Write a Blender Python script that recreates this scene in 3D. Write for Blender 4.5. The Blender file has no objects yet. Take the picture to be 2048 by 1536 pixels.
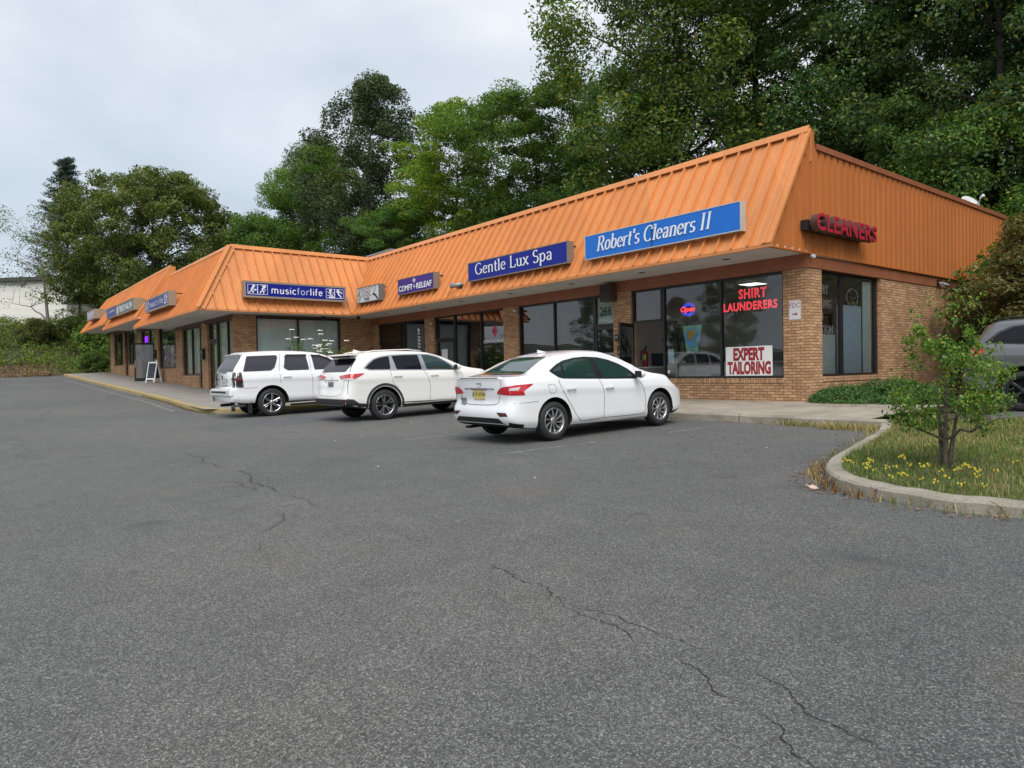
import bpy, bmesh, math, random
import numpy as np
from mathutils import Vector, Matrix
from mathutils.bvhtree import BVHTree
from mathutils.geometry import delaunay_2d_cdt

random.seed(7)
SC = bpy.context.scene
COL = SC.collection
R = math.radians

# ------------------------------------------------------------------ helpers
def root_of(o):
    while o.parent:
        o = o.parent
    return o

def tag(o, label=None, cat=None, group=None, kind=None):
    if label: o['label'] = label
    if cat: o['category'] = cat
    if group: o['group'] = group
    if kind: o['kind'] = kind
    return o

def thing(name, loc, label, cat, rz=0.0, group=None):
    o = bpy.data.objects.new(name, None)
    o.empty_display_size = 0.2
    COL.objects.link(o)
    o.location = loc
    o.rotation_euler = (0, 0, rz)
    return tag(o, label, cat, group)

def link_mesh(name, me, mats, parent=None):
    if mats is not None:
        if not isinstance(mats, (list, tuple)): mats = [mats]
        for m in mats: me.materials.append(m)
    o = bpy.data.objects.new(name, me)
    COL.objects.link(o)
    if parent: o.parent = parent
    return o

class MB:
    """collects shapes, builds ONE mesh object"""
    def __init__(s): s.bm = bmesh.new()
    def quad(s, a, b, c, d, mi=0):
        f = s.bm.faces.new([s.bm.verts.new(p) for p in (a, b, c, d)]); f.material_index = mi; return s
    def poly(s, pts, mi=0):
        f = s.bm.faces.new([s.bm.verts.new(p) for p in pts]); f.material_index = mi; return s
    def box(s, x0, x1, y0, y1, z0, z1, mi=0, rot=None, piv=None):
        if x0 > x1: x0, x1 = x1, x0
        if y0 > y1: y0, y1 = y1, y0
        if z0 > z1: z0, z1 = z1, z0
        P = [Vector((x, y, z)) for z in (z0, z1) for y in (y0, y1) for x in (x0, x1)]
        if rot is not None:
            piv = Vector(piv) if piv is not None else Vector(((x0+x1)/2, (y0+y1)/2, (z0+z1)/2))
            P = [rot @ (p-piv) + piv for p in P]
        v = [s.bm.verts.new(p) for p in P]
        for q in ((0,2,3,1),(4,5,7,6),(0,1,5,4),(2,6,7,3),(0,4,6,2),(1,3,7,5)):
            f = s.bm.faces.new([v[i] for i in q]); f.material_index = mi
        return s
    def prism(s, pts, d, mi=0):
        """polygon (3D points) extruded by vector d"""
        d = Vector(d)
        a = [s.bm.verts.new(p) for p in pts]; b = [s.bm.verts.new(Vector(p)+d) for p in pts]
        n = len(a)
        fs = [s.bm.faces.new(a[::-1]), s.bm.faces.new(b)]
        for i in range(n): fs.append(s.bm.faces.new((a[i], a[(i+1)%n], b[(i+1)%n], b[i])))
        for f in fs: f.material_index = mi
        return s
    def tube(s, pts, rads, n=6, mi=0, caps=True):
        pts = [Vector(p) for p in pts]
        if not isinstance(rads, (list, tuple)): rads = [rads]*len(pts)
        rings = []
        for i, p in enumerate(pts):
            d = (pts[min(i+1, len(pts)-1)] - pts[max(i-1, 0)])
            if d.length < 1e-9: d = Vector((0,0,1))
            d.normalize()
            a = d.orthogonal() if i == 0 else (prev - d*prev.dot(d))
            a.normalize(); prev = a; b = d.cross(a)
            rings.append([s.bm.verts.new(p + (a*math.cos(2*math.pi*k/n) + b*math.sin(2*math.pi*k/n))*rads[i]) for k in range(n)])
        for i in range(len(rings)-1):
            for k in range(n):
                f = s.bm.faces.new((rings[i][k], rings[i][(k+1)%n], rings[i+1][(k+1)%n], rings[i+1][k])); f.material_index = mi; f.smooth = True
        if caps and n > 2:
            s.bm.faces.new(rings[0][::-1]).material_index = mi
            s.bm.faces.new(rings[-1]).material_index = mi
        return s
    def lathe(s, prof, axis='z', c=(0,0,0), n=24, mi=0, smooth=True, arc=2*math.pi):
        """prof: list of (r, h)"""
        c = Vector(c); rings = []
        closed = abs(arc-2*math.pi) < 1e-6
        m = n if closed else n+1
        for r, h in prof:
            ring = []
            for k in range(m):
                t = arc*k/n; x, y = r*math.cos(t), r*math.sin(t)
                p = {'z': (x, y, h), 'x': (h, x, y), 'y': (y, h, x)}[axis]
                ring.append(s.bm.verts.new(c+Vector(p)))
            rings.append(ring)
        for i in range(len(rings)-1):
            for k in range(n if not closed else m):
                k2 = (k+1) % m
                f = s.bm.faces.new((rings[i][k], rings[i][k2], rings[i+1][k2], rings[i+1][k])); f.material_index = mi; f.smooth = smooth
        return s
    def ball(s, c, r, sub=2, sc=(1,1,1), mi=0):
        g = bmesh.ops.create_icosphere(s.bm, subdivisions=sub, radius=r)
        for v in g['verts']:
            v.co = Vector((v.co.x*sc[0], v.co.y*sc[1], v.co.z*sc[2])) + Vector(c)
        for f in {f for v in g['verts'] for f in v.link_faces}: f.material_index = mi; f.smooth = True
        return s
    def xf(s, M):
        bmesh.ops.transform(s.bm, matrix=M, verts=s.bm.verts[:]); return s
    def build(s, name, mats, parent=None, world=True, fix=True, sharp=None):
        if parent is not None and world:
            off = root_of(parent).location
            for v in s.bm.verts: v.co -= off
        if fix: bmesh.ops.recalc_face_normals(s.bm, faces=s.bm.faces[:])
        me = bpy.data.meshes.new(name)
        s.bm.to_mesh(me); s.bm.free()
        if sharp is not None:
            me.polygons.foreach_set('use_smooth', [True]*len(me.polygons))
            me.set_sharp_from_angle(angle=R(sharp))
        return link_mesh(name, me, mats, parent)

def quads_mesh(name, V, uvs=None):
    """V: (n,4,3) array -> mesh of n quads"""
    n = len(V); me = bpy.data.meshes.new(name)
    me.vertices.add(n*4); me.vertices.foreach_set('co', V.reshape(-1).astype(np.float32))
    me.loops.add(n*4); me.loops.foreach_set('vertex_index', np.arange(n*4, dtype=np.int32))
    me.polygons.add(n); me.polygons.foreach_set('loop_start', np.arange(0, n*4, 4, dtype=np.int32))
    me.update(calc_edges=True)
    return me

# ------------------------------------------------------------------ materials
def NM(name):
    m = bpy.data.materials.new(name); m.use_nodes = True
    nt = m.node_tree; nt.nodes.clear()
    return m, nt, nt.nodes, nt.links

def N(nt, t, **kw):
    n = nt.nodes.new(t)
    for k, v in kw.items():
        if k in n.inputs: n.inputs[k].default_value = v
        else: setattr(n, k, v)
    return n

def ramp(nt, pts, fac=None):
    n = nt.nodes.new('ShaderNodeValToRGB'); e = n.color_ramp.elements
    while len(e) < len(pts): e.new(0.5)
    for i, (p, c) in enumerate(pts):
        e[i].position = p; e[i].color = (c[0], c[1], c[2], 1) if hasattr(c, '__len__') else (c, c, c, 1)
    if fac is not None: nt.links.new(fac, n.inputs[0])
    return n

def mixc(nt, a, b, fac, mode='MIX'):
    n = nt.nodes.new('ShaderNodeMix'); n.data_type = 'RGBA'; n.blend_type = mode
    for sock, v in ((n.inputs[0], fac), (n.inputs[6], a), (n.inputs[7], b)):
        if hasattr(v, 'is_output'): nt.links.new(v, sock)
        else: sock.default_value = v if not hasattr(v, '__len__') else (v[0], v[1], v[2], 1)
    return n.outputs[2]

def math_(nt, op, a, b=0.0):
    n = nt.nodes.new('ShaderNodeMath'); n.operation = op
    for s, v in zip(n.inputs, (a, b)):
        if hasattr(v, 'is_output'): nt.links.new(v, s)
        else: s.default_value = v
    return n.outputs[0]

def simple(name, col, rough=0.5, metal=0.0, spec=0.5, noise=0.0, nscale=8.0, bump=0.0, coat=0.0, emit=None, estr=0.0, obj=True):
    m, nt, nd, lk = NM(name)
    o = N(nt, 'ShaderNodeOutputMaterial'); b = N(nt, 'ShaderNodeBsdfPrincipled')
    b.inputs['Base Color'].default_value = (*col, 1); b.inputs['Roughness'].default_value = rough
    b.inputs['Metallic'].default_value = metal; b.inputs['Specular IOR Level'].default_value = spec
    b.inputs['Coat Weight'].default_value = coat; b.inputs['Coat Roughness'].default_value = 0.03
    lk.new(b.outputs[0], o.inputs[0])
    if noise > 0 or bump > 0:
        g = N(nt, 'ShaderNodeNewGeometry')
        t = N(nt, 'ShaderNodeTexNoise', Scale=nscale, Detail=6.0, Roughness=0.65); lk.new(g.outputs['Position'], t.inputs['Vector'])
        if noise > 0:
            r = ramp(nt, [(0.3, 1-noise), (0.7, 1+noise*0.6)], t.outputs[0])
            c = mixc(nt, col, r.outputs[0], 1.0, 'MULTIPLY'); lk.new(c, b.inputs['Base Color'])
        if bump > 0:
            bp = N(nt, 'ShaderNodeBump', Strength=bump, Distance=0.01); lk.new(t.outputs[0], bp.inputs['Height']); lk.new(bp.outputs[0], b.inputs['Normal'])
    if emit:
        b.inputs['Emission Color'].default_value = (*emit, 1); b.inputs['Emission Strength'].default_value = estr
    return m

M = {}
def mat_asphalt():
    m, nt, nd, lk = NM('asphalt')
    o = N(nt, 'ShaderNodeOutputMaterial'); b = N(nt, 'ShaderNodeBsdfPrincipled', Roughness=0.9)
    g = N(nt, 'ShaderNodeNewGeometry'); P = g.outputs['Position']
    big = N(nt, 'ShaderNodeTexNoise', Scale=0.22, Detail=5.0, Roughness=0.6); lk.new(P, big.inputs['Vector'])
    mid = N(nt, 'ShaderNodeTexNoise', Scale=2.2, Detail=6.0, Roughness=0.7); lk.new(P, mid.inputs['Vector'])
    fine = N(nt, 'ShaderNodeTexNoise', Scale=85.0, Detail=5.0, Roughness=0.8); lk.new(P, fine.inputs['Vector'])
    vo = N(nt, 'ShaderNodeTexVoronoi', Scale=95.0, Randomness=1.0); lk.new(P, vo.inputs['Vector'])
    vo2 = N(nt, 'ShaderNodeTexVoronoi', Scale=170.0, Randomness=1.0); lk.new(P, vo2.inputs['Vector'])
    base = ramp(nt, [(0.30, (0.084, 0.084, 0.084)), (0.5, (0.106, 0.105, 0.102)), (0.7, (0.126, 0.123, 0.116))], big.outputs[0]).outputs[0]
    r2 = ramp(nt, [(0.25, 0.80), (0.75, 1.16)], mid.outputs[0]).outputs[0]
    c = mixc(nt, base, r2, 1.0, 'MULTIPLY')
    r3 = ramp(nt, [(0.28, 0.25), (0.5, 0.92), (0.72, 2.0)], fine.outputs[0]).outputs[0]
    c = mixc(nt, c, r3, 1.0, 'MULTIPLY')
    gr = N(nt, 'ShaderNodeTexNoise', Scale=36.0, Detail=3.0, Roughness=0.7); lk.new(P, gr.inputs['Vector'])
    c = mixc(nt, c, ramp(nt, [(0.32, 0.82), (0.5, 1.0), (0.68, 1.2)], gr.outputs[0]).outputs[0], 1.0, 'MULTIPLY')
    vs = N(nt, 'ShaderNodeTexVoronoi', Scale=125.0, Randomness=1.0); lk.new(P, vs.inputs['Vector'])
    sv = N(nt, 'ShaderNodeSeparateColor'); lk.new(vs.outputs['Color'], sv.inputs[0])
    c = mixc(nt, c, ramp(nt, [(0.0, 0.58), (0.55, 0.92), (0.85, 1.22), (1.0, 1.8)], sv.outputs[0]).outputs[0], 1.0, 'MULTIPLY')
    # drips and scuffs in the bays
    dr = N(nt, 'ShaderNodeTexNoise', Scale=4.5, Detail=3.0, Roughness=0.55); lk.new(P, dr.inputs['Vector'])
    c = mixc(nt, c, (0.04, 0.04, 0.041), ramp(nt, [(0.66, 0.0), (0.73, 0.5)], dr.outputs[0]).outputs[0])
    # pale stones: cells with a high random value, near their centres
    sep = N(nt, 'ShaderNodeSeparateColor'); lk.new(vo.outputs['Color'], sep.inputs[0])
    hi = math_(nt, 'GREATER_THAN', sep.outputs[0], 0.93); near = math_(nt, 'LESS_THAN', vo.outputs['Distance'], 0.33)
    c = mixc(nt, c, (0.36, 0.35, 0.33), math_(nt, 'MULTIPLY', math_(nt, 'MULTIPLY', hi, near), 0.75))
    sep2 = N(nt, 'ShaderNodeSeparateColor'); lk.new(vo2.outputs['Color'], sep2.inputs[0])
    hi2 = math_(nt, 'GREATER_THAN', sep2.outputs[2], 0.90)
    c = mixc(nt, c, (0.30, 0.29, 0.27), math_(nt, 'MULTIPLY', hi2, 0.55))
    lo = math_(nt, 'GREATER_THAN', sep2.outputs[1], 0.70)
    c = mixc(nt, c, (0.035, 0.035, 0.036), math_(nt, 'MULTIPLY', lo, 0.6))
    # worn paler / browner patches and darker oil stains
    st = N(nt, 'ShaderNodeTexNoise', Scale=0.55, Detail=3.0, Distortion=0.6)
    mp = N(nt, 'ShaderNodeMapping'); mp.inputs['Location'].default_value = (3.1, 7.7, 0); lk.new(P, mp.inputs['Vector']); lk.new(mp.outputs[0], st.inputs['Vector'])
    fs = ramp(nt, [(0.62, 0.0), (0.72, 0.35)], st.outputs[0]).outputs[0]
    c = mixc(nt, c, (0.115, 0.103, 0.085), fs)
    st2 = N(nt, 'ShaderNodeTexNoise', Scale=0.9, Detail=2.0)
    mp2 = N(nt, 'ShaderNodeMapping'); mp2.inputs['Location'].default_value = (13.1, 1.7, 0); lk.new(P, mp2.inputs['Vector']); lk.new(mp2.outputs[0], st2.inputs['Vector'])
    f2 = ramp(nt, [(0.68, 0.0), (0.76, 0.55)], st2.outputs[0]).outputs[0]
    c = mixc(nt, c, (0.045, 0.045, 0.047), f2)
    lk.new(c, b.inputs['Base Color'])
    bp = N(nt, 'ShaderNodeBump', Strength=0.5, Distance=0.006); lk.new(fine.outputs[0], bp.inputs['Height']); lk.new(bp.outputs[0], b.inputs['Normal'])
    lk.new(b.outputs[0], o.inputs[0]); return m

def mat_concrete(name, col, stain=(0.2, 0.17, 0.12), joint=1.5, speck=0.25):
    m, nt, nd, lk = NM(name)
    o = N(nt, 'ShaderNodeOutputMaterial'); b = N(nt, 'ShaderNodeBsdfPrincipled', Roughness=0.88)
    g = N(nt, 'ShaderNodeNewGeometry'); P = g.outputs['Position']
    a = N(nt, 'ShaderNodeTexNoise', Scale=1.1, Detail=6.0, Roughness=0.65, Distortion=0.3); lk.new(P, a.inputs['Vector'])
    f = N(nt, 'ShaderNodeTexNoise', Scale=60.0, Detail=4.0, Roughness=0.75); lk.new(P, f.inputs['Vector'])
    c = mixc(nt, col, stain, ramp(nt, [(0.42, 0.0), (0.68, 0.75)], a.outputs[0]).outputs[0])
    c = mixc(nt, c, ramp(nt, [(0.3, 1-speck*1.6), (0.7, 1+speck)], f.outputs[0]).outputs[0], 1.0, 'MULTIPLY')
    if joint:
        sp = N(nt, 'ShaderNodeSeparateXYZ'); lk.new(P, sp.inputs[0])
        d = math_(nt, 'ABSOLUTE', math_(nt, 'SUBTRACT', math_(nt, 'FRACT', math_(nt, 'DIVIDE', sp.outputs[0], joint)), 0.5))
        k = math_(nt, 'LESS_THAN', d, 0.012/joint)
        c = mixc(nt, c, (0.07, 0.065, 0.055), math_(nt, 'MULTIPLY', k, 0.8))
    lk.new(c, b.inputs['Base Color'])
    bp = N(nt, 'ShaderNodeBump', Strength=0.35, Distance=0.005); lk.new(f.outputs[0], bp.inputs['Height']); lk.new(bp.outputs[0], b.inputs['Normal'])
    lk.new(b.outputs[0], o.inputs[0]); return m

def mat_brick(name='brick', vertical=False):
    m, nt, nd, lk = NM(name)
    o = N(nt, 'ShaderNodeOutputMaterial'); b = N(nt, 'ShaderNodeBsdfPrincipled', Roughness=0.85)
    g = N(nt, 'ShaderNodeNewGeometry'); sp = N(nt, 'ShaderNodeSeparateXYZ'); lk.new(g.outputs['Position'], sp.inputs[0])
    u = math_(nt, 'ADD', sp.outputs[0], sp.outputs[1])
    cb = N(nt, 'ShaderNodeCombineXYZ')
    if vertical: lk.new(sp.outputs[2], cb.inputs[0]); lk.new(u, cb.inputs[1])
    else: lk.new(u, cb.inputs[0]); lk.new(sp.outputs[2], cb.inputs[1])
    t = N(nt, 'ShaderNodeTexBrick', Scale=1.0); lk.new(cb.outputs[0], t.inputs['Vector'])
    t.inputs['Brick Width'].default_value = 0.2127; t.inputs['Row Height'].default_value = 0.0677
    t.inputs['Mortar Size'].default_value = 0.0062; t.inputs['Mortar Smooth'].default_value = 0.25; t.inputs['Bias'].default_value = 0.05
    t.inputs['Color1'].default_value = (0.63, 0.375, 0.20, 1); t.inputs['Color2'].default_value = (0.41, 0.22, 0.110, 1); t.inputs['Mortar'].default_value = (0.13, 0.088, 0.06, 1)
    n1 = N(nt, 'ShaderNodeTexNoise', Scale=28.0, Detail=5.0, Roughness=0.75); lk.new(g.outputs['Position'], n1.inputs['Vector'])
    n2 = N(nt, 'ShaderNodeTexNoise', Scale=1.3, Detail=4.0); lk.new(g.outputs['Position'], n2.inputs['Vector'])
    n3 = N(nt, 'ShaderNodeTexNoise', Scale=95.0, Detail=3.0); lk.new(g.outputs['Position'], n3.inputs['Vector'])
    c = mixc(nt, t.outputs[0], ramp(nt, [(0.3, 0.55), (0.52, 1.0), (0.75, 1.3)], n1.outputs[0]).outputs[0], 1.0, 'MULTIPLY')
    c = mixc(nt, c, ramp(nt, [(0.3, 0.8), (0.7, 1.12)], n2.outputs[0]).outputs[0], 1.0, 'MULTIPLY')
    c = mixc(nt, c, ramp(nt, [(0.3, 0.75), (0.65, 1.15)], n3.outputs[0]).outputs[0], 1.0, 'MULTIPLY')
    lk.new(c, b.inputs['Base Color'])
    h = math_(nt, 'SUBTRACT', math_(nt, 'MULTIPLY', n1.outputs[0], 0.35), t.outputs['Fac'])
    bp = N(nt, 'ShaderNodeBump', Strength=0.9, Distance=0.008); lk.new(h, bp.inputs['Height']); lk.new(bp.outputs[0], b.inputs['Normal'])
    lk.new(b.outputs[0], o.inputs[0]); return m

def mat_orange(name, col, rough=0.42):
    m, nt, nd, lk = NM(name)
    o = N(nt, 'ShaderNodeOutputMaterial'); b = N(nt, 'ShaderNodeBsdfPrincipled', Roughness=rough)
    b.inputs['Specular IOR Level'].default_value = 0.35
    g = N(nt, 'ShaderNodeNewGeometry')
    n = N(nt, 'ShaderNodeTexNoise', Scale=0.8, Detail=5.0, Roughness=0.6); lk.new(g.outputs['Position'], n.inputs['Vector'])
    mp = N(nt, 'ShaderNodeMapping'); mp.inputs['Scale'].default_value = (9, 9, 0.5); lk.new(g.outputs['Position'], mp.inputs['Vector'])
    s = N(nt, 'ShaderNodeTexNoise', Scale=1.0, Detail=4.0); lk.new(mp.outputs[0], s.inputs['Vector'])
    c = mixc(nt, col, ramp(nt, [(0.3, 0.95), (0.7, 1.04)], n.outputs[0]).outputs[0], 1.0, 'MULTIPLY')
    c = mixc(nt, c, ramp(nt, [(0.35, 0.95), (0.65, 1.03)], s.outputs[0]).outputs[0], 1.0, 'MULTIPLY')
    sx = N(nt, 'ShaderNodeSeparateXYZ'); lk.new(g.outputs['Position'], sx.inputs[0])
    pid = math_(nt, 'FLOOR', math_(nt, 'DIVIDE', math_(nt, 'ADD', sx.outputs[0], sx.outputs[1]), 1.22))
    wn = N(nt, 'ShaderNodeTexWhiteNoise', noise_dimensions='1D'); lk.new(pid, wn.inputs['W'])
    c = mixc(nt, c, ramp(nt, [(0.0, 0.93), (1.0, 1.05)], wn.outputs['Value']).outputs[0], 1.0, 'MULTIPLY')
    # faint rain streaks running down the sheets
    m2 = N(nt, 'ShaderNodeMapping'); m2.inputs['Scale'].default_value = (22, 22, 0.35); lk.new(g.outputs['Position'], m2.inputs['Vector'])
    s2 = N(nt, 'ShaderNodeTexNoise', Scale=1.0, Detail=3.0); lk.new(m2.outputs[0], s2.inputs['Vector'])
    c = mixc(nt, c, (0.33, 0.15, 0.07), ramp(nt, [(0.60, 0.0), (0.78, 0.28)], s2.outputs[0]).outputs[0])
    lk.new(c, b.inputs['Base Color']); lk.new(b.outputs[0], o.inputs[0]); return m

def mat_glass(name, tint=(0.62, 0.66, 0.66), base=0.10, refl=1.0):
    m, nt, nd, lk = NM(name)
    o = N(nt, 'ShaderNodeOutputMaterial'); t = N(nt, 'ShaderNodeBsdfTransparent'); t.inputs[0].default_value = (*tint, 1)
    gl = N(nt, 'ShaderNodeBsdfGlossy', Roughness=0.012); gl.inputs[0].default_value = (0.95, 0.97, 1.0, 1)
    fr = N(nt, 'ShaderNodeFresnel', IOR=1.52)
    f = math_(nt, 'ADD', math_(nt, 'MULTIPLY', fr.outputs[0], 1.6*refl), base)
    # slight waviness of big panes
    g = N(nt, 'ShaderNodeNewGeometry'); n = N(nt, 'ShaderNodeTexNoise', Scale=0.9, Detail=1.0); lk.new(g.outputs['Position'], n.inputs['Vector'])
    bp = N(nt, 'ShaderNodeBump', Strength=0.06, Distance=0.05); lk.new(n.outputs[0], bp.inputs['Height']); lk.new(bp.outputs[0], gl.inputs['Normal'])
    mx = N(nt, 'ShaderNodeMixShader'); lk.new(f, mx.inputs[0]); lk.new(t.outputs[0], mx.inputs[1]); lk.new(gl.outputs[0], mx.inputs[2])
    lk.new(mx.outputs[0], o.inputs[0]); return m

def mat_leaf(name, c1, c2, c3=None, trans=0.35, rand=0.25, rough=0.55):
    """c1 dark .. c2 light green; c3 = the odd turning leaf"""
    m, nt, nd, lk = NM(name)
    o = N(nt, 'ShaderNodeOutputMaterial')
    tc = N(nt, 'ShaderNodeTexCoord'); n = N(nt, 'ShaderNodeTexNoise', Scale=0.75, Detail=3.0, Roughness=0.6); lk.new(tc.outputs['Object'], n.inputs['Vector'])
    w = N(nt, 'ShaderNodeTexWhiteNoise'); g = N(nt, 'ShaderNodeNewGeometry'); lk.new(g.outputs['Random Per Island'], w.inputs['Vector'])
    f = math_(nt, 'ADD', math_(nt, 'MULTIPLY', n.outputs[0], 0.9), math_(nt, 'MULTIPLY', math_(nt, 'SUBTRACT', g.outputs['Random Per Island'], 0.5), 0.6))
    pts = [(0.22, c1), (0.72, c2)]
    c = ramp(nt, pts, f).outputs[0]
    if c3:
        k = math_(nt, 'GREATER_THAN', w.outputs[0], 0.90)
        c = mixc(nt, c, c3, math_(nt, 'MULTIPLY', k, 0.8))
    oi = N(nt, 'ShaderNodeObjectInfo')
    hs = N(nt, 'ShaderNodeHueSaturation'); lk.new(c, hs.inputs['Color'])
    lk.new(math_(nt, 'ADD', math_(nt, 'MULTIPLY', oi.outputs['Random'], 0.035), 0.482), hs.inputs['Hue'])
    lk.new(math_(nt, 'ADD', math_(nt, 'MULTIPLY', oi.outputs['Random'], rand*2), 1-rand), hs.inputs['Value'])
    d = N(nt, 'ShaderNodeBsdfPrincipled', Roughness=rough); d.inputs['Specular IOR Level'].default_value = 0.3
    t = N(nt, 'ShaderNodeBsdfTranslucent'); lk.new(hs.outputs[0], d.inputs['Base Color'])
    tcol = mixc(nt, hs.outputs[0], (1.5, 1.6, 0.6), 1.0, 'MULTIPLY'); lk.new(tcol, t.inputs[0])
    mx = N(nt, 'ShaderNodeMixShader', Fac=trans); lk.new(d.outputs[0], mx.inputs[1]); lk.new(t.outputs[0], mx.inputs[2])
    lk.new(mx.outputs[0], o.inputs[0]); return m

def mat_paint(name, col, rough=0.28, flake=0.0, metal=0.0):
    m, nt, nd, lk = NM(name)
    o = N(nt, 'ShaderNodeOutputMaterial'); b = N(nt, 'ShaderNodeBsdfPrincipled', Roughness=rough)
    b.inputs['Coat Weight'].default_value = 1.0; b.inputs['Coat Roughness'].default_value = 0.04; b.inputs['Metallic'].default_value = metal
    tc = N(nt, 'ShaderNodeTexCoord'); sp = N(nt, 'ShaderNodeSeparateXYZ'); lk.new(tc.outputs['Object'], sp.inputs[0])
    n = N(nt, 'ShaderNodeTexNoise', Scale=3.0, Detail=5.0); lk.new(tc.outputs['Object'], n.inputs['Vector'])
    # road film thrown up on the lowest panels
    low = ramp(nt, [(0.18, 1.0), (0.62, 0.0)], sp.outputs[2]).outputs[0]
    f = math_(nt, 'MULTIPLY', math_(nt, 'MULTIPLY', low, n.outputs[0]), 0.38)
    c = mixc(nt, col, (0.32, 0.29, 0.25), f); lk.new(c, b.inputs['Base Color'])
    lk.new(b.outputs[0], o.inputs[0]); return m
# ------------------------------------------------------------------ camera, light, sky
def setup_camera():
    yaw, pitch, roll = R(38.786), R(-1.0685), R(1.0925)
    F = Vector((-math.cos(yaw)*math.cos(pitch), math.sin(yaw)*math.cos(pitch), math.sin(pitch)))
    r = Vector((math.sin(yaw), math.cos(yaw), 0)); d = F.cross(r)
    r2 = math.cos(roll)*r + math.sin(roll)*d; d2 = -math.sin(roll)*r + math.cos(roll)*d
    cd = bpy.data.cameras.new('camera'); cam = bpy.data.objects.new('camera', cd); COL.objects.link(cam)
    cam.matrix_world = Matrix(((r2.x, -d2.x, -F.x, 0), (r2.y, -d2.y, -F.y, 0), (r2.z, -d2.z, -F.z, 0), (0, 0, 0, 1)))
    cd.sensor_width = 36; cd.lens = 1384.93/2048*36; cd.clip_start = 0.05; cd.clip_end = 2000
    SC.camera = cam

SUN_EL, SUN_AZ = R(54), R(-33)      # azimuth measured from +X towards +Y: the light comes from behind the camera's right
def setup_light():
    s = bpy.data.lights.new('sun', 'SUN'); s.energy = SUN_E; s.angle = R(48); s.color = (1.0, 0.965, 0.92)
    o = bpy.data.objects.new('sun', s); COL.objects.link(o)
    to = Vector((math.cos(SUN_EL)*math.cos(SUN_AZ), math.cos(SUN_EL)*math.sin(SUN_AZ), math.sin(SUN_EL)))
    o.rotation_euler = to.to_track_quat('Z', 'Y').to_euler()
    w = bpy.data.worlds.new('World'); SC.world = w; w.use_nodes = True
    nt = w.node_tree; nt.nodes.clear(); lk = nt.links
    out = N(nt, 'ShaderNodeOutputWorld'); bg = N(nt, 'ShaderNodeBackground', Strength=0.1)
    sky = N(nt, 'ShaderNodeTexSky'); sky.sky_type = 'NISHITA'; sky.sun_disc = False
    sky.sun_elevation = SUN_EL; sky.sun_rotation = math.pi/2 - SUN_AZ
    tc = N(nt, 'ShaderNodeTexCoord'); mp = N(nt, 'ShaderNodeMapping'); mp.inputs['Scale'].default_value = (1.0, 1.0, 2.4)
    mp.inputs['Location'].default_value = (0.35, 0.1, 0.0)
    lk.new(tc.outputs['Generated'], mp.inputs['Vector'])
    n = N(nt, 'ShaderNodeTexNoise', Scale=1.7, Detail=5.0, Roughness=0.5, Distortion=0.35); lk.new(mp.outputs[0], n.inputs['Vector'])
    k = SKY_K
    cl = ramp(nt, [(0.32, (4.5*k, 5.15*k, 5.85*k)), (0.46, (5.6*k, 6.2*k, 6.85*k)), (0.56, (6.5*k, 6.95*k, 7.5*k)), (0.68, (8.0*k, 8.15*k, 8.4*k))], n.outputs[0]).outputs[0]
    c = mixc(nt, sky.outputs[0], cl, 0.93)
    lk.new(c, bg.inputs[0]); lk.new(bg.outputs[0], out.inputs[0])
    SC.view_settings.view_transform = 'Standard'; SC.view_settings.look = 'None'
    SC.view_settings.exposure = EXPO; SC.view_settings.gamma = 1.0

# ------------------------------------------------------------------ terrain
def sstep(a, b, x):
    t = min(1.0, max(0.0, (x-a)/(b-a))); return t*t*(3-2*t)
def lotz(x, y):
    y = max(-45.0, min(y, 15.0))
    r = max(0.0, -22.0-x)
    return -1.38 + 0.027*y + 0.039*min(r, 42.0)*sstep(0, 7, r)
def walkz(x, y): return lotz(x, y) + 0.14
def hill(x, y):
    """bank on the left and the wooded slope behind the plaza"""
    h = 0.0
    h += 5.0*sstep(-60.5, -82, x)                         # weedy bank below the white building
    back = 30.0 - 6.5*sstep(-24, -32, x)
    if x > -6: back = 30.0
    h += 0.26*max(0.0, min(y-back, 60.0)) + 0.9*sstep(back-1, back+2, y)
    return h
def groundz(x, y):
    inside = -61.2 < x < 45 and -45 < y < 12.4
    z = lotz(x, y) + hill(x, y)
    if -61.2 < x < 60 and -60 < y < 29: z -= 0.10 if y < 15 else 0.04
    if x > -4.6 and 13.2 < y < 26 and x < 40: z -= 0.05
    if -59 < x < -7.0 and 7.5 < y < 28.8: z -= 0.5          # under the building
    return z

def grid_sheet(name, xs, ys, fz, mat, kind='structure', keep=None):
    bm = bmesh.new(); V = {}
    def vert(i, j):
        if (i, j) not in V: V[(i, j)] = bm.verts.new((xs[i], ys[j], fz(xs[i], ys[j])))
        return V[(i, j)]
    for i in range(len(xs)-1):
        for j in range(len(ys)-1):
            if keep and not keep((xs[i]+xs[i+1])/2, (ys[j]+ys[j+1])/2): continue
            f = bm.faces.new((vert(i, j), vert(i+1, j), vert(i+1, j+1), vert(i, j+1))); f.smooth = True
    me = bpy.data.meshes.new(name); bm.to_mesh(me); bm.free()
    return tag(link_mesh(name, me, mat), kind=kind)

def frange(a, b, s):
    n = max(1, int(round((b-a)/s))); return [a+(b-a)*i/n for i in range(n+1)]

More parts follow.
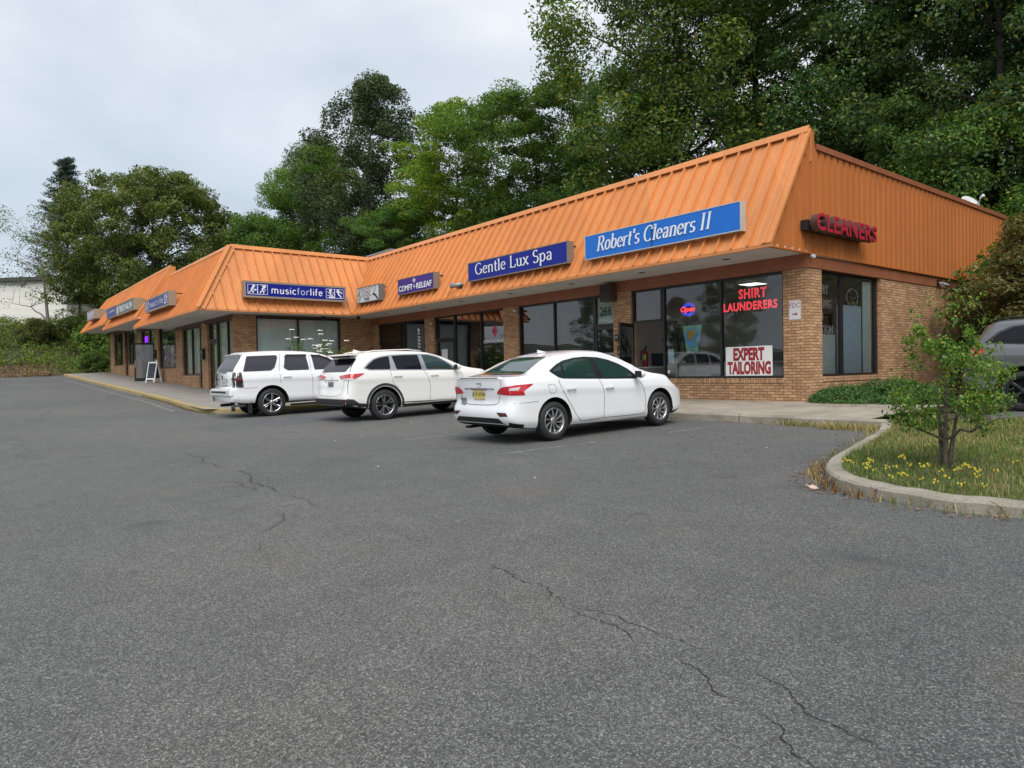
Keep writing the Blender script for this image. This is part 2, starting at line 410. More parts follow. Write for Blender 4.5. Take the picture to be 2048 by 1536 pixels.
def ribbon(mb, pts, w, lift, zf, mi=0):
    """flat strip of width w along a ground polyline"""
    P = [Vector((p[0], p[1])) for p in pts]
    L = []
    for i, p in enumerate(P):
        d = (P[min(i+1, len(P)-1)]-P[max(i-1, 0)]).normalized(); nrm = Vector((-d.y, d.x))
        ww = w[i] if hasattr(w, '__len__') else w
        a, b = p+nrm*ww/2, p-nrm*ww/2
        L.append((mb.bm.verts.new((a.x, a.y, zf(a.x, a.y)+lift)), mb.bm.verts.new((b.x, b.y, zf(b.x, b.y)+lift))))
    for i in range(len(L)-1):
        f = mb.bm.faces.new((L[i][0], L[i][1], L[i+1][1], L[i+1][0])); f.material_index = mi

def resample(pts, step):
    out = [Vector(pts[0])]
    for a, b in zip(pts, pts[1:]):
        a, b = Vector(a), Vector(b); n = max(1, int((b-a).length/step))
        out += [a+(b-a)*k/n for k in range(1, n+1)]
    return out
def smooth_path(pts, it=2):
    P = [Vector(p) for p in pts]
    for _ in range(it):
        Q = [P[0]]
        for a, b in zip(P, P[1:]): Q += [a*0.75+b*0.25, a*0.25+b*0.75]
        Q.append(P[-1]); P = Q
    return P

# outer (lot-side) line of the kerbs
KERB_FRONT = [(-21.75, 11.7), (-4.9, 11.7)]
KERB_CORNER = [(-60.2, 6.2), (-45, 6.2), (-33, 6.25), (-26, 6.3), (-24.0, 6.45), (-22.9, 7.0), (-22.45, 7.9), (-22.4, 9.0), (-22.3, 10.9), (-22.1, 11.5), (-21.75, 11.7)]
ISLAND = [(-5.05, 11.75), (-4.85, 11.3), (-4.6, 10.6), (-4.38, 9.7), (-4.18, 8.9), (-4.0, 8.1), (-3.84, 7.6), (-3.64, 7.15), (-3.38, 6.78), (-3.0, 6.5), (-2.6, 6.36), (-2.14, 6.28), (-1.7, 6.36), (-0.6, 6.6), (2, 7.3), (6, 8.4), (14, 9.8)]

def kerb(name, path, mat, width=0.16, step=0.35, inner=1, H=0.15):
    P = resample(smooth_path([(p[0], p[1], 0) for p in path], 2), step)
    mb = MB(); rows = []
    for i, p in enumerate(P):
        d = (P[min(i+1, len(P)-1)]-P[max(i-1, 0)]).normalized(); n = Vector((-d.y, d.x, 0))*inner
        rnd = random.uniform(-0.006, 0.006)
        prof = [(-0.012, -0.12), (0.0, H-.03+rnd), (0.022, H-.006+rnd), (width, H+rnd), (width+0.005, 0.0)]
        rows.append([mb.bm.verts.new((p.x+n.x*o, p.y+n.y*o, lotz(p.x+n.x*o, p.y+n.y*o)+h)) for o, h in prof])
    for a, b in zip(rows, rows[1:]):
        for k in range(len(a)-1): mb.bm.faces.new((a[k], a[k+1], b[k+1], b[k]))
    return tag(mb.build(name, mat, sharp=15), kind='structure')

def build_ground():
    xs = [-600, -300, -200, -150, -120] + frange(-100, -58, 2.0) + frange(-57, 12, 3.0)[0:] + [20, 30, 45, 60, 90, 150, 300, 600]
    ys = [-600, -300, -150, -90, -60, -45, -30, -20, -10, -4, 0, 4, 7, 9, 12, 13.2, 15, 18, 21] + frange(23, 40, 1.5) + [45, 50, 60, 75, 92, 130, 250, 600]
    grid_sheet('ground', xs, ys, groundz, M['soil'])
    lot_xs = frange(-61.0, -22, 1.5) + frange(-21, 44, 3.0)[0:]
    lot_ys = frange(-44, 0, 4.0) + frange(1, 12.0, 1.0)
    grid_sheet('parking_lot', lot_xs, lot_ys, lotz, M['asphalt'])
    grid_sheet('side_lot', frange(-4.4, 40, 3), frange(13.0, 27, 1.5), lambda x, y: lotz(x, y)+0.02+0.0, M['asphalt'])
    # pavements
    def front_keep(x, y): return True
    grid_sheet('pavement', frange(-22.3, -8.0, 1.1)+[-7.3, -6.2, -5.3], frange(11.82, 15.25, 0.85), walkz, M['concrete'])
    mb = MB()
    for (x0, x1, y0, y1) in ((-60.2, -22.3, 6.33, 15.25),):
        X = frange(x0, x1, 1.2); Y = frange(y0, y1, 0.8)
        for i in range(len(X)-1):
            for j in range(len(Y)-1):
                cx, cy = (X[i]+X[i+1])/2, (Y[j]+Y[j+1])/2
                if cx < -29.0 and cy > 9.3: continue
                q = [(X[i], Y[j]), (X[i+1], Y[j]), (X[i+1], Y[j+1]), (X[i], Y[j+1])]
                q = [(min(a, -22.42) if b > 7.6 else min(a, -22.42-(7.6-b)*1.25), b) for a, b in q]
                mb.quad(*[(a, b, walkz(a, b)-0.003) for a, b in q])
    bmesh.ops.remove_doubles(mb.bm, verts=mb.bm.verts, dist=0.001)
    tag(mb.build('pavement', M['concrete_wing'], fix=True, sharp=60), kind='structure')
    kerb('kerb', KERB_FRONT, M['kerb'], inner=1)
    kerb('yellow_kerb', KERB_CORNER, M['kerb_yellow'], inner=1)
    kerb('island_kerb', ISLAND, M['kerb'], width=0.17, step=0.2, inner=1, H=0.112)
    kerb('side_kerb', [(-3.8, 12.75), (0, 12.75), (12, 12.75)], M['kerb'], inner=-1)
    # island lawn
    P = [Vector((p.x, p.y)) for p in island_inner()]
    poly = [(p.x, p.y) for p in P] + [(14, 12.6), (-5.1, 12.6)]
    pts = [Vector(p) for p in poly]
    n0 = len(pts)
    for x in frange(-5, 14, 0.5):
        for y in frange(6.4, 12.6, 0.4): pts.append(Vector((x+random.uniform(-.1, .1), y+random.uniform(-.1, .1))))
    v, e, f, *_ = delaunay_2d_cdt(pts, [], [list(range(n0))], 1, 1e-4)
    me = bpy.data.meshes.new('lawn'); me.from_pydata([(p.x, p.y, lawnz(p.x, p.y)) for p in v], [], [tuple(t) for t in f])
    me.polygons.foreach_set('use_smooth', [True]*len(me.polygons))
    tag(link_mesh('lawn', me, M['turf']), kind='structure')
    # painted stall lines (worn)
    mb = MB()
    for x in (-7.55, -10.55, -13.55):
        for y0, y1 in ((6.3, 7.4), (7.7, 8.0), (9.6, 10.7)): ribbon(mb, resample([(x-0.42+.085*(y0-6.2), y0, 0), (x-.42+.085*(y1-6.2), y1, 0)], 0.3), 0.075, 0.004, lotz)
    ribbon(mb, resample([(-52.0, 5.55, 0), (-40, 5.6, 0), (-30, 5.7, 0), (-25.5, 5.75, 0)], 1.0), 0.11, 0.004, lotz)
    ribbon(mb, resample([(-58.5, 5.2, 0), (-56.6, 6.05, 0)], 0.6), 0.13, 0.004, lotz)
    tag(mb.build('stall_lines', M['line_white']), kind='structure')
    mb = MB()
    ribbon(mb, resample([(-17.6, 5.9, 0), (-17.1, 11.3, 0)], 0.6), 0.1, 0.004, lotz)
    ribbon(mb, resample([(-18.7, 6.1, 0), (-18.3, 8.3, 0)], 0.6), 0.09, 0.004, lotz)
    tag(mb.build('accessible_bay_lines', M['line_blue']), kind='structure')
    # cracks in the asphalt
    rng = random.Random(3)
    mb = MB()
    def crack(pts, w):
        P = [Vector((a, b, 0)) for a, b in pts]
        for lev in range(6):                       # midpoint displacement keeps it ragged at every scale
            Q = [P[0]]
            for a, b in zip(P, P[1:]):
                L = (b-a).length; m = (a+b)/2
                if L > .02: m += Vector((-(b-a).y, (b-a).x, 0))*rng.uniform(-.20, .20)*(1 if lev else .5); Q.append(m)
                Q.append(b)
            P = Q
        n = len(P); k = rng.uniform(0, 6)
        ww = [w*(.35+.65*abs(math.sin(k+i*.21+math.sin(i*.53))))*rng.uniform(.6, 1.2)*min(1, .15+i/14, .15+(n-1-i)/14) for i in range(n)]
        ribbon(mb, P, ww, 0.004, lotz)
    crack([(-12.86, 3.06), (-11.6, 3.02), (-11.0, 2.90), (-10.2, 2.98)], 0.013); crack([(-9.9, 2.9), (-9.2, 2.97), (-8.6, 2.78), (-7.9, 2.82), (-7.64, 2.74)], 0.013); crack([(-9.0, 2.7), (-8.3, 2.62), (-8.0, 2.68)], .012)
    crack([(-7.6, 2.72), (-7.1, 2.80), (-6.5, 2.70)], 0.008)
    crack([(-5.4, 2.86), (-4.9, 2.78), (-4.4, 2.80)], .006); crack([(-3.75, 2.80), (-3.35, 2.72), (-3.1, 2.74), (-2.85, 2.62)], 0.009); crack([(-2.85, 2.62), (-2.6, 2.57), (-2.42, 2.60), (-2.18, 2.50)], .007); crack([(-2.05, 2.5), (-1.8, 2.46), (-1.62, 2.36), (-1.5, 2.36)], .007); crack([(-1.48, 2.33), (-1.36, 2.32), (-1.22, 2.18), (-1.10, 2.16), (-1.0, 2.05)], .0075)
    crack([(-2.8, 2.63), (-2.5, 2.70), (-2.2, 2.66), (-1.95, 2.68)], 0.006); crack([(-1.75, 2.62), (-1.5, 2.60), (-1.3, 2.46), (-1.0, 2.40)], .006)
    crack([(-6.5, 2.4), (-6.1, 2.2), (-5.9, 1.98)], 0.009); crack([(-5.6, 1.9), (-5.25, 1.68)], .006)
    crack([(-8.6, 6.1), (-6.0, 6.35), (-4.6, 7.0)], 0.008)
    crack([(-30, 3.2), (-26, 1.6), (-23.5, 0.8)], 0.016)
    crack([(-14.0, 1.4), (-18, 0.9), (-22, 1.2)], 0.012)
    tag(mb.build('asphalt_cracks', M['crack']), kind='structure')
    # pale crumbs of litter on the asphalt
    mb = MB()
    for _ in range(26):
        x, y = rng.uniform(-18, -3.5), rng.uniform(2.5, 10.5); s = rng.uniform(0.008, 0.022); z = lotz(x, y)+0.005
        a = rng.uniform(0, 6.3); mb.poly([(x+s*math.cos(a+t)*rng.uniform(.6, 1.5), y+s*math.sin(a+t), z+rng.uniform(0, .01)) for t in (0, 1.6, 3.0, 4.6)])
    tag(mb.build('litter_crumbs', M['paper']), kind='stuff', label='small pale crumbs of litter scattered over the grey asphalt', cat='litter')

def island_inner(d=.165):
    P = smooth_path([(a, b, 0) for a, b in ISLAND], 2); out = []
    for i, p in enumerate(P):
        t = (P[min(i+1, len(P)-1)]-P[max(i-1, 0)]).normalized(); out.append(p+Vector((-t.y, t.x, 0))*d)
    return out
def lawnz(x, y):
    z = lotz(x, y) + 0.10
    return z + 0.10*sstep(6.4, 8.5, y)*sstep(-4.2, -2.6, x)
# ------------------------------------------------------------------ the plaza building
X0, Y0, X1, Y1 = -8.06, 15.17, -29.18, 8.91
EX, EY, EYL = -27.6, 13.45, 7.22            # eave lines (wing return, right wing, left wing)
ZE, ZR = 2.57, 5.29

def clip_seg(poly, p, d):
    """interval of p+t*d inside a convex 2D polygon"""
    t0, t1 = -1e9, 1e9; n = len(poly)
    area = sum(poly[i][0]*poly[(i+1)%n][1]-poly[(i+1)%n][0]*poly[i][1] for i in range(n))
    sg = 1 if area > 0 else -1
    for i in range(n):
        a, b = poly[i], poly[(i+1)%n]
        nx, ny = -(b[1]-a[1])*sg, (b[0]-a[0])*sg
        num = nx*(p[0]-a[0])+ny*(p[1]-a[1]); den = nx*d[0]+ny*d[1]
        if abs(den) < 1e-9:
            if num < 0: return None
            continue
        t = -num/den
        if den > 0: t0 = max(t0, t)
        else: t1 = min(t1, t)
    return (t0, t1) if t1-t0 > 0.05 else None

def seam_slope(mb, e0, e1, r1, r0, spacing, phase=0.5, rib=(0.036, 0.085), minor=3):
    """standing-seam metal slope: eave e0->e1, ridge r0->r1, ribs run up the fall line"""
    e0, e1, r0, r1 = map(Vector, (e0, e1, r0, r1))
    e = (e1-e0).normalized(); n = e.cross((r0-e0)).normalized()
    if n.z < 0: n = -n
    s = n.cross(e)
    if s.z < 0: s = -s
    def to2(p): q = p-e0; return (q.dot(e), q.dot(s))
    poly = [to2(p) for p in (e0, e1, r1, r0)]
    mb.poly([e0, e1, r1, r0])
    L = (e1-e0).length; amin = min(p[0] for p in poly); amax = max(p[0] for p in poly)
    k = 0; a = amin + spacing*phase
    while a < amax:
        iv = clip_seg(poly, (a, 0), (0, 1))
        if iv:
            w, h = rib; A = e0+e*a+s*iv[0]; B = e0+e*a+s*iv[1]
            base = [A-e*w*0.62, A+e*w*0.62, A+e*w*0.4+n*h, A-e*w*0.4+n*h]
            mb.prism(base, B-A)
        for q in range(1, minor):
            iv = clip_seg(poly, (a+spacing*q/minor, 0), (0, 1))
            if iv and iv[1]-iv[0] > 0.2:
                A = e0+e*(a+spacing*q/minor)+s*iv[0]; B = e0+e*(a+spacing*q/minor)+s*iv[1]
                mb.prism([A-e*0.016, A+e*0.016, A+n*0.007], B-A)
        a += spacing
    return e, s, n

def strip(mb, a, b, w, n, t=0.012, lift=0.012):
    """flat flashing along a->b"""
    a, b, n = Vector(a), Vector(b), Vector(n).normalized()
    d = (b-a).normalized(); c = d.cross(n).normalized()*w/2
    mb.prism([a-c+n*lift, a+c+n*lift, a+c+n*(lift+t), a-c+n*(lift+t)], b-a)

class Bld: pass
B = Bld()

def window_frame(parent, axis, a0, a1, z0, z1, c, mulls=(), bars=(), fw=0.055, dep=0.11, mat='frame', name='window', glass='glass', label=None, glassbars=True):
    """storefront window on wall line c; axis 'x' runs along X (faces -Y), 'y' runs along Y (faces +X)"""
    mb = MB(); s = -1 if axis == 'x' else 1
    def bx(u0, u1, v0, v1, d0, d1):
        if axis == 'x': mb.box(u0, u1, c+d0, c+d1, v0, v1)
        else: mb.box(c-d1, c-d0, u0, u1, v0, v1)
    bx(a0, a1, z1-fw, z1, 0, dep); bx(a0, a1, z0, z0+fw, 0, dep)
    bx(a0, a0+fw, z0+fw, z1-fw, 0.001, dep-0.001); bx(a1-fw, a1, z0+fw, z1-fw, 0.001, dep-0.001)
    for m in mulls: bx(m-fw/2, m+fw/2, z0+fw, z1-fw, 0.002, dep-0.002)
    for (u0, u1, z) in bars: bx(u0, u1, z-fw/2, z+fw/2, 0.004, dep-0.004)
    f = mb.build(name, M[mat], parent)
    if label: f['label'] = label
    g = MB(); gd = dep*0.5
    edges = [a0+fw] + list(mulls) + [a1-fw]
    for u0, u1 in zip(edges, edges[1:]):
        u0, u1 = u0+0.0, u1-0.0
        if axis == 'x': g.quad((u0, c+gd, z0+fw*0.5), (u1, c+gd, z0+fw*0.5), (u1, c+gd, z1-fw*0.5), (u0, c+gd, z1-fw*0.5))
        else: g.quad((c-gd, u0, z0+fw*0.5), (c-gd, u1, z0+fw*0.5), (c-gd, u1, z1-fw*0.5), (c-gd, u0, z1-fw*0.5))
    g.build('pane', M[glass], f, fix=False)
    return f

def door(parent, x0, x1, z0, z1, c, leaf_rot=0.0, hinge='l', glass='glass', number=None):
    """glazed shop door in a dark frame, optionally standing open"""
    w = x1-x0; st = 0.085
    mb = MB()
    Rm = Matrix.Rotation(leaf_rot, 3, 'Z'); piv = Vector((x0 if hinge == 'l' else x1, c+0.05, 0))
    def bx(a0, a1, v0, v1, d0=0.02, d1=0.075): mb.box(a0, a1, c+d0, c+d1, v0, v1, rot=Rm, piv=piv)
    bx(x0, x0+st, z0, z1); bx(x1-st, x1, z0, z1); bx(x0+st, x1-st, z1-0.1, z1, 0.021, 0.074); bx(x0+st, x1-st, z0, z0+0.2, 0.021, 0.074)
    d = mb.build('door', M['frame'], parent)
    g = MB(); yy = c+0.047
    P = [(x0+st, yy, z0+0.2), (x1-st, yy, z0+0.2), (x1-st, yy, z1-0.1), (x0+st, yy, z1-0.1)]
    g.quad(*[Rm @ (Vector(p)-piv)+piv for p in P]); g.build('pane', M[glass], d, fix=False)
    h = MB(); hx = x1-st/2 if hinge == 'l' else x0+st/2
    for dz in (0.85, 1.15): h.box(hx-0.012, hx+0.012, c-0.035, c+0.02, z0+dz-0.012, z0+dz+0.012, rot=Rm, piv=piv)
    h.box(hx-0.014, hx+0.014, c-0.055, c-0.035, z0+0.8, z0+1.2, rot=Rm, piv=piv)
    h.build('handle', M['steel'], d)
    return d

def build_building():
    b = thing('plaza_building', (-28.0, 18.0, -0.85), 'long tan brick shopping plaza under sloping orange ribbed metal roofs', 'building')
    B.o = b
    T = 0.24
    # --- brick walls ------------------------------------------------------
    def wall(boxes, name='brick_wall'):
        for x0, x1, y0, y1, z0, z1 in boxes:
            mb = MB(); mb.box(x0, x1, y0, y1, z0, z1); mb.build(name, M['brick'], b)
    sill = -0.285
    piers = [(-8.68, X0, 2.27), (-14.05, -13.37, 2.27), (-19.30, -18.48, 2.27), (-24.58, -23.87, 2.27), (-29.17, -28.62, 2.27)]
    for i, (a, c, zt) in enumerate(piers): wall([(a, c, Y0, Y0+0.62 if i == 0 else Y0+T, -1.4, zt)], 'brick_pier')
    wall([(-12.30, -8.68, Y0+0.006, Y0+T, -1.4, sill-0.115), (-18.48, -14.95, Y0+0.006, Y0+T, -1.4, sill), (-22.5, -19.3, Y0+0.006, Y0+T, -1.4, sill), (-27.0, -24.58, Y0+0.006, Y0+T, -1.4, sill)])
    mb = MB(); mb.box(-12.30, -8.68, Y0-0.012, Y0+T, sill-0.115, sill); mb.build('brick_sill', M['brick_soldier'], b)
    # side wall: sill wall, pier, long wall
    wall([(X0-T, X0-0.004, Y0+0.62, 18.9, -1.4, -0.385), (X0-T, X0, 18.9, 28.4, -1.4, 2.27)])
    mb = MB(); mb.box(X0-T, X0+0.012, Y0+0.63, 18.89, -0.385, -0.27); mb.build('brick_sill', M['brick_soldier'], b)
    # return wall of the wing (faces +X)
    wall([(X1-T, X1, Y1, 9.83, -1.6, 2.56), (X1-T, X1, 13.6, Y0+0.05, -1.4, 2.56), (X1-T, X1-0.006, 9.83, 13.6, -1.5, -0.3)])
    # left wing front
    def lp(a, c, z1, z0=-1.6, dy=0.0, name='brick_pier'): wall([(a, c, Y1+dy, Y1+T, z0, z1)], name)
    lp(-29.44, X1-T, 2.56)
    for a, c, z1 in ((-33.95, -32.95, 2.56), (-38.72, -37.45, 2.56), (-43.65, -42.65, 3.0), (-48.4, -47.25, 3.0), (-53.05, -52.72, 3.35), (-58.0, -56.5, 3.35)): lp(a, c, z1)
    for a, c, z1 in ((-31.78, -29.44, 0.08), (-37.45, -34.5, 0.09), (-42.65, -38.72, 0.5), (-51.42, -48.4, 0.88), (-56.5, -53.05, 0.91)): lp(a, c, z1, dy=0.006, name='brick_wall')
    wall([(-58.0, -57.76, Y1+T, 22.0, -1.0, 3.35)], 'brick_wall')
    # rear walls
    wall([(-58.0, X1, 21.76, 22.0, -1.0, 4.7), (X1-0.2, X0-T, 28.2, 28.4, -1.4, 4.7), (X1-0.24, X1, 22.0, 28.2, -1.4, 4.7)], 'rear_wall')
    # --- brown fascia beams ----------------------------------------------
    mb = MB()
    mb.box(X1+0.0, X0+0.03, Y0-0.03, Y0+T+0.01, 2.235, 2.555)
    mb.box(X0-T, X0+0.028, Y0+T+0.012, 28.4, 2.235, 2.60)
    mb.build('fascia_beam', M['brown'], b)
    mb = MB()
    for a, c, z0, z1 in ((-38.72, X1-0.01, 2.40, 2.56), (-48.4, -38.72, 2.86, 3.02), (-58.0, -48.4, 3.2, 3.37)): mb.box(a, c, Y1-0.02, Y1+T, z0, z1)
    mb.box(X1-T, X1+0.02, 9.83, 13.6, 2.48, 2.565)
    mb.build('fascia_beam', M['brown_dark'], b)
    # --- soffits ----------------------------------------------------------
    mb = MB()
    mb.box(EX-1.6, X0+0.05, EY+0.02, Y0, 2.552, 2.60)
    mb.box(-39.85, X1, EYL+0.02, Y1, 2.562, 2.61); mb.box(X1, EX-0.02, EYL+0.02, EY+0.02, 2.563, 2.61)
    mb.box(-49.5, -39.2, EYL+0.02, Y1, 3.02, 3.06); mb.box(-59.0, -49.5, EYL+0.02, Y1, 3.37, 3.41)
    mb.build('soffit', M['soffit'], b)
    mb = MB()
    for x, y, dz in [(x, 14.3, 0) for x in (-26.3, -23.2, -20.6, -17.8, -14.9, -12.2, -9.6)] + [(-32.5, 8.0, .01), (-36.5, 8.0, .01)]:
        mb = MB(); mb.lathe([(0.0, 2.545+dz), (0.085, 2.543+dz), (0.1, 2.551+dz)], 'z', (x, y, 0), 14); mb.build('soffit_light', M['dark_plastic'], b)
    # --- mansard roofs ----------------------------------------------------
    n_f = Vector((0, -(ZR-ZE), EYL-EYL+1.7)).normalized()
    xr_in, yr_in = EX-1.7, EY+1.7
    mb = MB()
    e, s, n = seam_slope(mb, (EX, EY, ZE), (X0+0.09, EY, ZE), (X0+0.09, yr_in, ZR), (xr_in, yr_in, ZR), 0.405, 0.4)
    strip(mb, (xr_in, yr_in, ZR), (X0+0.09, yr_in, ZR), 0.2, n, 0.03, 0.05)                      # ridge trim
    strip(mb, (X0+0.02, EY, ZE), (X0+0.02, yr_in, ZR), 0.24, n, 0.06, 0.0)                        # end trim
    mb.box(EX, X0+0.14, EY-0.035, EY+0.03, ZE-0.055, ZE+0.018)                                    # eave lip
    mb.box(xr_in, X0+0.1, yr_in, yr_in+0.06, 4.6, ZR+0.07)
    mb.build('mansard_roof', M['orange'], b)
    mb = MB()
    e, s, n2 = seam_slope(mb, (EX, EYL, ZE), (EX, EY, ZE), (xr_in, yr_in, ZR), (xr_in, EYL+1.7, ZR), 0.395, 0.5)
    strip(mb, (EX, EY, ZE), (xr_in, yr_in, ZR), 0.26, n2, 0.012, 0.02)
    strip(mb, (xr_in, EYL+1.7, ZR), (xr_in, yr_in, ZR), 0.2, n2, 0.03, 0.05)
    mb.box(EX-0.03, EX+0.035, EYL, EY+0.0, ZE-0.055, ZE+0.018)
    strip(mb, (EX, EYL, ZE), (xr_in, EYL+1.7, ZR), 0.34, n2, 0.012, 0.052)
    mb.build('mansard_roof', M['orange'], b)
    def front_section(x_l, x_r, x_rr, dz, dzr=None):
        mb = MB(); ze, zr = ZE+dz, ZR+(dz if dzr is None else dzr)
        e, s, n3 = seam_slope(mb, (x_l, EYL, ze), (x_r, EYL, ze), (x_rr, EYL+1.7, zr), (x_l, EYL+1.7, zr), 0.405, 0.5)
        strip(mb, (x_l, EYL+1.7, zr), (x_rr, EYL+1.7, zr), 0.2, n3, 0.03, 0.05)
        mb.box(x_l, x_r, EYL-0.035, EYL+0.03, ze-0.055, ze+0.018)
        strip(mb, (x_l+0.08, EYL, ze), (x_l+0.08, EYL+1.7, zr), 0.2, n3, 0.06, 0.0)
        mb.box(x_l, x_rr, EYL+1.7, EYL+1.76, zr-0.8, zr+0.07)
        if dz > 0:                                                                               # gable end panel where the roof steps
            strip(mb, (x_r-0.12, EYL, ze), (x_r-0.12, EYL+1.7, zr), 0.28, n3, 0.06, 0.0)
            mb.prism([(x_r-0.02, EYL, ze-0.05), (x_r-0.02, EYL+1.7, zr+0.05), (x_r-0.02, EYL+1.9, zr+0.05), (x_r-0.02, EYL+1.9, ze-0.05)], (0.05, 0, 0))
        return mb.build('mansard_roof', M['orange'], b), n3
    o, n3 = front_section(-39.9, EX, xr_in, 0.0)
    mb = MB(); strip(mb, (EX, EYL, ZE), (xr_in, EYL+1.7, ZR), 0.3, n3, 0.012, 0.053); mb.build('hip_cap', M['orange'], b)
    front_section(-49.4, -39.25, -39.25, 0.46); front_section(-59.0, -48.9, -49.3, 0.80, 0.455)
    # --- ribbed side panel -------------------------------------------------
    xs = X0+0.03; mb = MB(); y = EY+0.0; per = 0.30; ztop = 4.93; prof = []
    while y < 28.5:
        prof += [(y, 0.0), (y+0.085, 0.0), (y+0.105, 0.045), (y+per-0.02, 0.045)]; y += per
    def top_at(yy): return min(ztop, ZE+(yy-EY)*(ZR-ZE)/1.7-0.03)
    for (ya, da), (yb, db) in zip(prof, prof[1:]):
        mb.quad((xs+da, ya, ZE-0.01), (xs+db, yb, ZE-0.01), (xs+db, yb, max(ZE, top_at(yb))), (xs+da, ya, max(ZE, top_at(ya))))
    mb.box(xs-0.02, xs+0.06, EY+0.02, 28.5, ZE-0.05, ZE-0.012)
    mb.prism([(xs-0.0, EY+1.2, ZE+1.2/1.7*(ZR-ZE)-0.05), (xs, EY+1.7, ZR+0.04), (xs, EY+1.95, ZR+0.04), (xs, EY+1.95, 4.9), (xs, EY+1.45, 4.7)], (0.03, 0, 0))
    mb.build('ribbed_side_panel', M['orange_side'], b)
    mb = MB(); mb.box(xs-0.12, xs+0.085, EY+1.98, 28.55, ztop-0.02, ztop+0.11); mb.build('parapet_cap', M['brown'], b)
    # --- flat roofs ---------------------------------------------------------
    mb = MB(); mb.box(-31.0, X0-0.01, yr_in+0.07, 28.4, 4.5, 4.62); mb.build('flat_roof', M['roof_grey'], b)
    mb = MB(); mb.box(-39.2, xr_in-0.02, EYL+1.78, 22.0, 4.5, 4.63); mb.box(-58.9, -39.22, EYL+1.78, 22.0, 4.9, 5.03); mb.build('flat_roof', M['roof_grey'], b)
    # --- windows, right wing ------------------------------------------------
    W = lambda *a, **k: window_frame(b, *a, **k)
    zt = 2.235
    f = W('x', -12.28, -8.68, sill, zt, Y0+0.07, mulls=(-10.43,))
    f = W('x', -13.37, -12.30, 1.31, zt, Y0+0.07)                                    # transom over the open door
    W('x', -18.48, -14.90, sill, zt, Y0+0.07, mulls=(-16.72,))
    W('x', -14.90, -14.05, 1.31, zt, Y0+0.07)
    door(b, -14.90, -14.05, -0.83, 1.30, Y0+0.07, glass='glass_dark')
    W('x', -22.50, -19.30, sill, zt, Y0+0.07, mulls=(-20.76,), glass='glass_dark')
    W('x', -23.87, -22.50, 1.31, zt, Y0+0.07, glass='glass_dark')
    door(b, -23.80, -22.55, -0.83, 1.30, Y0+0.07, glass='glass_dark')
    W('x', -26.75, -24.58, sill, zt, Y0+0.07, glass='glass_dark')
    W('x', -28.62, -26.75, 1.31, zt, Y0+0.07, glass='glass_dark')
    door(b, -28.55, -27.6, -0.83, 1.30, Y0+0.07, glass='glass_dark'); W('x', -27.6, -26.75, -0.83, 1.30, Y0+0.07, glass='glass_dark')
    # cleaners' door stands open, swung out in front of the pier
    door(b, -13.36, -12.36, -0.82, 1.29, Y0+0.04, leaf_rot=R(-71), hinge='l', glass='glass')
    # side window
    W('y', 15.8, 18.88, -0.27, zt, X0-0.1, mulls=(17.0,), bars=())
    # return wall window
    W('y', 9.83, 13.6, -0.3, 2.48, X1-0.06, mulls=(11.67,), fw=0.07)
    # left wing
    WL = lambda a0, a1, z0, z1, **k: window_frame(b, 'x', a0, a1, z0, z1, Y1+0.08, **k)
    WL(-31.78, -29.44, 0.08, 2.40, mulls=(-30.3,), fw=0.07)
    WL(-32.93, -31.80, 1.60, 2.40, fw=0.07); door(b, -32.9, -31.84, -0.6, 1.57, Y1+0.08)
    WL(-37.45, -34.5, 0.09, 2.40, mulls=(-35.94,), fw=0.07)
    WL(-34.5, -33.95, -0.5, 2.40, fw=0.1, glass='glass_dark')
    WL(-42.65, -38.72, 0.5, 2.86, fw=0.06, glass='glass')
    WL(-47.25, -43.65, 2.02, 2.86, mulls=(-45.2,), fw=0.07, glass='glass_dark')
    WL(-47.25, -45.2, -0.35, 2.02, fw=0.07, glass='glass_dark')
    door(b, -44.85, -43.8, -0.20, 2.0, Y1+0.0, leaf_rot=R(80), hinge='r', glass='glass_dark')
    WL(-51.42, -48.4, 0.88, 3.2, mulls=(-50.4,), fw=0.09)
    WL(-52.72, -51.42, 2.1, 3.2, fw=0.09, glass='glass_dark'); door(b, -52.68, -51.46, -0.02, 2.08, Y1+0.1, glass='glass_dark')
    WL(-56.5, -53.05, 0.91, 3.2, mulls=(-54.4,), fw=0.1, glass='glass_dark')
    # --- rooms behind the glass --------------------------------------------
    def room(name, x0, x1, y0, y1, z0, z1, mat, floor='floor_in', right=True):
        mb = MB()
        mb.quad((x0, y1, z0), (x1, y1, z0), (x1, y1, z1), (x0, y1, z1))
        mb.quad((x0, y0, z0), (x0, y1, z0), (x0, y1, z1), (x0, y0, z1)); (mb.quad((x1, y0, z0), (x1, y1, z0), (x1, y1, z1), (x1, y0, z1)) if right else None)
        mb.quad((x0, y0, z1), (x1, y0, z1), (x1, y1, z1), (x0, y1, z1)); mb.quad((x0, y0, z0), (x1, y0, z0), (x1, y1, z0), (x0, y1, z0), 1)
        mb.build(name, [M[mat], M[floor]], b, fix=False)
    room('shop_interior', -13.9, X0-T-0.01, Y0+T+0.005, Y0+5.2, -0.83, 2.5, 'wall_in', right=False)
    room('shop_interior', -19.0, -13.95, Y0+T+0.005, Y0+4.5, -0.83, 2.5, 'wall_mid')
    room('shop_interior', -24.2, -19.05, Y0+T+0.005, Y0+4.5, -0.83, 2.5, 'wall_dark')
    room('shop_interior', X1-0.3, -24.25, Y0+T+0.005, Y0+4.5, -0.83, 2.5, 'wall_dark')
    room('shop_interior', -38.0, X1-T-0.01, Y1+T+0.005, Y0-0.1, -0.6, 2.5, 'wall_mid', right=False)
    room('shop_interior', -48.0, -38.05, Y1+T+0.005, Y1+4, -0.3, 3.0, 'wall_dark')
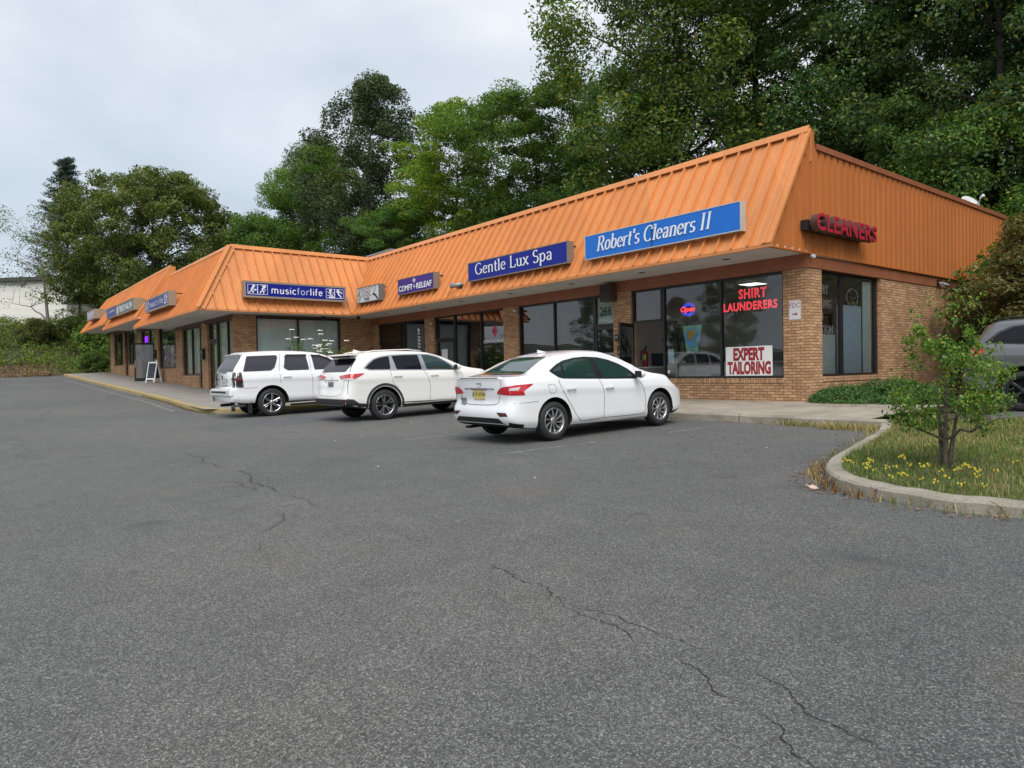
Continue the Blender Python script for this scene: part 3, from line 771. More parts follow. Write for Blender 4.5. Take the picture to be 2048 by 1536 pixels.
    room('shop_interior', -57.7, -48.05, Y1+T+0.005, Y1+4, 0.1, 3.3, 'wall_dark')
    # the cleaners' lit ceiling lamp, seen high in the right pane
    for lx, ly in ((-11.35, 18.2),):
        mb = MB(); mb.box(lx-.30, lx+.30, ly-.30, ly+.30, 2.40, 2.495); lf = mb.build('ceiling_lamp', M['white_matt'], b)
        mb = MB(); mb.box(lx-.28, lx+.28, ly-.28, ly+.28, 2.392, 2.399); mb.build('diffuser', M['lamp_on'], lf)
    # --- blinds and curtains (each set is a part of the building) ------------
    def vblind(axis, a0, a1, z0, z1, c, mat, pitch=0.09, ang=14, name='vertical_blind'):
        mb = MB(); a = a0+pitch/2; rng = random.Random(int(abs(a0*100)))
        while a < a1:
            th = R(ang+rng.uniform(-7, 7)); dx, dy = math.cos(th)*pitch*0.55, math.sin(th)*pitch*0.55
            if axis == 'x': mb.quad((a-dx, c-dy, z0), (a+dx, c+dy, z0), (a+dx, c+dy, z1), (a-dx, c-dy, z1))
            else: mb.quad((c+dy, a-dx, z0), (c-dy, a+dx, z0), (c-dy, a+dx, z1), (c+dy, a-dx, z1))
            a += pitch
        mb.build(name, M[mat], b, fix=False)
    vblind('y', 9.88, 13.55, -0.25, 2.42, X1-0.24, 'blind')
    vblind('x', -31.7, -29.5, 0.12, 2.35, Y1+0.26, 'blind'); vblind('x', -37.4, -34.55, 0.12, 2.35, Y1+0.26, 'blind')
    vblind('x', -32.85, -31.85, -0.5, 2.35, Y1+0.27, 'blind')
    vblind('x', -51.3, -49.2, 0.9, 3.15, Y1+0.4, 'blind_warm', name='curtain')
    vblind('x', -22.45, -20.8, -0.3, 2.0, Y0+0.35, 'blind_dark', 0.11); vblind('x', -26.6, -25.2, -0.3, 2.2, Y0+0.35, 'curtain', 0.14, 35, name='curtain')
    def hblind(x0, x1, z0, z1, c, mat, pitch=0.062):
        mb = MB(); z = z0
        while z < z1:
            mb.quad((x0, c-0.018, z-0.006), (x1, c-0.018, z-0.006), (x1, c+0.018, z+0.010), (x0, c+0.018, z+0.010)); z += pitch
        k = x0+0.25
        while k < x1: mb.box(k-0.002, k+0.002, c-0.02, c-0.018, z0, z1); k += 0.45
        mb.build('venetian_blind', M[mat], b, fix=False)
    hblind(-18.42, -16.78, -0.25, 2.15, Y0+0.24, 'slat'); hblind(-16.66, -14.95, -0.25, 2.15, Y0+0.24, 'slat')
    hblind(-20.7, -19.36, -0.25, 1.9, Y0+0.24, 'slat_dark'); hblind(-13.3, -12.36, 1.33, 2.18, Y0+0.22, 'slat_grey', 0.1)
    mb = MB(); mb.box(-14.86, -14.1, Y0+.17, Y0+.18, 1.34, 2.2); mb.build('frosted_sheet', M['frost'], b)
    # white panelled screen + pale sheets in the side window
    mb = MB(); mb.box(X0-0.32, X0-0.28, 15.6, 16.98, -0.3, 0.75)
    mb.box(X0-0.28, X0-0.262, 15.9, 16.75, 0.12, 0.62); mb.box(X0-0.28, X0-0.262, 15.9, 16.75, -0.24, 0.02)
    mb.build('panelled_screen', M['white_matt'], b)
    mb = MB(); mb.box(X0-0.30, X0-0.27, 17.06, 18.35, -0.26, 1.5); mb.build('frosted_sheet', M['sheet_blue'], b)
    mb = MB(); mb.box(X0-0.26, X0-0.24, 18.38, 18.82, -0.26, 2.15); mb.build('frosted_sheet', M['blind'], b)
# ------------------------------------------------------------------ lettering
def arc(cx, cy, rx, ry, a0, a1, n=16):
    return [(cx+rx*math.cos(R(a0+(a1-a0)*i/n)), cy+ry*math.sin(R(a0+(a1-a0)*i/n))) for i in range(n+1)]
# glyph: (advance, strokes, serif positions) ; cap height 1, x-height .66
GL = {
 'o': (.58, [arc(.28, .33, .21, .31, 90, 450)], []),
 'e': (.54, [[(.07, .36), (.47, .36)] + arc(.27, .33, .20, .31, 5, 320)], []),
 'b': (.60, [[(.11, 1), (.11, .04)], arc(.30, .33, .20, .31, 160, -160)], [(.07, .98)]),
 'r': (.44, [[(.12, .64), (.12, 0)], arc(.31, .42, .18, .21, 165, 55)], [(.12, 0), (.08, .63)]),
 't': (.38, [[(.17, .88), (.17, .14)]+arc(.28, .14, .11, .12, 180, 300), [(.02, .62), (.34, .62)]], []),
 "'": (.24, [[(.12, 1.0), (.10, .72)]], []),
 's': (.46, [arc(.22, .48, .15, .15, 30, 250)+arc(.22, .17, .16, .15, 75, -150)], []),
 'C': (.82, [arc(.44, .5, .36, .48, 48, 312)], [(.70, .8)]),
 'l': (.28, [[(.13, 1), (.13, 0)]], [(.13, 0), (.09, .98)]),
 'a': (.54, [arc(.23, .46, .16, .18, 160, 0)+[(.39, .44), (.39, .08), (.45, .02)], arc(.23, .18, .15, .16, 70, 290)+[(.39, .16)]], []),
 'n': (.62, [[(.12, .64), (.12, 0)], arc(.30, .44, .18, .2, 170, 0)+[(.48, .44), (.48, 0)]], [(.12, 0), (.48, 0), (.08, .63)]),
 'I': (.42, [[(.2, 1), (.2, 0)]], [(.2, 1), (.2, 0)]),
 'R': (.76, [[(.15, 1), (.15, 0)], [(.15, .98), (.36, .98)]+arc(.38, .74, .2, .24, 90, -90)+[(.15, .5)], [(.36, .5), (.68, 0)]], [(.15, 0), (.12, 1), (.68, 0)]),
 'G': (.86, [arc(.44, .5, .36, .48, 48, 330), [(.74, .42), (.74, .08)], [(.56, .42), (.82, .42)]], []),
 'L': (.66, [[(.16, 1), (.16, 0)], [(.16, .02), (.60, .02), (.60, .22)]], [(.16, 1), (.16, 0)]),
 'u': (.62, [[(.12, .64), (.12, .2)]+arc(.29, .2, .17, .18, 180, 355)+[(.46, .2)], [(.46, .64), (.46, 0)]], [(.08, .63), (.42, .63), (.5, 0)]),
 'x': (.56, [[(.06, .64), (.48, 0)], [(.46, .64), (.06, 0)]], [(.08, .64), (.46, .64), (.06, 0), (.48, 0)]),
 'S': (.60, [arc(.29, .74, .2, .24, 35, 255)+arc(.29, .26, .22, .26, 75, -150)], []),
 'p': (.60, [[(.11, .64), (.11, -.32)], arc(.30, .33, .20, .31, 160, -160)], [(.11, -.32), (.07, .63)]),
 'm': (.92, [[(.1, .64), (.1, 0)], arc(.27, .46, .17, .18, 180, 0)+[(.44, 0)], arc(.61, .46, .17, .18, 180, 0)+[(.78, 0)]], []),
 'i': (.24, [[(.12, .64), (.12, 0)], [(.12, .86), (.12, .93)]], []),
 'c': (.54, [arc(.3, .33, .22, .31, 50, 310)], []),
 'f': (.38, [arc(.28, .8, .14, .17, 80, 180)+[(.14, 0)], [(.02, .6), (.32, .6)]], []),
 ' ': (.30, [], []),
 # loose brush lettering
 'K': (.72, [[(.14, 1), (.1, 0)], [(.62, 1), (.16, .5), (.66, -.12)]], []),
 'O': (.74, [arc(.36, .48, .27, .48, 90, 450)], []),
 'g': (.70, [arc(.34, .72, .2, .24, 20, 330), arc(.36, .26, .24, .26, 100, -200)], []),
 'E': (.62, [[(.52, 1), (.14, .96), (.14, .04), (.54, .0)], [(.14, .52), (.44, .54)]], []),
 'Z': (.70, [[(.06, 1), (.62, 1), (.08, .02), (.66, .0)]], []),
}
def glyph_text(mb, text, size, P, thick=.13, thin=.05, serif=.2, shear=0.0, sx=1.0, track=0.0, mi=0, tube=None):
    """stroke lettering: P(u, v, w) places sign coordinates in the world; returns the width"""
    x = 0.0; k = 0
    for ch in text:
        adv, strokes, serifs = GL[ch]
        def q(p): return ((x+(p[0]*sx+p[1]*shear)*size), p[1]*size)
        for st in strokes:
            pts = [q(p) for p in st]
            if tube:
                mb.tube([P(a, b, 0) for a, b in pts], tube, 5, mi); continue
            k += 1; Ls = []
            for i, p in enumerate(pts):
                a, b = pts[max(i-1, 0)], pts[min(i+1, len(pts)-1)]
                d = Vector((b[0]-a[0], b[1]-a[1])); d.normalize() if d.length else None
                w = (thin + (thick-thin)*abs(d.y)**1.3)*size/2; n = Vector((-d.y, d.x))
                Ls.append((P(p[0]+n.x*w, p[1]+n.y*w, .0004*(k % 9)), P(p[0]-n.x*w, p[1]-n.y*w, .0004*(k % 9))))
            for i in range(len(Ls)-1): mb.quad(Ls[i][0], Ls[i][1], Ls[i+1][1], Ls[i+1][0], mi)
        if serif:
            for sx_, sy_ in serifs:
                c = q((sx_, sy_)); k += 1; w, h = serif*size/2*1.1, thin*size*.55
                if sy_ > .5: c = (c[0], c[1]-h)
                else: c = (c[0], c[1]+h)
                z = .0004*(k % 9)+.004
                mb.quad(P(c[0]-w, c[1]-h, z), P(c[0]+w, c[1]-h, z), P(c[0]+w, c[1]+h, z), P(c[0]-w, c[1]+h, z), mi)
        x += adv*sx*size + track*size
    return x
def glyph_width(text, size, sx=1.0, track=0.0): return sum(GL[c][0]*sx*size+track*size for c in text)

def font_mesh(text, size, extrude=0.0, bold=0.0, sx=1.0, shear=0.0, spacing=1.0, outline=None, bevel=0.0):
    """default sans lettering as a mesh in the XY plane, left-aligned on the baseline (cap height = size)"""
    cu = bpy.data.curves.new('text', 'FONT'); cu.body = text; cu.size = size/0.69; cu.extrude = extrude; cu.offset = bold
    cu.space_character = spacing; cu.shear = shear; cu.resolution_u = 3
    if outline: cu.fill_mode = 'NONE'; cu.bevel_depth = outline; cu.bevel_resolution = 1; cu.extrude = 0
    o = bpy.data.objects.new('text', cu); COL.objects.link(o)
    me = bpy.data.meshes.new_from_object(o.evaluated_get(bpy.context.evaluated_depsgraph_get()))
    bpy.data.objects.remove(o); bpy.data.curves.remove(cu)
    for v in me.vertices: v.co.x *= sx
    return me
def me_width(me):
    xs = [v.co.x for v in me.vertices]; return min(xs), max(xs)
def place_font(mb, text, size, M4, align='c', mi=0, **kw):
    me = font_mesh(text, size, **kw); a, b = me_width(me)
    off = {'c': -(a+b)/2, 'l': -a, 'r': -b}[align]
    me.transform(M4 @ Matrix.Translation((off, 0, 0)))
    n0 = len(mb.bm.faces); mb.bm.from_mesh(me); mb.bm.faces.ensure_lookup_table()
    for f in mb.bm.faces[n0:]: f.material_index = mi
    bpy.data.meshes.remove(me)
    return b-a
def frame_front(x, y, z):            # text plane facing -Y, u along +X
    return Matrix(((1, 0, 0, x), (0, 0, -1, y), (0, 1, 0, z), (0, 0, 0, 1)))
def frame_right(x, y, z):            # text plane facing +X, u along +Y
    return Matrix(((0, 0, 1, x), (1, 0, 0, y), (0, 1, 0, z), (0, 0, 0, 1)))

# ------------------------------------------------------------------ cabinet signs
def cabinet(label, fr, w, h, d, face_mats, frame_mat='sign_frame', border=0.03, splits=(), inset=0.008, name='shop_sign', group='lit cabinet signs on the orange roofs', arms=True, back=0.25, slope_lift=0.0):
    """box sign; fr maps sign (u right, v up, w towards the viewer) to the world; front face at w=0"""
    base = fr @ Vector((w/2, 0, -d/2))
    t = thing(name, base, label, 'sign', group=group)
    mb = MB()
    mb.box(0, w, 0, h, -d, -0.012)
    for (a, b, c, e) in ((0, w, 0, border), (0, w, h-border, h), (0, border, border, h-border), (w-border, w, border, h-border)): mb.box(a, b, c, e, -0.012, 0.0)
    mb.xf(fr); mb.build('cabinet', M[frame_mat], t)
    edges = [border] + list(splits) + [w-border]
    for i, (a, b) in enumerate(zip(edges, edges[1:])):
        fb = MB(); g = 0.004 if len(edges) > 2 else 0
        fb.box(a+g, b-g, border, h-border, -0.011, -inset); fb.xf(fr); fb.build('sign_face', M[face_mats[i % len(face_mats)]], t)
    if arms:
        mb = MB()
        for u in ((0.25, w-0.25) if w > 1.2 else (w/2,)):
            for v in (0.08, h-0.08):
                run = 0.12 + (0.12 if v < h/2 else 0.45)
                mb.box(u-0.02, u+0.02, v-0.02, v+0.02, -d-run, -d)
        mb.xf(fr); mb.build('mounting_arm', M['dark_plastic'], t)
    return t

def figure_strokes(mb, P, mi, figs):
    k = 0
    for pts, w in figs:
        k += 1; Ls = []
        for i, p in enumerate(pts):
            a, b = pts[max(i-1, 0)], pts[min(i+1, len(pts)-1)]
            d = Vector((b[0]-a[0], b[1]-a[1])); d.normalize() if d.length else None
            n = Vector((-d.y, d.x))*w/2; Ls.append((P(p[0]+n.x, p[1]+n.y, .0004*(k % 9)), P(p[0]-n.x, p[1]-n.y, .0004*(k % 9))))
        for i in range(len(Ls)-1): mb.quad(Ls[i][0], Ls[i][1], Ls[i+1][1], Ls[i+1][0], mi)

MUSICIANS = [  # white stick musicians in two framed squares, unit box 0..2 x 0..1
 ([(.06, .04), (.96, .04), (.96, .96), (.06, .96), (.06, .02)], .05), ([(1.0, .04), (1.94, .04), (1.94, .96), (1.0, .96), (1.0, .02)], .05),
 (arc(.62, .80, .08, .08, 0, 360, 10), .12), ([(.58, .72), (.40, .52), (.44, .36)], .15), ([(.44, .36), (.60, .26), (.52, .12)], .10), ([(.42, .36), (.24, .22), (.14, .12)], .10),
 ([(.52, .60), (.62, .46), (.78, .46)], .07), (arc(.74, .44, .1, .07, 0, 360, 10), .05), ([(.8, .46), (.93, .52)], .05),
 (arc(1.66, .80, .09, .08, 0, 360, 10), .13), ([(1.58, .72), (1.44, .54), (1.48, .38)], .15), ([(1.48, .38), (1.62, .28), (1.52, .12)], .1), ([(1.46, .38), (1.28, .3), (1.22, .14)], .1),
 ([(1.5, .6), (1.68, .56), (1.72, .4)], .07), ([(1.34, .84), (1.46, .9), (1.5, .78)], .05)]
DANCERS = [
 ([(.06, .04), (.96, .04), (.96, .96), (.06, .96), (.06, .02)], .05), ([(1.0, .04), (1.94, .04), (1.94, .96), (1.0, .96), (1.0, .02)], .05),
 (arc(.54, .82, .08, .08, 0, 360, 10), .13), ([(.5, .72), (.46, .5), (.6, .42)], .14), ([(.46, .6), (.3, .56), (.22, .72)], .06), ([(.18, .3), (.62, .3)], .06), ([(.36, .12), (.9, .12)], .16), ([(.6, .42), (.74, .34), (.72, .16)], .09), ([(.62, .62), (.84, .62), (.84, .4)], .05),
 (arc(1.36, .82, .08, .08, 0, 360, 10), .12), ([(1.2, .72), (1.42, .6), (1.62, .74), (1.82, .54)], .10), ([(1.36, .7), (1.42, .46), (1.58, .3)], .16), ([(1.58, .3), (1.76, .14), (1.6, .1)], .1)]

def music_sign(fr, w, h, label, group):
    t = cabinet(label, fr, w, h, 0.30, ['sign_navy'], frame_mat='sign_bronze', border=0.075, name='shop_sign', group=group)
    mb = MB()
    def P(u, v, ww): return fr @ Vector((u, v, 0.006+ww))
    s = h*0.62; y0 = h*0.19
    figure_strokes(mb, lambda a, b, c: P(0.12+a*s, y0+b*s, c), 0, [([(x, y) for x, y in p], ww) for p, ww in MUSICIANS])
    figure_strokes(mb, lambda a, b, c: P(w-0.12-1.98*s+a*s, y0+b*s, c), 0, [([(x, y) for x, y in p], ww) for p, ww in DANCERS])
    a0 = 0.12+2*s+0.12; a1 = w-0.12-2*s-0.1
    size = h*0.42; tw = glyph_width('musicforlife', size, 1.0, .06); sx = (a1-a0)/tw
    x = a0
    for part, mi in (('music', 0), ('for', 1), ('life', 0)):
        x += glyph_text(mb, part, size, lambda a, b, c, x=x: P(x+a, h*0.31+b, c), .15*1.0, .12, 0, 0, sx, .06*sx, mi)
    mb.build('lettering', [M['white_sign'], M['pale_blue_sign']], t, fix=False)
    return t

def build_signs():
    G1 = 'cabinet signs on the long right roof'; G2 = 'cabinet signs on the left wing roof'
    # Robert's Cleaners II
    w, h = 4.83, 0.655
    fr = frame_front(-13.52, 13.50, 2.985)
    t = cabinet("bright blue cabinet sign reading Robert's Cleaners II in white italics", fr, w, h, 0.20, ['sign_blue'], 'sign_alu', 0.022, (w*0.484,), group=G1)
    mb = MB(); size = 0.385; txt = "Robert's Cleaners II"; tw = glyph_width(txt, size, .92, .015)
    sc = (w*0.745)/tw
    glyph_text(mb, txt, size, lambda a, b, c: fr @ Vector((w*0.095+a, h*0.27+b, 0.006+c)), .155, .055, .21, .2, .92*sc, .015*sc)
    mb.build('lettering', M['white_sign'], t, fix=False)
    mb = MB(); mb.box(w*.482, w*.486, .03, h-.03, -.006, .003); mb.xf(fr); mb.build('panel_joint', M['dark_plastic'], t)
    # Gentle Lux Spa
    w, h = 4.85, 0.63
    fr = frame_front(-19.05, 13.50, 3.01)
    t = cabinet('navy blue cabinet sign reading Gentle Lux Spa in white serif letters', fr, w, h, 0.24, ['sign_navy2'], 'sign_bronze_thin', 0.03, (w*0.44,), group=G1)
    mb = MB(); txt = 'Gentle Lux Spa'; size = 0.37; tw = glyph_width(txt, size, .9, .03); sc = w*0.79/tw
    glyph_text(mb, txt, size, lambda a, b, c: fr @ Vector((w*0.085+a, h*0.30+b, 0.006+c)), .17, .06, .23, 0, .9*sc, .03*sc)
    mb.build('lettering', M['white_sign'], t, fix=False)
    # COMFT + RELEAF
    w, h = 2.60, 0.60
    fr = frame_front(-23.78, 13.50, 3.03)
    t = cabinet('violet cabinet sign reading COMFT + RELEAF under a small diamond', fr, w, h, 0.26, ['sign_violet'], 'sign_bronze_thin', 0.025, group=G1)
    mb = MB()
    for txt, x0, x1 in (('COMFT', 0.10, 1.12), ('RELEAF', 1.40, 2.46)):
        me = font_mesh(txt, 0.2, bold=0.008); a, b_ = me_width(me); k = (x1-x0)/(b_-a)
        me.transform(fr @ Matrix.Translation((x0, 0.12, 0.006)) @ Matrix.Diagonal((k, 1, 1, 1)) @ Matrix.Translation((-a, 0, 0))); mb.bm.from_mesh(me)
    def fq(u0, u1, v0, v1, z=0.006): mb.quad(*[fr @ Vector(p) for p in ((u0, v0, z), (u1, v0, z), (u1, v1, z), (u0, v1, z))])
    fq(1.17, 1.33, 0.205, 0.235); fq(1.235, 1.265, 0.14, 0.30, 0.0075)
    mb.poly([fr @ Vector(p) for p in ((1.24, 0.355, 0.006), (1.35, 0.445, 0.006), (1.24, 0.54, 0.006), (1.13, 0.445, 0.006))])
    mb.build('lettering', M['white_sign'], t, fix=False)
    mb = MB()
    for (u, v) in ((1.205, 0.445), (1.275, 0.445), (1.24, 0.475), (1.24, 0.415)): mb.quad(*[fr @ Vector(p) for p in ((u-.02, v-.012, .008), (u+.02, v-.012, .008), (u+.02, v+.012, .008), (u-.02, v+.012, .008))])
    mb.build('emblem', M['sign_violet'], t, fix=False)
    # barber sign
    w, h = 1.98, 0.66
    fr = frame_front(-27.3, 13.50, 3.0)
    t = cabinet('small white cabinet sign with black brush lettering and PLUS, nearest the roof valley', fr, w, h, 0.28, ['sign_white'], 'sign_grey', 0.03, group=G1)
    mb = MB(); tr = 0.009
    size = 0.36
    def Pk(dx, dy): return lambda a, b, c: fr @ Vector((0.16+a+dx, 0.25+b+dy, 0.010+c))
    for dx, dy in ((-.022, 0.014), (.022, -.014)): glyph_text(mb, "KOgE'Z", size, Pk(dx, dy), .045, .03, 0, .05, 1.12, .05)
    place_font(mb, 'PLUS', 0.12, fr @ Matrix.Translation((0.92, 0.08, 0.008)), bold=0.006, shear=0.1, spacing=1.15)
    P = lambda a, b, c: fr @ Vector((a, b, 0.008+c))
    figure_strokes(mb, P, 0, [([(1.50, .30), (1.66, .24), (1.90, .06)], .07), ([(1.40, .27), (1.62, .29)], .025), ([(.10, .30), (.24, .42)], .03), (arc(.2, .12, .05, .08, 0, 360, 10), .014), (arc(.3, .19, .04, .06, 0, 360, 10), .014)])
    mb.build('lettering', M['black_sign'], t, fix=False)
    # music school signs
    music_sign(frame_right(-27.55, 8.85, 3.08), 4.28, 0.66, 'long navy cabinet sign reading musicforlife on the roof return facing right', G2)
    music_sign(frame_front(-37.0, 7.2, 3.10), 4.75, 0.63, 'second navy musicforlife sign, seen at a slant on the left wing roof', G2)
    # nail spa pair
    fr = frame_front(-44.6, 7.2, 3.52)
    t = cabinet('dark green cabinet sign reading TRENDY NAIL SPA', fr, 4.8, 0.62, 0.5, ['sign_green'], 'sign_bronze', 0.04, group=G2)
    mb = MB(); me = font_mesh('TRENDY NAIL SPA', 0.3, bold=0.012); a, b_ = me_width(me); k = 3.6/(b_-a)
    me.transform(fr @ Matrix.Translation((0.98, 0.16, 0.006)) @ Matrix.Diagonal((k, 1, 1, 1)) @ Matrix.Translation((-a, 0, 0))); mb.bm.from_mesh(me)
    mb.build('lettering', M['white_sign'], t, fix=False)
    mb = MB(); mb.poly([fr @ Vector((.5+.3*math.cos(q), .31+.23*math.sin(q), .006)) for q in [i*math.pi/10 for i in range(20)]]); mb.build('emblem', M['cream_sign'], t, fix=False)
    fr = frame_front(-47.8, 7.2, 3.56)
    t = cabinet('short navy cabinet sign butted against the nail spa sign', fr, 3.15, 0.62, 0.42, ['sign_navy'], 'sign_bronze', 0.04, group=G2)
    mb = MB(); rng = random.Random(4)          # small pale lettering, too worn to read
    for u in np.arange(.95, 2.85, .16): mb.quad(*[fr @ Vector(q) for q in ((u, .30, .006), (u+.10, .30, .006), (u+.10, .42, .006), (u, .42, .006))])
    for u in (.25, .45, .65): figure_strokes(mb, lambda a_, b_, c_: fr @ Vector((a_, b_, .006+c_)), 0, [([(u, .42), (u+.05, .26), (u+.12, .40), (u+.04, .12)], .035)])
    mb.build('lettering', M['pale_blue_sign'], t, fix=False)
    fr = frame_front(-55.6, 7.2, 3.98)
    t = cabinet('faded grey cabinet sign at the far left end of the roofs', fr, 3.2, 0.62, 0.75, ['sign_faded'], 'sign_bronze', 0.04, group=G2)
    mb = MB()                                   # bleached lettering, no longer legible
    for u, w in ((.45, .22), (.82, .3), (1.25, .2), (1.6, .3), (2.05, .26), (2.45, .22)): figure_strokes(mb, lambda a_, b_, c_: fr @ Vector((a_, b_, .006+c_)), 0, [([(u, .14), (u, .48)], .09), ([(u+w*.6, .14), (u+w*.6, .48)], .07)])
    mb.build('lettering', M['white_sign'], t, fix=False)
    # CLEANERS channel letters on the side panel
    t = thing('channel_letter_sign', (X0+0.2, 16.2, 3.15), 'raised red channel letters reading CLEANERS on the ribbed side panel', 'sign')
    mb = MB(); mb.box(X0+0.08, X0+0.24, 14.72, 17.45, 3.0, 3.22); mb.build('raceway', M['dark_plastic'], t)
    mb = MB(); fr = frame_right(X0+0.36, 14.75, 2.985)
    me = font_mesh('CLEANERS', 0.355, extrude=0.085, bold=0.012, spacing=1.08); a, b_ = me_width(me); k = 2.92/(b_-a)
    me.transform(fr @ Matrix.Diagonal((k, 1, 1, 1)) @ Matrix.Translation((-a, 0, 0))); mb.bm.from_mesh(me)
    xm = max(v.co.x for v in mb.bm.verts)
    for f in mb.bm.faces: f.material_index = 0 if f.calc_center_median().x > xm-.01 else 1
    mb.build('letters', [M['red_sign'], M['letter_side']], t, fix=False)
    # FDC plate
    t = thing('fire_connection_sign', (-8.38, Y0-0.01, 1.285), 'white plate reading FDC over a red arrow on the corner pier', 'sign')
    mb = MB(); r = 0.03; pts = []
    for cx, cz, a0 in ((.1525-r, .2285-r, 0), (-.1525+r, .2285-r, 90), (-.1525+r, -.2285+r, 180), (.1525-r, -.2285+r, 270)):
        for i in range(5): q = R(a0+22.5*i); pts.append((-8.38+cx+r*math.cos(q), Y0-0.012, 1.285+cz+r*math.sin(q)))
    mb.prism(pts, (0, 0.006, 0)); mb.build('plate', M['white_plate'], t)
    mb = MB(); fr = frame_front(-8.38, Y0-0.0145, 1.285)
    place_font(mb, 'FDC', 0.108, fr @ Matrix.Translation((0, 0.055, 0)), bold=0.0, sx=.86, spacing=1.08)
    mb.poly([fr @ Vector(p) for p in ((-.065, -.105, 0), (.02, -.105, 0), (.02, -.135, 0), (.075, -.092, 0), (.02, -.05, 0), (.02, -.08, 0), (-.065, -.08, 0))])
    for (u0, u1, v0, v1) in ((-.14, .14, .212, .217), (-.14, .14, -.217, -.212), (-.143, -.138, -.205, .205), (.138, .143, -.205, .205)): mb.quad(*[fr @ Vector(p) for p in ((u0, v0, 0), (u1, v0, 0), (u1, v1, 0), (u0, v1, 0))])
    mb.build('lettering', M['dark_red'], t, fix=False)

def build_window_items():
    yg = Y0+0.07+0.055                       # plane of the front glass
    # EXPERT TAILORING banner
    t = thing('window_banner', (-9.68, yg-0.01, 0.15), 'white paper banner reading EXPERT TAILORING in red, on the shop window', 'banner')
    mb = MB(); mb.box(-10.32, -9.03, yg-0.012, yg-0.008, -0.225, 0.50); mb.build('sheet', M['banner_white'], t)
    for txt, z, wd in (('EXPERT', 0.17, 0.86), ('TAILORING', -0.17, 1.2)):
        fr = frame_front(-9.67, yg-0.016, z); mb = MB()
        me = font_mesh(txt, 0.28, bold=0.021); a, b_ = me_width(me); k = wd/(b_-a)
        me.transform(fr @ Matrix.Diagonal((k, 1, 1, 1)) @ Matrix.Translation((-(a+b_)/2, 0, 0))); mb.bm.from_mesh(me); mb.build('lettering', M['dark_red'], t, fix=False)
    # neon SHIRT LAUNDERERS
    t = thing('neon_sign', (-9.5, yg+0.08, 1.6), 'glowing red neon sign reading SHIRT LAUNDERERS', 'neon sign')
    for txt, cx, z, s, wd in (('SHIRT', -9.60, 1.70, 0.225, 0.76), ('LAUNDERERS', -9.68, 1.41, 0.195, 1.48)):
        mb = MB(); me = font_mesh(txt, s, outline=0.0058, spacing=1.12); a, b_ = me_width(me); k = wd/(b_-a)
        me.transform(frame_front(cx, yg+0.08, z) @ Matrix.Diagonal((k, 1, 1, 1)) @ Matrix.Translation((-(a+b_)/2, 0, 0))); mb.bm.from_mesh(me); mb.build('neon_tube', M['neon_red'], t, fix=False)
    mb = MB()
    for x in (-10.1, -9.5, -8.95): mb.tube([(x, yg+0.1, 1.95), (x, yg+0.1, 2.15)], 0.003, 4)
    mb.build('hanging_wire', M['dark_plastic'], t)
    # oval OPEN neon
    t = thing('neon_sign', (-11.55, yg+0.08, 1.45), 'small oval neon Open sign, blue above and below red script', 'neon sign')
    mb = MB()
    for a0, a1 in ((25, 155), (205, 335)):
        for rr in (1.0, .82, .64): mb.tube([(-11.52+.22*rr*math.cos(R(q)), yg+0.085, 1.56+.17*rr*math.sin(R(q))) for q in range(a0, a1+1, 10)], 0.008, 5)
    mb.build('neon_tube', M['neon_blue'], t)
    mb = MB()
    place_font(mb, 'Open', 0.125, frame_front(-11.53, yg+0.07, 1.51), outline=0.0065, shear=0.25, sx=1.15); mb.build('neon_tube', M['neon_red'], t, fix=False)
    # eco poster with the globe
    t = thing('eco_poster', (-11.4, yg+0.03, 0.5), 'globe poster reading Clean and Eco-Friendly stuck inside the window', 'poster')
    mb = MB(); mb.poly([(-11.68, yg+.03, 1.12), (-11.05, yg+.03, 1.13), (-11.17, yg+.03, .62), (-11.2, yg+.03, .4), (-11.55, yg+.03, .4)]); mb.build('sheet', M['mint'], t, fix=False)
    mb = MB(); mb.poly([(-11.36+.24*math.cos(q), yg+.026, .80+.27*math.sin(q)) for q in [i*math.pi/14 for i in range(28)]]); mb.build('globe', M['globe_blue'], t, fix=False)
    mb = MB(); mb.poly([(-11.52, yg+.022, .92), (-11.42, yg+.022, 1.0), (-11.30, yg+.022, 1.02), (-11.26, yg+.022, .9), (-11.36, yg+.022, .80), (-11.40, yg+.022, .7), (-11.48, yg+.022, .8)]); mb.build('land', M['globe_land'], t, fix=False)
    mb = MB(); mb.poly([(-11.25, yg+.022, .70), (-11.18, yg+.022, .78), (-11.16, yg+.022, .68), (-11.24, yg+.022, .6)]); mb.build('land', M['globe_green'], t, fix=False)
    mb = MB(); place_font(mb, 'Clean', 0.1, frame_front(-11.26, yg+.018, .37), bold=.003); place_font(mb, 'Eco-Friendly', 0.1, frame_front(-11.36, yg+.018, .16), bold=.003, sx=1.1); mb.build('lettering', M['black_sign'], t, fix=False)
    # hours sheet
    mb = MB(); mb.box(-12.17, -11.97, yg+.02, yg+.023, 0.14, 0.52); pass
    o = mb.build('notice_sheet', M['paper_blue'], None); tag(o, 'pale blue notice sheet taped inside the glass beside the open door', 'notice')
    # alarm sticker
    mb = MB(); mb.poly([(-12.13+.045*math.cos(q), yg-.004, -.10+.055*math.sin(q)) for q in [i*math.pi/8 for i in range(16)]]); o = mb.build('alarm_sticker', M['white_plate'], None, fix=False)
    tag(o, 'small round white alarm sticker low on the shop glass', 'sticker')
    # side window lettering: outline neon, unlit
    t = thing('neon_sign', (X0-0.25, 16.2, 1.4), 'unlit white outline lettering EXPERT TAILORING & ALTERATION in the side window', 'neon sign')
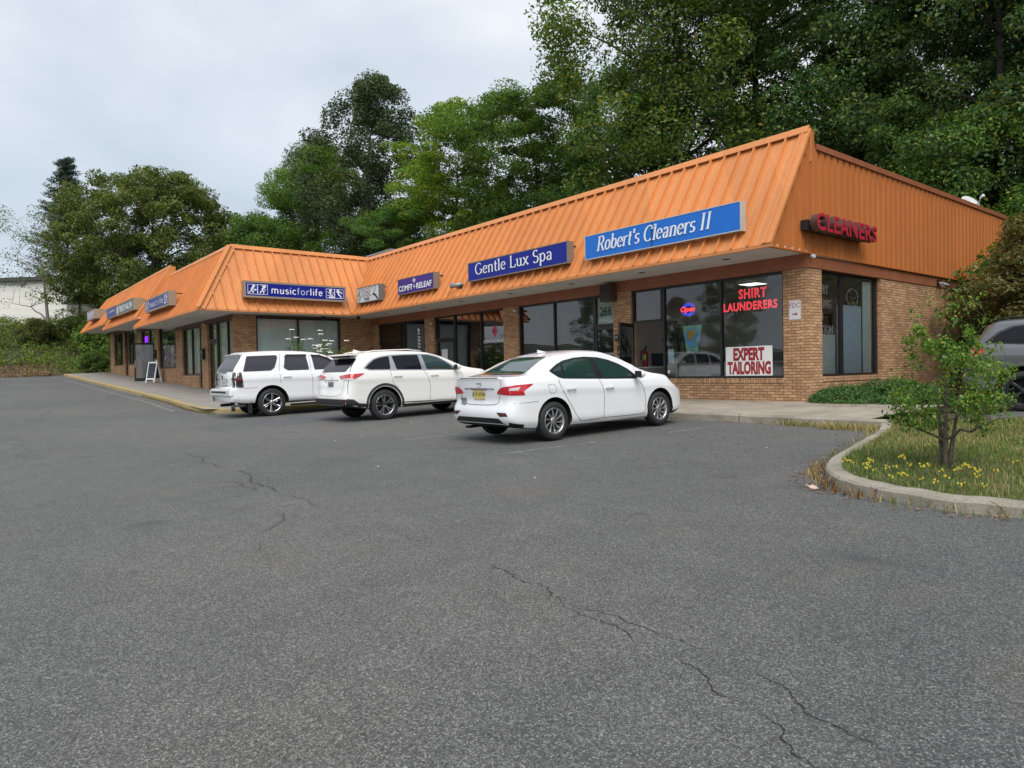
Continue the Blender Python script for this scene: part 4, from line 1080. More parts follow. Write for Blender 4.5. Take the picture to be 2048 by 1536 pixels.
    for txt, z, w0, w1 in (('EXPERT', 1.72, 15.76, 16.56), ('TAILORING', 1.38, 15.5, 16.7), ('&', 1.10, 16.2, 16.32), ('ALTERATION', 0.76, 15.32, 16.78)):
        mb = MB(); me = font_mesh(txt, 0.2, outline=0.0065, spacing=1.1); a, b_ = me_width(me); k = (w1-w0)/(b_-a)
        me.transform(frame_right(X0-0.235, w0, z) @ Matrix.Diagonal((k, 1, 1, 1)) @ Matrix.Translation((-a, 0, 0))); mb.bm.from_mesh(me); mb.build('neon_tube', M['white_tube'], t, fix=False)
    t = thing('neon_sign', (X0-0.25, 17.75, 1.55), 'unlit round outline sign near the top of the side window', 'neon sign')
    mb = MB(); mb.tube([(X0-.235, 17.80+.3*math.cos(R(q)), 1.70+.22*math.sin(R(q))) for q in range(0, 361, 15)], 0.008, 5); mb.build('ring', M['white_tube'], t)
    mb = MB(); place_font(mb, 'OPEN', 0.12, frame_right(X0-.235, 17.80, 1.64), outline=0.005); mb.build('neon_tube', M['grey_tube'], t, fix=False)
    # Comfort releaf window logo
    t = thing('window_lettering', (-20.0, yg-0.01, 1.2), 'pink diamond over white lettering COMFORT+RELEAF on dark glass', 'lettering')
    mb = MB(); mb.poly([(-19.98, yg-.006, 1.70), (-19.8, yg-.006, 1.47), (-19.98, yg-.006, 1.24), (-20.16, yg-.006, 1.47)]); mb.build('emblem', M['pink'], t, fix=False)
    mb = MB()
    for dx, dz in ((-.05, 0), (.05, 0), (0, .06), (0, -.06)): mb.quad((-19.98+dx-.03, yg-.009, 1.47+dz-.02), (-19.98+dx+.03, yg-.009, 1.47+dz-.02), (-19.98+dx+.03, yg-.009, 1.47+dz+.02), (-19.98+dx-.03, yg-.009, 1.47+dz+.02))
    mb.build('emblem', M['dark_plastic'], t, fix=False)
    mb = MB(); place_font(mb, 'COMFORT+RELEAF', 0.1, frame_front(-20.0, yg-.006, 1.05), bold=.003, sx=1.05); mb.build('lettering', M['white_sign'], t, fix=False)
    # 266 numbers on the transom
    t = thing('house_number', (-14.48, yg-0.01, 1.5), 'black numerals 266 on the transom glass above the door', 'house number')
    mb = MB(); place_font(mb, '266', 0.26, frame_front(-14.47, yg-.006, 1.62), bold=.004, sx=.9); mb.build('lettering', M['black_sign'], t, fix=False)
    t = thing('house_number', (-13.7, Y0-0.02, 0.4), 'black plate numbered 260 on the brick pier behind the open door', 'house number')
    mb = MB(); mb.box(-13.9, -13.56, Y0-.02, Y0-.002, .12, .68); mb.build('plate', M['dark_plastic'], t)
    mb = MB(); place_font(mb, '260', 0.15, frame_front(-13.72, Y0-.024, .36), bold=.003, sx=.85); mb.build('lettering', M['white_sign'], t, fix=False)
    # barber pole
    t = thing('barber_pole', (-24.95, Y0+0.0, 0.8), 'barber pole with red, white and blue spiral stripes beside a brick pier', 'barber pole')
    mb = MB(); mb.lathe([(0, 0.92), (.07, .92), (.07, 1.68), (0, 1.68)], 'z', (-24.95, Y0-0.03, 0), 16); mb.build('cylinder', M['barber'], t)
    mb = MB()
    for z0 in (.70, 1.68): mb.lathe([(0, z0), (.06, z0), (.085, z0+.05), (.085, z0+.17), (.05, z0+.22), (0, z0+.22)], 'z', (-24.95, Y0-0.03, 0), 16)
    mb.build('end_cap', M['steel'], t)
    # papers on the dark glass doors
    for x, z, w, h, mt, lab in ((-23.25, 0.45, .42, .95, 'paper', 'white printed sheet hung in the dark glass door left of centre'), ):
        mb = MB(); mb.box(x-w/2, x+w/2, yg-.03, yg-.026, z-h/2, z+h/2); tag(mb.build('notice_sheet', M[mt]), lab, 'notice')
    # fire extinguisher, low cabinet and plant seen through the open door
    ex, ey = -13.66, Y0+.95
    t = thing('low_cabinet', (-13.6, Y0+1.6, -0.83), 'pale grey low cabinet just inside the open door of the cleaners', 'cabinet')
    mb = MB(); mb.box(-13.88, -13.36, Y0+.62, Y0+3.4, -.83, .02); mb.build('carcass', M['slat_grey'], t)
    mb = MB(); mb.box(-13.89, -13.33, Y0+.60, Y0+3.42, .02, .05); mb.build('cabinet_top', M['white_matt'], t)
    mb = MB()
    for k in range(4): mb.box(-13.36, -13.345, Y0+.66+k*.68, Y0+1.30+k*.68, -.76, -.03)
    mb.build('cabinet_door', M['wall_mid'], t)
    t = thing('fire_extinguisher', (ex, ey, 0.05), 'red fire extinguisher standing on the low cabinet inside the open door', 'extinguisher')
    mb = MB(); mb.lathe([(0, .05), (.075, .05), (.08, .08), (.08, .45), (.05, .53), (.02, .55), (0, .55)], 'z', (ex, ey, 0), 18); mb.build('cylinder', M['red_sign'], t)
    mb = MB(); mb.tube([(ex, ey, .55), (ex, ey, .63), (ex+.1, ey-.04, .66)], .018, 6); mb.tube([(ex, ey-.04, .59), (ex-.1, ey-.08, .51), (ex-.1, ey-.08, .25)], .014, 6); mb.build('valve', M['dark_plastic'], t)
    mb = MB(); mb.box(ex-.02, ex+.1, ey-.095, ey-.085, .25, .42); mb.build('instruction_tag', M['lime'], t)
    mb = MB(); mb.box(-13.88, -13.86, Y0+1.5, Y0+5.0, .08, .46); tag(mb.build('wall_panel', M['slate']), 'dark slate panel along the wall behind the fire extinguisher', 'wall panel')
    mb = MB(); mb.box(-13.885, -13.87, Y0+.45, Y0+.7, .95, 1.28); tag(mb.build('wall_notice', M['dark_red']), 'dark red notice on the wall inside the open door', 'notice')
    t = thing('indoor_plant', (-12.75, Y0+1.3, -0.83), 'tall potted plant with drooping dark leaves inside the open door', 'plant')
    rng = random.Random(8); mb = MB()
    for _ in range(46):
        a = rng.uniform(0, 6.3); L = rng.uniform(.35, .6); z0 = rng.uniform(.7, 1.35); w = .022; P = []
        for q in range(5): u = q/4; P.append(Vector((-12.75+math.cos(a)*L*u**.7, Y0+1.3+math.sin(a)*L*u**.7, z0+.25*math.sin(u*2.2)-.75*u*u)))
        n = Vector((-math.sin(a), math.cos(a), 0))*w
        for p, q in zip(P, P[1:]): mb.quad(p-n, p+n, q+n, q-n)
    mb.build('foliage', M['leaf_dark_flat'], t, fix=False)
    mb = MB(); mb.tube([(-12.75, Y0+1.3, -.5), (-12.73, Y0+1.32, .4), (-12.75, Y0+1.3, 1.3)], [.03, .025, .015], 6); mb.build('stem', M['bark'], t)
    mb = MB(); mb.lathe([(0, -.83), (.15, -.83), (.2, -.42), (.18, -.42), (0, -.48)], 'z', (-12.75, Y0+1.3, 0), 16); mb.build('pot', M['slate'], t)
    t = thing('shop_counter', (-11.3, Y0+2.4, -0.83), 'grey and white service counter inside the cleaners', 'counter')
    mb = MB(); mb.box(-13.4, -8.8, Y0+2.0, Y0+2.7, -.83, .1); mb.build('counter_front', M['white_matt'], t)
    mb = MB(); mb.box(-13.45, -8.75, Y0+1.7, Y0+2.75, .1, .14); mb.build('counter_top', M['wall_mid'], t)
    mb = MB(); mb.box(-13.4, -8.8, Y0+4.5, Y0+4.9, -.4, .42); mb.build('back_cabinet', M['slate'], t)
    # picture frames on the back wall
    for i, (x, z, w, h) in enumerate(((-11.0, 1.35, .5, .7), (-10.35, 1.3, .5, .45))):
        t = thing('picture_frame', (x, Y0+5.1, z), ('tall', 'wide')[i]+' framed picture hanging on the back wall of the cleaners', 'picture')
        mb = MB(); mb.box(x-w/2, x+w/2, Y0+5.12, Y0+5.17, z-h/2, z+h/2); mb.build('frame', M['dark_plastic'], t)
        mb = MB(); mb.box(x-w/2+.06, x+w/2-.06, Y0+5.105, Y0+5.118, z-h/2+.06, z+h/2-.06); mb.build('picture', M['wall_mid'], t)
    # floral display behind the glass on the left wing
    t = thing('flower_display', (-40.7, Y1+0.5, 0.5), 'window display of red, cream and purple artificial flowers on the left wing', 'flower display')
    rng = random.Random(5); V = []
    mb = MB()
    for _ in range(900):
        x, y, z = rng.uniform(-42.4, -38.95), Y1+.22+rng.uniform(0, .2), rng.uniform(.55, 2.7)
        if -41.0 < x < -40.0 and z > .7: continue
        s = rng.uniform(.04, .09); a = rng.uniform(0, 6.3); b2 = rng.uniform(-.6, .6)
        mb.quad((x-s*math.cos(a), y-s*b2, z-s*math.sin(a)), (x+s*.4*math.sin(a), y, z-s*.4*math.cos(a)), (x+s*math.cos(a), y+s*b2, z+s*math.sin(a)), (x-s*.4*math.sin(a), y, z+s*.4*math.cos(a)))
    mb.build('greenery', M['leaf_dark_flat'], t, fix=False)
    for mat, n, zz in (('flower_red', 16, (.9, 1.4)), ('flower_cream', 26, (.7, 2.3)), ('flower_purple', 9, (1.9, 2.6)), ('pink_pale', 12, (.7, 1.2))):
        mb = MB()
        for _ in range(n):
            x = rng.choice((rng.uniform(-42.3, -41.1), rng.uniform(-39.9, -39.0)));
            if mat == 'flower_purple': x = rng.uniform(-41.4, -39.8)
            mb.ball((x, Y1+.18+rng.uniform(0, .08), rng.uniform(*zz)), rng.uniform(.07, .14), 1, (1, .5, 1))
        mb.build('blossom', M[mat], t)
    mb = MB(); mb.lathe([(.0, .55), (.12, .55), (.16, .9), (.1, 1.2), (.16, 1.55), (.09, 1.75), (.0, 1.78)], 'z', (-40.5, Y1+.32, 0), 14); mb.build('mannequin', M['pink_pale'], t)
    # door sticker, purple neon, figures on the nail spa front
    mb = MB(); mb.tube([(-46.35, Y1+.1, 2.15), (-46.3, Y1+.1, 2.5)], .05, 6); tag(mb.build('neon_sign', M['neon_violet']), 'small violet neon tube in the dark glass above the nail spa door', 'neon sign')
# ------------------------------------------------------------------ vehicles (local: +y forward, rear axle at y=0, right side +x)
def interp(pts, x):
    if x <= pts[0][0]: return pts[0][1]
    if x >= pts[-1][0]: return pts[-1][1]
    for i in range(len(pts)-1):
        (x0, y0), (x1, y1) = pts[i], pts[i+1]
        if x <= x1:
            def sl(j):
                if j <= 0 or j >= len(pts)-1: return None
                a, b = (pts[j][1]-pts[j-1][1])/(pts[j][0]-pts[j-1][0]), (pts[j+1][1]-pts[j][1])/(pts[j+1][0]-pts[j][0])
                return 0.0 if a*b <= 0 else 2*a*b/(a+b)
            d = (y1-y0)/(x1-x0); m0, m1 = sl(i), sl(i+1)
            m0 = d if m0 is None else m0; m1 = d if m1 is None else m1
            h = x1-x0; t = (x-x0)/h
            return (2*t**3-3*t*t+1)*y0 + (t**3-2*t*t+t)*h*m0 + (-2*t**3+3*t*t)*y1 + (t**3-t*t)*h*m1

def fillet(poly, r=0.03, n=4):
    P = [Vector(p) for p in poly]; out = []
    for i, p in enumerate(P):
        a, b = P[i-1], P[(i+1) % len(P)]
        da, db = (a-p), (b-p); ra = min(r, da.length*.45, db.length*.45)
        s, e = p+da.normalized()*ra, p+db.normalized()*ra
        for k in range(n+1):
            t = k/n; out.append(s*(1-t)**2 + p*2*t*(1-t) + e*t*t)
    return out
def grow(poly, d):
    P = [Vector(p) for p in poly]; n = len(P)
    A = sum(P[i].x*P[(i+1) % n].y-P[(i+1) % n].x*P[i].y for i in range(n)); sg = 1 if A > 0 else -1
    out = []
    for i in range(n):
        a, b = (P[i]-P[i-1]).normalized(), (P[(i+1) % n]-P[i]).normalized()
        n1, n2 = Vector((a.y, -a.x))*sg, Vector((b.y, -b.x))*sg
        m = (n1+n2); m = m/max(.35, m.length_squared)*2 if m.length > 1e-6 else n1
        out.append(P[i]+m*d)
    return out
def line_poly(pts, w):
    P = [Vector(p) for p in pts]; L, Rr = [], []
    for i, p in enumerate(P):
        d = (P[min(i+1, len(P)-1)]-P[max(i-1, 0)]).normalized(); n = Vector((-d.y, d.x))*w/2
        L.append(p+n); Rr.append(p-n)
    return L+Rr[::-1]

class Car:
    def __init__(s, P): s.P = P; s.make_body()
    def section(s, y, u):
        P = s.P; y0, y1 = P['y0'], P['y1']
        top = interp(P['top'], y); belt = min(interp(P['belt'], y), top-0.015); bot = interp(P['bot'], y)
        W = P['w']; rr, rf = P.get('rr', .3), P.get('rf', .55)
        c = 1.0
        d0, d1 = max(0.0, y-y0), max(0.0, y1-y)
        if d0 < rr: c = min(c, P.get('er', .84)+(1-P.get('er', .84))*(1-(1-d0/rr)**2.4)**(1/2.4))
        if d1 < rf: c = min(c, P.get('ef', .72)+(1-P.get('ef', .72))*(1-(1-d1/rf)**2.2)**(1/2.2))
        W *= c
        H = belt-bot; pts = []
        for fx, fz in ((.0, 0.0), (.80, 0.0), (.93, .025), (.975, .10), (.990, .18), (.982, .27), (.984, .40), (.986, .53), (.986, .63), (.988, .70), (1.0, .765), (.992, .82), (.980, .88), (.970, .93), (.957, .97), (.94, 1.0)):
            pts.append((W*fx, bot+H*fz))
        xb = W*.94; Hg = top-belt; tum = P.get('tum', .34)
        zs = belt+Hg*.78; xr = max(xb-tum*Hg*.78, .15) if Hg > .25 else xb-tum*Hg*.78-.02*c
        for k in range(1, 5):
            t = k/4; pts.append((xb+(xr-xb)*t + .015*math.sin(math.pi*t)*min(1, Hg/.4), belt+(zs-belt)*t))
        m = 9
        for k in range(1, m+1):
            th = math.pi/2*k/m
            pts.append((xr*max(0, math.cos(th))**(.62), zs+(top-zs)*math.sin(th)**(.8)))
        return pts
    def make_body(s):
        P = s.P; y0, y1 = P['y0'], P['y1']; n = 84
        bm = bmesh.new(); rings = []
        for i in range(n+1):
            t = i/n; u = t
            # denser stations at both ends
            t = .5-.5*math.cos(math.pi*t)*.35-.5*(1-2*t)*.65
            y = y0+(y1-y0)*t
            pts = s.section(y, u)
            half = []
            for x, z in pts:
                sh = interp(P['rear'], z)*(1-sstep(0, P.get('rlen', .75), y-y0)) - interp(P['front'], z)*(1-sstep(0, P.get('flen', .6), y1-y))
                half.append((x, y+sh, z))
            ringR = [bm.verts.new(p) for p in half]
            ringL = [ringR[0]] + [bm.verts.new((-p[0], p[1], p[2])) for p in half[1:-1]] + [ringR[-1]]
            rings.append((ringR, ringL))
        m = len(rings[0][0])
        for (ra, la), (rb, lb) in zip(rings, rings[1:]):
            for k in range(m-1):
                bm.faces.new((ra[k], rb[k], rb[k+1], ra[k+1]))
                bm.faces.new((la[k], la[k+1], lb[k+1], lb[k]))
        for (r, l), flip in ((rings[0], False), (rings[-1], True)):
            for k in range(m-1):
                q = [r[k], r[k+1], l[k+1], l[k]]
                q = [v for i, v in enumerate(q) if v not in q[:i]]
                if len(q) > 2: bm.faces.new(q[::-1] if flip else q)
        bmesh.ops.recalc_face_normals(bm, faces=bm.faces[:])
        for f in bm.faces:
            if f.normal.z < -.6 and f.calc_center_median().z < .45: f.material_index = 1
        me = bpy.data.meshes.new('body'); bm.to_mesh(me); bm.free()
        me.materials.append(P['paint']); me.materials.append(M['underbody'])
        o = bpy.data.objects.new('body', me); COL.objects.link(o)
        # wheel arches
        cb = MB(); ra = P['arch']; zc = P['tyre']+.01
        for y in (0, P['wb']):
            for sx in (1, -1):
                x1_, x0_ = sx*(P['w']+.2), sx*(P['w']-.42)
                prof = []
                for k in range(33): prof.append((y+ra*math.cos(2*math.pi*k/32), zc+ra*math.sin(2*math.pi*k/32)))
                prof = prof[:-1]
                cb.prism([(x0_, a, b) for a, b in prof], (x1_-x0_, 0, 0), 1)
                cb.box(x0_, x1_, y-ra*.985, y+ra*.985, -.1, zc, 1) if False else None
        c = cb.build('cutter', [P['paint'], M['underbody']])
        for f in c.data.polygons: f.material_index = 1
        md = o.modifiers.new('b', 'BOOLEAN'); md.operation = 'DIFFERENCE'; md.object = c; md.solver = 'EXACT'
        dg = bpy.context.evaluated_depsgraph_get(); dg.update()
        nm = bpy.data.meshes.new_from_object(o.evaluated_get(dg))
        o.modifiers.clear(); o.data = nm; nm.name = 'body'
        bpy.data.objects.remove(c); bpy.data.meshes.remove(me)
        nm.polygons.foreach_set('use_smooth', [True]*len(nm.polygons)); nm.set_sharp_from_angle(angle=R(38))
        s.body = o
        bm = bmesh.new(); bm.from_mesh(nm); s.bvh = BVHTree.FromBMesh(bm); bm.free()
    # --- surface patches that follow the bodywork -----------------------------
    def patch(s, name, poly, view, mat, off=.004, parent=None, step=.05, side=1, round_=.03, mirror=False):
        """poly in (y,z) for side views, (x,z) for rear/front, (x,y) for top; projected on the body"""
        P2 = fillet(poly, round_) if round_ else [Vector(p) for p in poly]
        B2 = []
        for a, b in zip(P2, P2[1:]+P2[:1]):
            k = max(1, int((b-a).length/step)); B2 += [a+(b-a)*i/k for i in range(k)]
        n0 = len(B2); xs = [p.x for p in B2]; ys = [p.y for p in B2]; pts = list(B2)
        x = min(xs)+step*.5
        while x < max(xs):
            y = min(ys)+step*.5
            while y < max(ys): pts.append(Vector((x, y))); y += step
            x += step
        v, e, f, *_ = delaunay_2d_cdt(pts, [], [list(range(n0))], 1, 1e-5)
        out = []
        for p in v:
            if view == 'side': o, d = Vector((3*side, p.x, p.y)), Vector((-side, 0, 0))
            elif view == 'rear': o, d = Vector((p.x, -4, p.y)), Vector((0, 1, 0))
            elif view == 'front': o, d = Vector((p.x, 8, p.y)), Vector((0, -1, 0))
            elif view == 'top': o, d = Vector((p.x, p.y, 4)), Vector((0, 0, -1))
            else:
                d = Vector((-side*.70, .714, 0)); r_ = Vector((.714, side*.70, 0)); o = r_*p.x + Vector((0, 0, p.y)) - d*5
            h = s.bvh.ray_cast(o, d)
            if h[0] is None:
                h = s.bvh.find_nearest(o + d*(3 if view != 'diag' else 5-.8))
            nn = h[1] if h[1].dot(d) < 0 else -h[1]
            out.append(h[0]+nn*off)
        me = bpy.data.meshes.new(name); me.from_pydata(out, [], [tuple(t) for t in f])
        bm = bmesh.new(); bm.from_mesh(me); bmesh.ops.recalc_face_normals(bm, faces=bm.faces[:])
        want = {'side': Vector((side, 0, 0)), 'rear': Vector((0, -1, 0)), 'front': Vector((0, 1, 0)), 'top': Vector((0, 0, 1)), 'diag': Vector((side*.7, -.7, 0))}[view]
        if sum(f_.normal.dot(want)*f_.calc_area() for f_ in bm.faces) < 0: bmesh.ops.reverse_faces(bm, faces=bm.faces[:])
        for f_ in bm.faces: f_.smooth = True
        bmesh.ops.delete(bm, geom=[v_ for v_ in bm.verts if not v_.link_faces], context='VERTS')
        bm.to_mesh(me); bm.free()
        return link_mesh(name, me, mat, parent)
    def seam(s, pts, view, side=1, w=.009, parent=None, mat=None, round_pts=True, name='panel_gap'):
        P = [Vector((p[0], p[1], 0)) for p in pts]; P = smooth_path(P, 2)
        return s.patch(name, line_poly([(p.x, p.y) for p in P], w), view, mat or M['gap'], .0025, parent, .06, side, 0)

def make_wheel(r, w, rimr, spokes, style, parent, name='wheel', rim_mat='alloy'):
    mb = MB(); hw = w/2
    mb.lathe([(rimr, -hw*.8), (rimr+.012, -hw), (r-.045, -hw*1.02), (r-.012, -hw*.86), (r, -hw*.62), (r, hw*.62), (r-.012, hw*.86), (r-.045, hw*1.02), (rimr+.012, hw), (rimr, hw*.8)], 'x', (0, 0, 0), 40)
    for g in (-.3, 0, .3): mb.lathe([(r+.001, hw*g-.006), (r+.0015, hw*g+.006)], 'x', (0, 0, 0), 40, 1)
    t = mb.build(name, [M['tyre'], M['gap']], parent, world=False, sharp=50)
    mb = MB()
    mb.lathe([(rimr, -hw*.7), (rimr, hw*.86), (rimr-.018, hw*.9), (rimr-.026, hw*.72), (rimr-.045, hw*.2), (rimr-.05, -hw*.7)], 'x', (0, 0, 0), 36)
    mb.lathe([(.0, hw*.60), (.05, hw*.62), (.062, hw*.5), (.062, hw*.2)], 'x', (0, 0, 0), 18)
    mb.lathe([(rimr-.04, hw*.05), (0, hw*.05)], 'x', (0, 0, 0), 30, 1)
    for k in range(spokes):
        a = 2*math.pi*k/spokes
        if style == 'twin':
            for da in (-.11, .11): spoke(mb, a+da, a+da*1.9, .05, rimr-.02, .018, .030, hw)
        elif style == 'swirl': spoke(mb, a, a+.26, .045, rimr-.02, .022, .034, hw)
        else: spoke(mb, a, a, .045, rimr-.02, .055, .075, hw)
    for k in range(5):
        a = 2*math.pi*k/5+.3; mb.lathe([(.010, hw*.52), (.010, hw*.3)], 'x', (0, .04*math.cos(a), .04*math.sin(a)), 6, 1)
    rim = mb.build('rim', [M[rim_mat], M['underbody']], t, world=False)
    return t
def spoke(mb, a0, a1, r0, r1, w0, w1, hw):
    rows = []
    for i in range(4):
        t = i/3; a = a0+(a1-a0)*t; r = r0+(r1-r0)*t; w = (w0+(w1-w0)*t)/2; x = hw*(.60+.18*t)
        c = Vector((0, math.cos(a)*r, math.sin(a)*r)); n = Vector((0, -math.sin(a), math.cos(a)))
        rows.append([c+n*w+Vector((x-.012, 0, 0)), c+n*w*.6+Vector((x, 0, 0)), c-n*w*.6+Vector((x, 0, 0)), c-n*w+Vector((x-.012, 0, 0)), c-n*w+Vector((x-.05, 0, 0)), c+n*w+Vector((x-.05, 0, 0))])
    V = [[mb.bm.verts.new(p) for p in r] for r in rows]
    for a, b in zip(V, V[1:]):
        for k in range(6): mb.bm.faces.new((a[k], a[(k+1) % 6], b[(k+1) % 6], b[k]))

def add_wheels(c, root, style, spokes, rimr, rim_mat='alloy', w=.22, steer=0.0):
    P = c.P; proto = None
    for y in (0, P['wb']):
        for sx in (1, -1):
            if proto is None:
                t = proto = make_wheel(P['tyre'], w, rimr, spokes, style, root, rim_mat=rim_mat); rim = t.children[0]
            else:
                t = proto.copy(); COL.objects.link(t); t.parent = root
                r2 = rim.copy(); COL.objects.link(r2); r2.parent = t
            t.location = (sx*(P['w']-w/2-.015), y, P['tyre'])
            t.rotation_euler = (random.uniform(0, 6), 0, 0 if sx > 0 else math.pi)

def box_part(root, name, mat, x0, x1, y0, y1, z0, z1, bev=.012, rot=None):
    mb = MB(); mb.box(x0, x1, y0, y1, z0, z1, rot=rot)
    if bev: bmesh.ops.bevel(mb.bm, geom=mb.bm.edges[:], offset=bev, segments=3, affect='EDGES')
    return mb.build(name, M[mat], root, world=False, sharp=40)

def mirror_part(root, side, y, z, w, name='door_mirror', cap='paint_white', P=None):
    x = side*(P['w']-.03)
    mb = MB(); mb.ball((x+side*.13, y, z), .11, 2, (.95, .62, .72)); o = mb.build(name, M[cap], root, world=False)
    mb = MB(); mb.box(x+side*.06, x+side*.21, y-.075, y-.062, z-.06, z+.06); mb.box(x-side*.06, x+side*.06, y-.02, y+.03, z-.05, z-.02)
    mb.build('mirror_glass', M['dark_plastic'], o, world=False); return o

def door_handle(c, root, y, z, side, mat, L=.2):
    h = c.bvh.ray_cast(Vector((3*side, y, z)), Vector((-side, 0, 0)))
    x = abs(h[0].x)
    mb = MB(); mb.box(side*(x+.022), side*(x+.040), y-L/2, y+L/2, z-.016, z+.016)
    for e in (-1, 1): mb.box(side*(x-.01), side*(x+.03), y+e*L*.42-.014, y+e*L*.42+.014, z-.014, z+.014)
    bmesh.ops.bevel(mb.bm, geom=mb.bm.edges[:], offset=.006, segments=2, affect='EDGES')
    return mb.build('door_handle', M[mat], root, world=False, sharp=45)

def plate(c, root, x, z, txt, fg, bg, y, tilt=0.0, w=.305, h=.152):
    t = MB(); t.box(x-w/2, x+w/2, y-.012, y, z-h/2, z+h/2); p = t.build('number_plate', M[bg], root, world=False)
    mb = MB(); place_font(mb, txt, h*.46, frame_front(x, y-.014, z-h*.23), bold=.001, sx=.86, spacing=1.05); mb.build('plate_lettering', M[fg], p, world=False, fix=False)
    return p

def flip(poly): return [(-a, b) for a, b in poly]

def both(c, root, name, poly, mat, off, **kw):
    return [c.patch(name, poly, 'side', mat, off, root, side=sd, **kw) for sd in (1, -1)]
def finish_car(c, root, x, y, z, heading, pitch=0.0):
    root.location = (x, y, z); root.rotation_euler = (pitch, 0, heading)

def build_sedan():
    P = dict(w=.88, wb=2.70, y0=-.95, y1=3.60, tyre=.318, arch=.385, paint=M['paint_white'], rr=.50, er=.77, rf=.75, ef=.62, rlen=.5, flen=.7, tum=.36,
        top=[(-.95, 1.068), (-.86, 1.086), (-.7, 1.09), (-.45, 1.115), (-.15, 1.235), (.2, 1.375), (.55, 1.455), (.95, 1.488), (1.3, 1.475), (1.65, 1.395), (2.0, 1.25), (2.35, 1.08), (2.55, 1.02), (2.9, .965), (3.25, .875), (3.45, .79), (3.6, .68)],
        belt=[(-1.03, .99), (-.5, 1.02), (0, 1.03), (.8, .985), (2.0, .93), (2.5, .93), (3.0, .87), (3.4, .74), (3.6, .60)],
        bot=[(-1.03, .33), (-.75, .25), (-.4, .22), (.4, .20), (2.3, .17), (3.1, .18), (3.6, .24)],
        rear=[(.2, .16), (.34, .03), (.45, 0.0), (.58, .02), (.64, .075), (.9, .055), (1.02, .045), (1.09, .02)],
        front=[(.2, .08), (.4, 0.0), (.55, .02), (.7, .10), (.85, .3), (1.0, .5)])
    c = Car(P); root = thing('parked_car', (0, 0, 0), 'white four-door sedan with swirl-spoke alloy wheels, nearest of the three white cars', 'car', group='white cars parked facing the shops')
    c.body.parent = root
    G, K = M['car_glass_green'], M['black_trim']
    # side windows
    day = [(-.02, 1.145), (.16, 1.235), (.34, 1.295), (.62, 1.335), (.87, 1.345), (1.2, 1.325), (1.45, 1.275), (1.69, 1.195), (1.89, 1.10), (2.05, .99), (2.09, .925), (1.2, .965), (.24, 1.015), (.15, 1.04)]
    wins = ([(.02, 1.135), (.24, 1.235), (.22, 1.035), (.16, 1.05)], [(.30, 1.265), (.62, 1.315), (.96, 1.322), (1.04, .985), (.28, 1.025)], [(1.09, 1.318), (1.22, 1.305), (1.45, 1.255), (1.68, 1.175), (1.87, 1.085), (1.98, .955), (1.20, .978)])
    for sd in (1, -1):
        t = c.patch('window_trim', grow(day, .012), 'side', K, .003, root, side=sd, round_=.03)
        for w in wins: c.patch('side_window', w, 'side', G, .006, root, side=sd, round_=.02)
        c.seam([(.13, 1.02), (.13, .90), (.30, .66), (.50, .36), (.58, .275), (.66, .262), (1.1, .275)], 'side', sd, parent=root)
        c.seam([(1.09, .95), (1.16, .80), (1.19, .60), (1.15, .28)], 'side', sd, parent=root)
        c.seam([(2.10, .91), (2.24, .72), (2.29, .50), (2.26, .30), (2.18, .255), (1.1, .275)], 'side', sd, parent=root)
        c.seam([(-.02, .92), (.03, .915), (.05, .78), (-.10, .775), (-.13, .90), (-.13, .92), (-.04, .922)], 'side', sd, w=.006, parent=root) if sd > 0 else None
        c.seam([(-.95, .66), (-.55, .66), (-.35, .67)], 'side', sd, w=.006, parent=root)
        for y, z in ((.38, .83), (1.31, .80)): door_handle(c, root, y, z, sd, 'paint_white')
        mirror_part(root, sd, 2.03, 1.0, .2, P=P)
        c.patch('sill_trim', [(.42, .245), (.42, .205), (2.32, .165), (2.32, .20)], 'side', K, .003, root, side=sd, round_=0)
        # tail lamp wraps the corner
        x = .68
        c.patch('tail_light', [(sd*a, b) for a, b in ((-.29, .815), (-.25, .885), (-.17, .925), (.05, .952), (.31, .958), (.23, .90), (.16, .845), (.18, .785), (-.1, .795))], 'diag', M['tail_red'], .006, root, side=sd, round_=.02, step=.04)
        c.patch('tail_light_lens', [(sd*-.06, .905), (sd*.11, .918), (sd*.08, .868), (sd*-.07, .862)], 'diag', M['lens_clear'], .009, root, side=sd, round_=.01, step=.03)
        c.patch('bumper_reflector', [(sd*.50, .52), (sd*.72, .515), (sd*.76, .46), (sd*.60, .455)], 'rear', K, .005, root, round_=.01, step=.03)
        c.patch('reflector_lens', [(sd*.58, .50), (sd*.71, .497), (sd*.74, .467), (sd*.62, .465)], 'rear', M['tail_dark'], .008, root, round_=.01, step=.03)
        c.patch('headlight', [(sd*.45, .66), (sd*.78, .74), (sd*.84, .70), (sd*.6, .58)], 'front', M['lens_clear'], .005, root, round_=.02)
        # wheel-arch lip
    c.patch('rear_window', [(-.60, 1.105), (.60, 1.105), (.54, 1.20), (.47, 1.30), (.43, 1.385), (-.43, 1.385), (-.47, 1.30), (-.54, 1.20)], 'rear', G, .005, root, round_=.04)
    c.patch('windscreen', [(-.66, 1.03), (.66, 1.03), (.52, 1.40), (-.52, 1.40)], 'front', G, .005, root, round_=.04)
    c.seam([(-.60, .95), (-.56, .84), (-.50, .68), (-.44, .635), (0, .625), (.44, .635), (.50, .68), (.56, .84), (.60, .95), (.60, 1.04)], 'rear', parent=root, name='boot_gap', w=.010)
    c.patch('chrome_strip', [(-.42, .905), (0, .912), (.42, .905), (.42, .885), (0, .892), (-.42, .885)], 'rear', M['chrome'], .012, root, round_=.004)
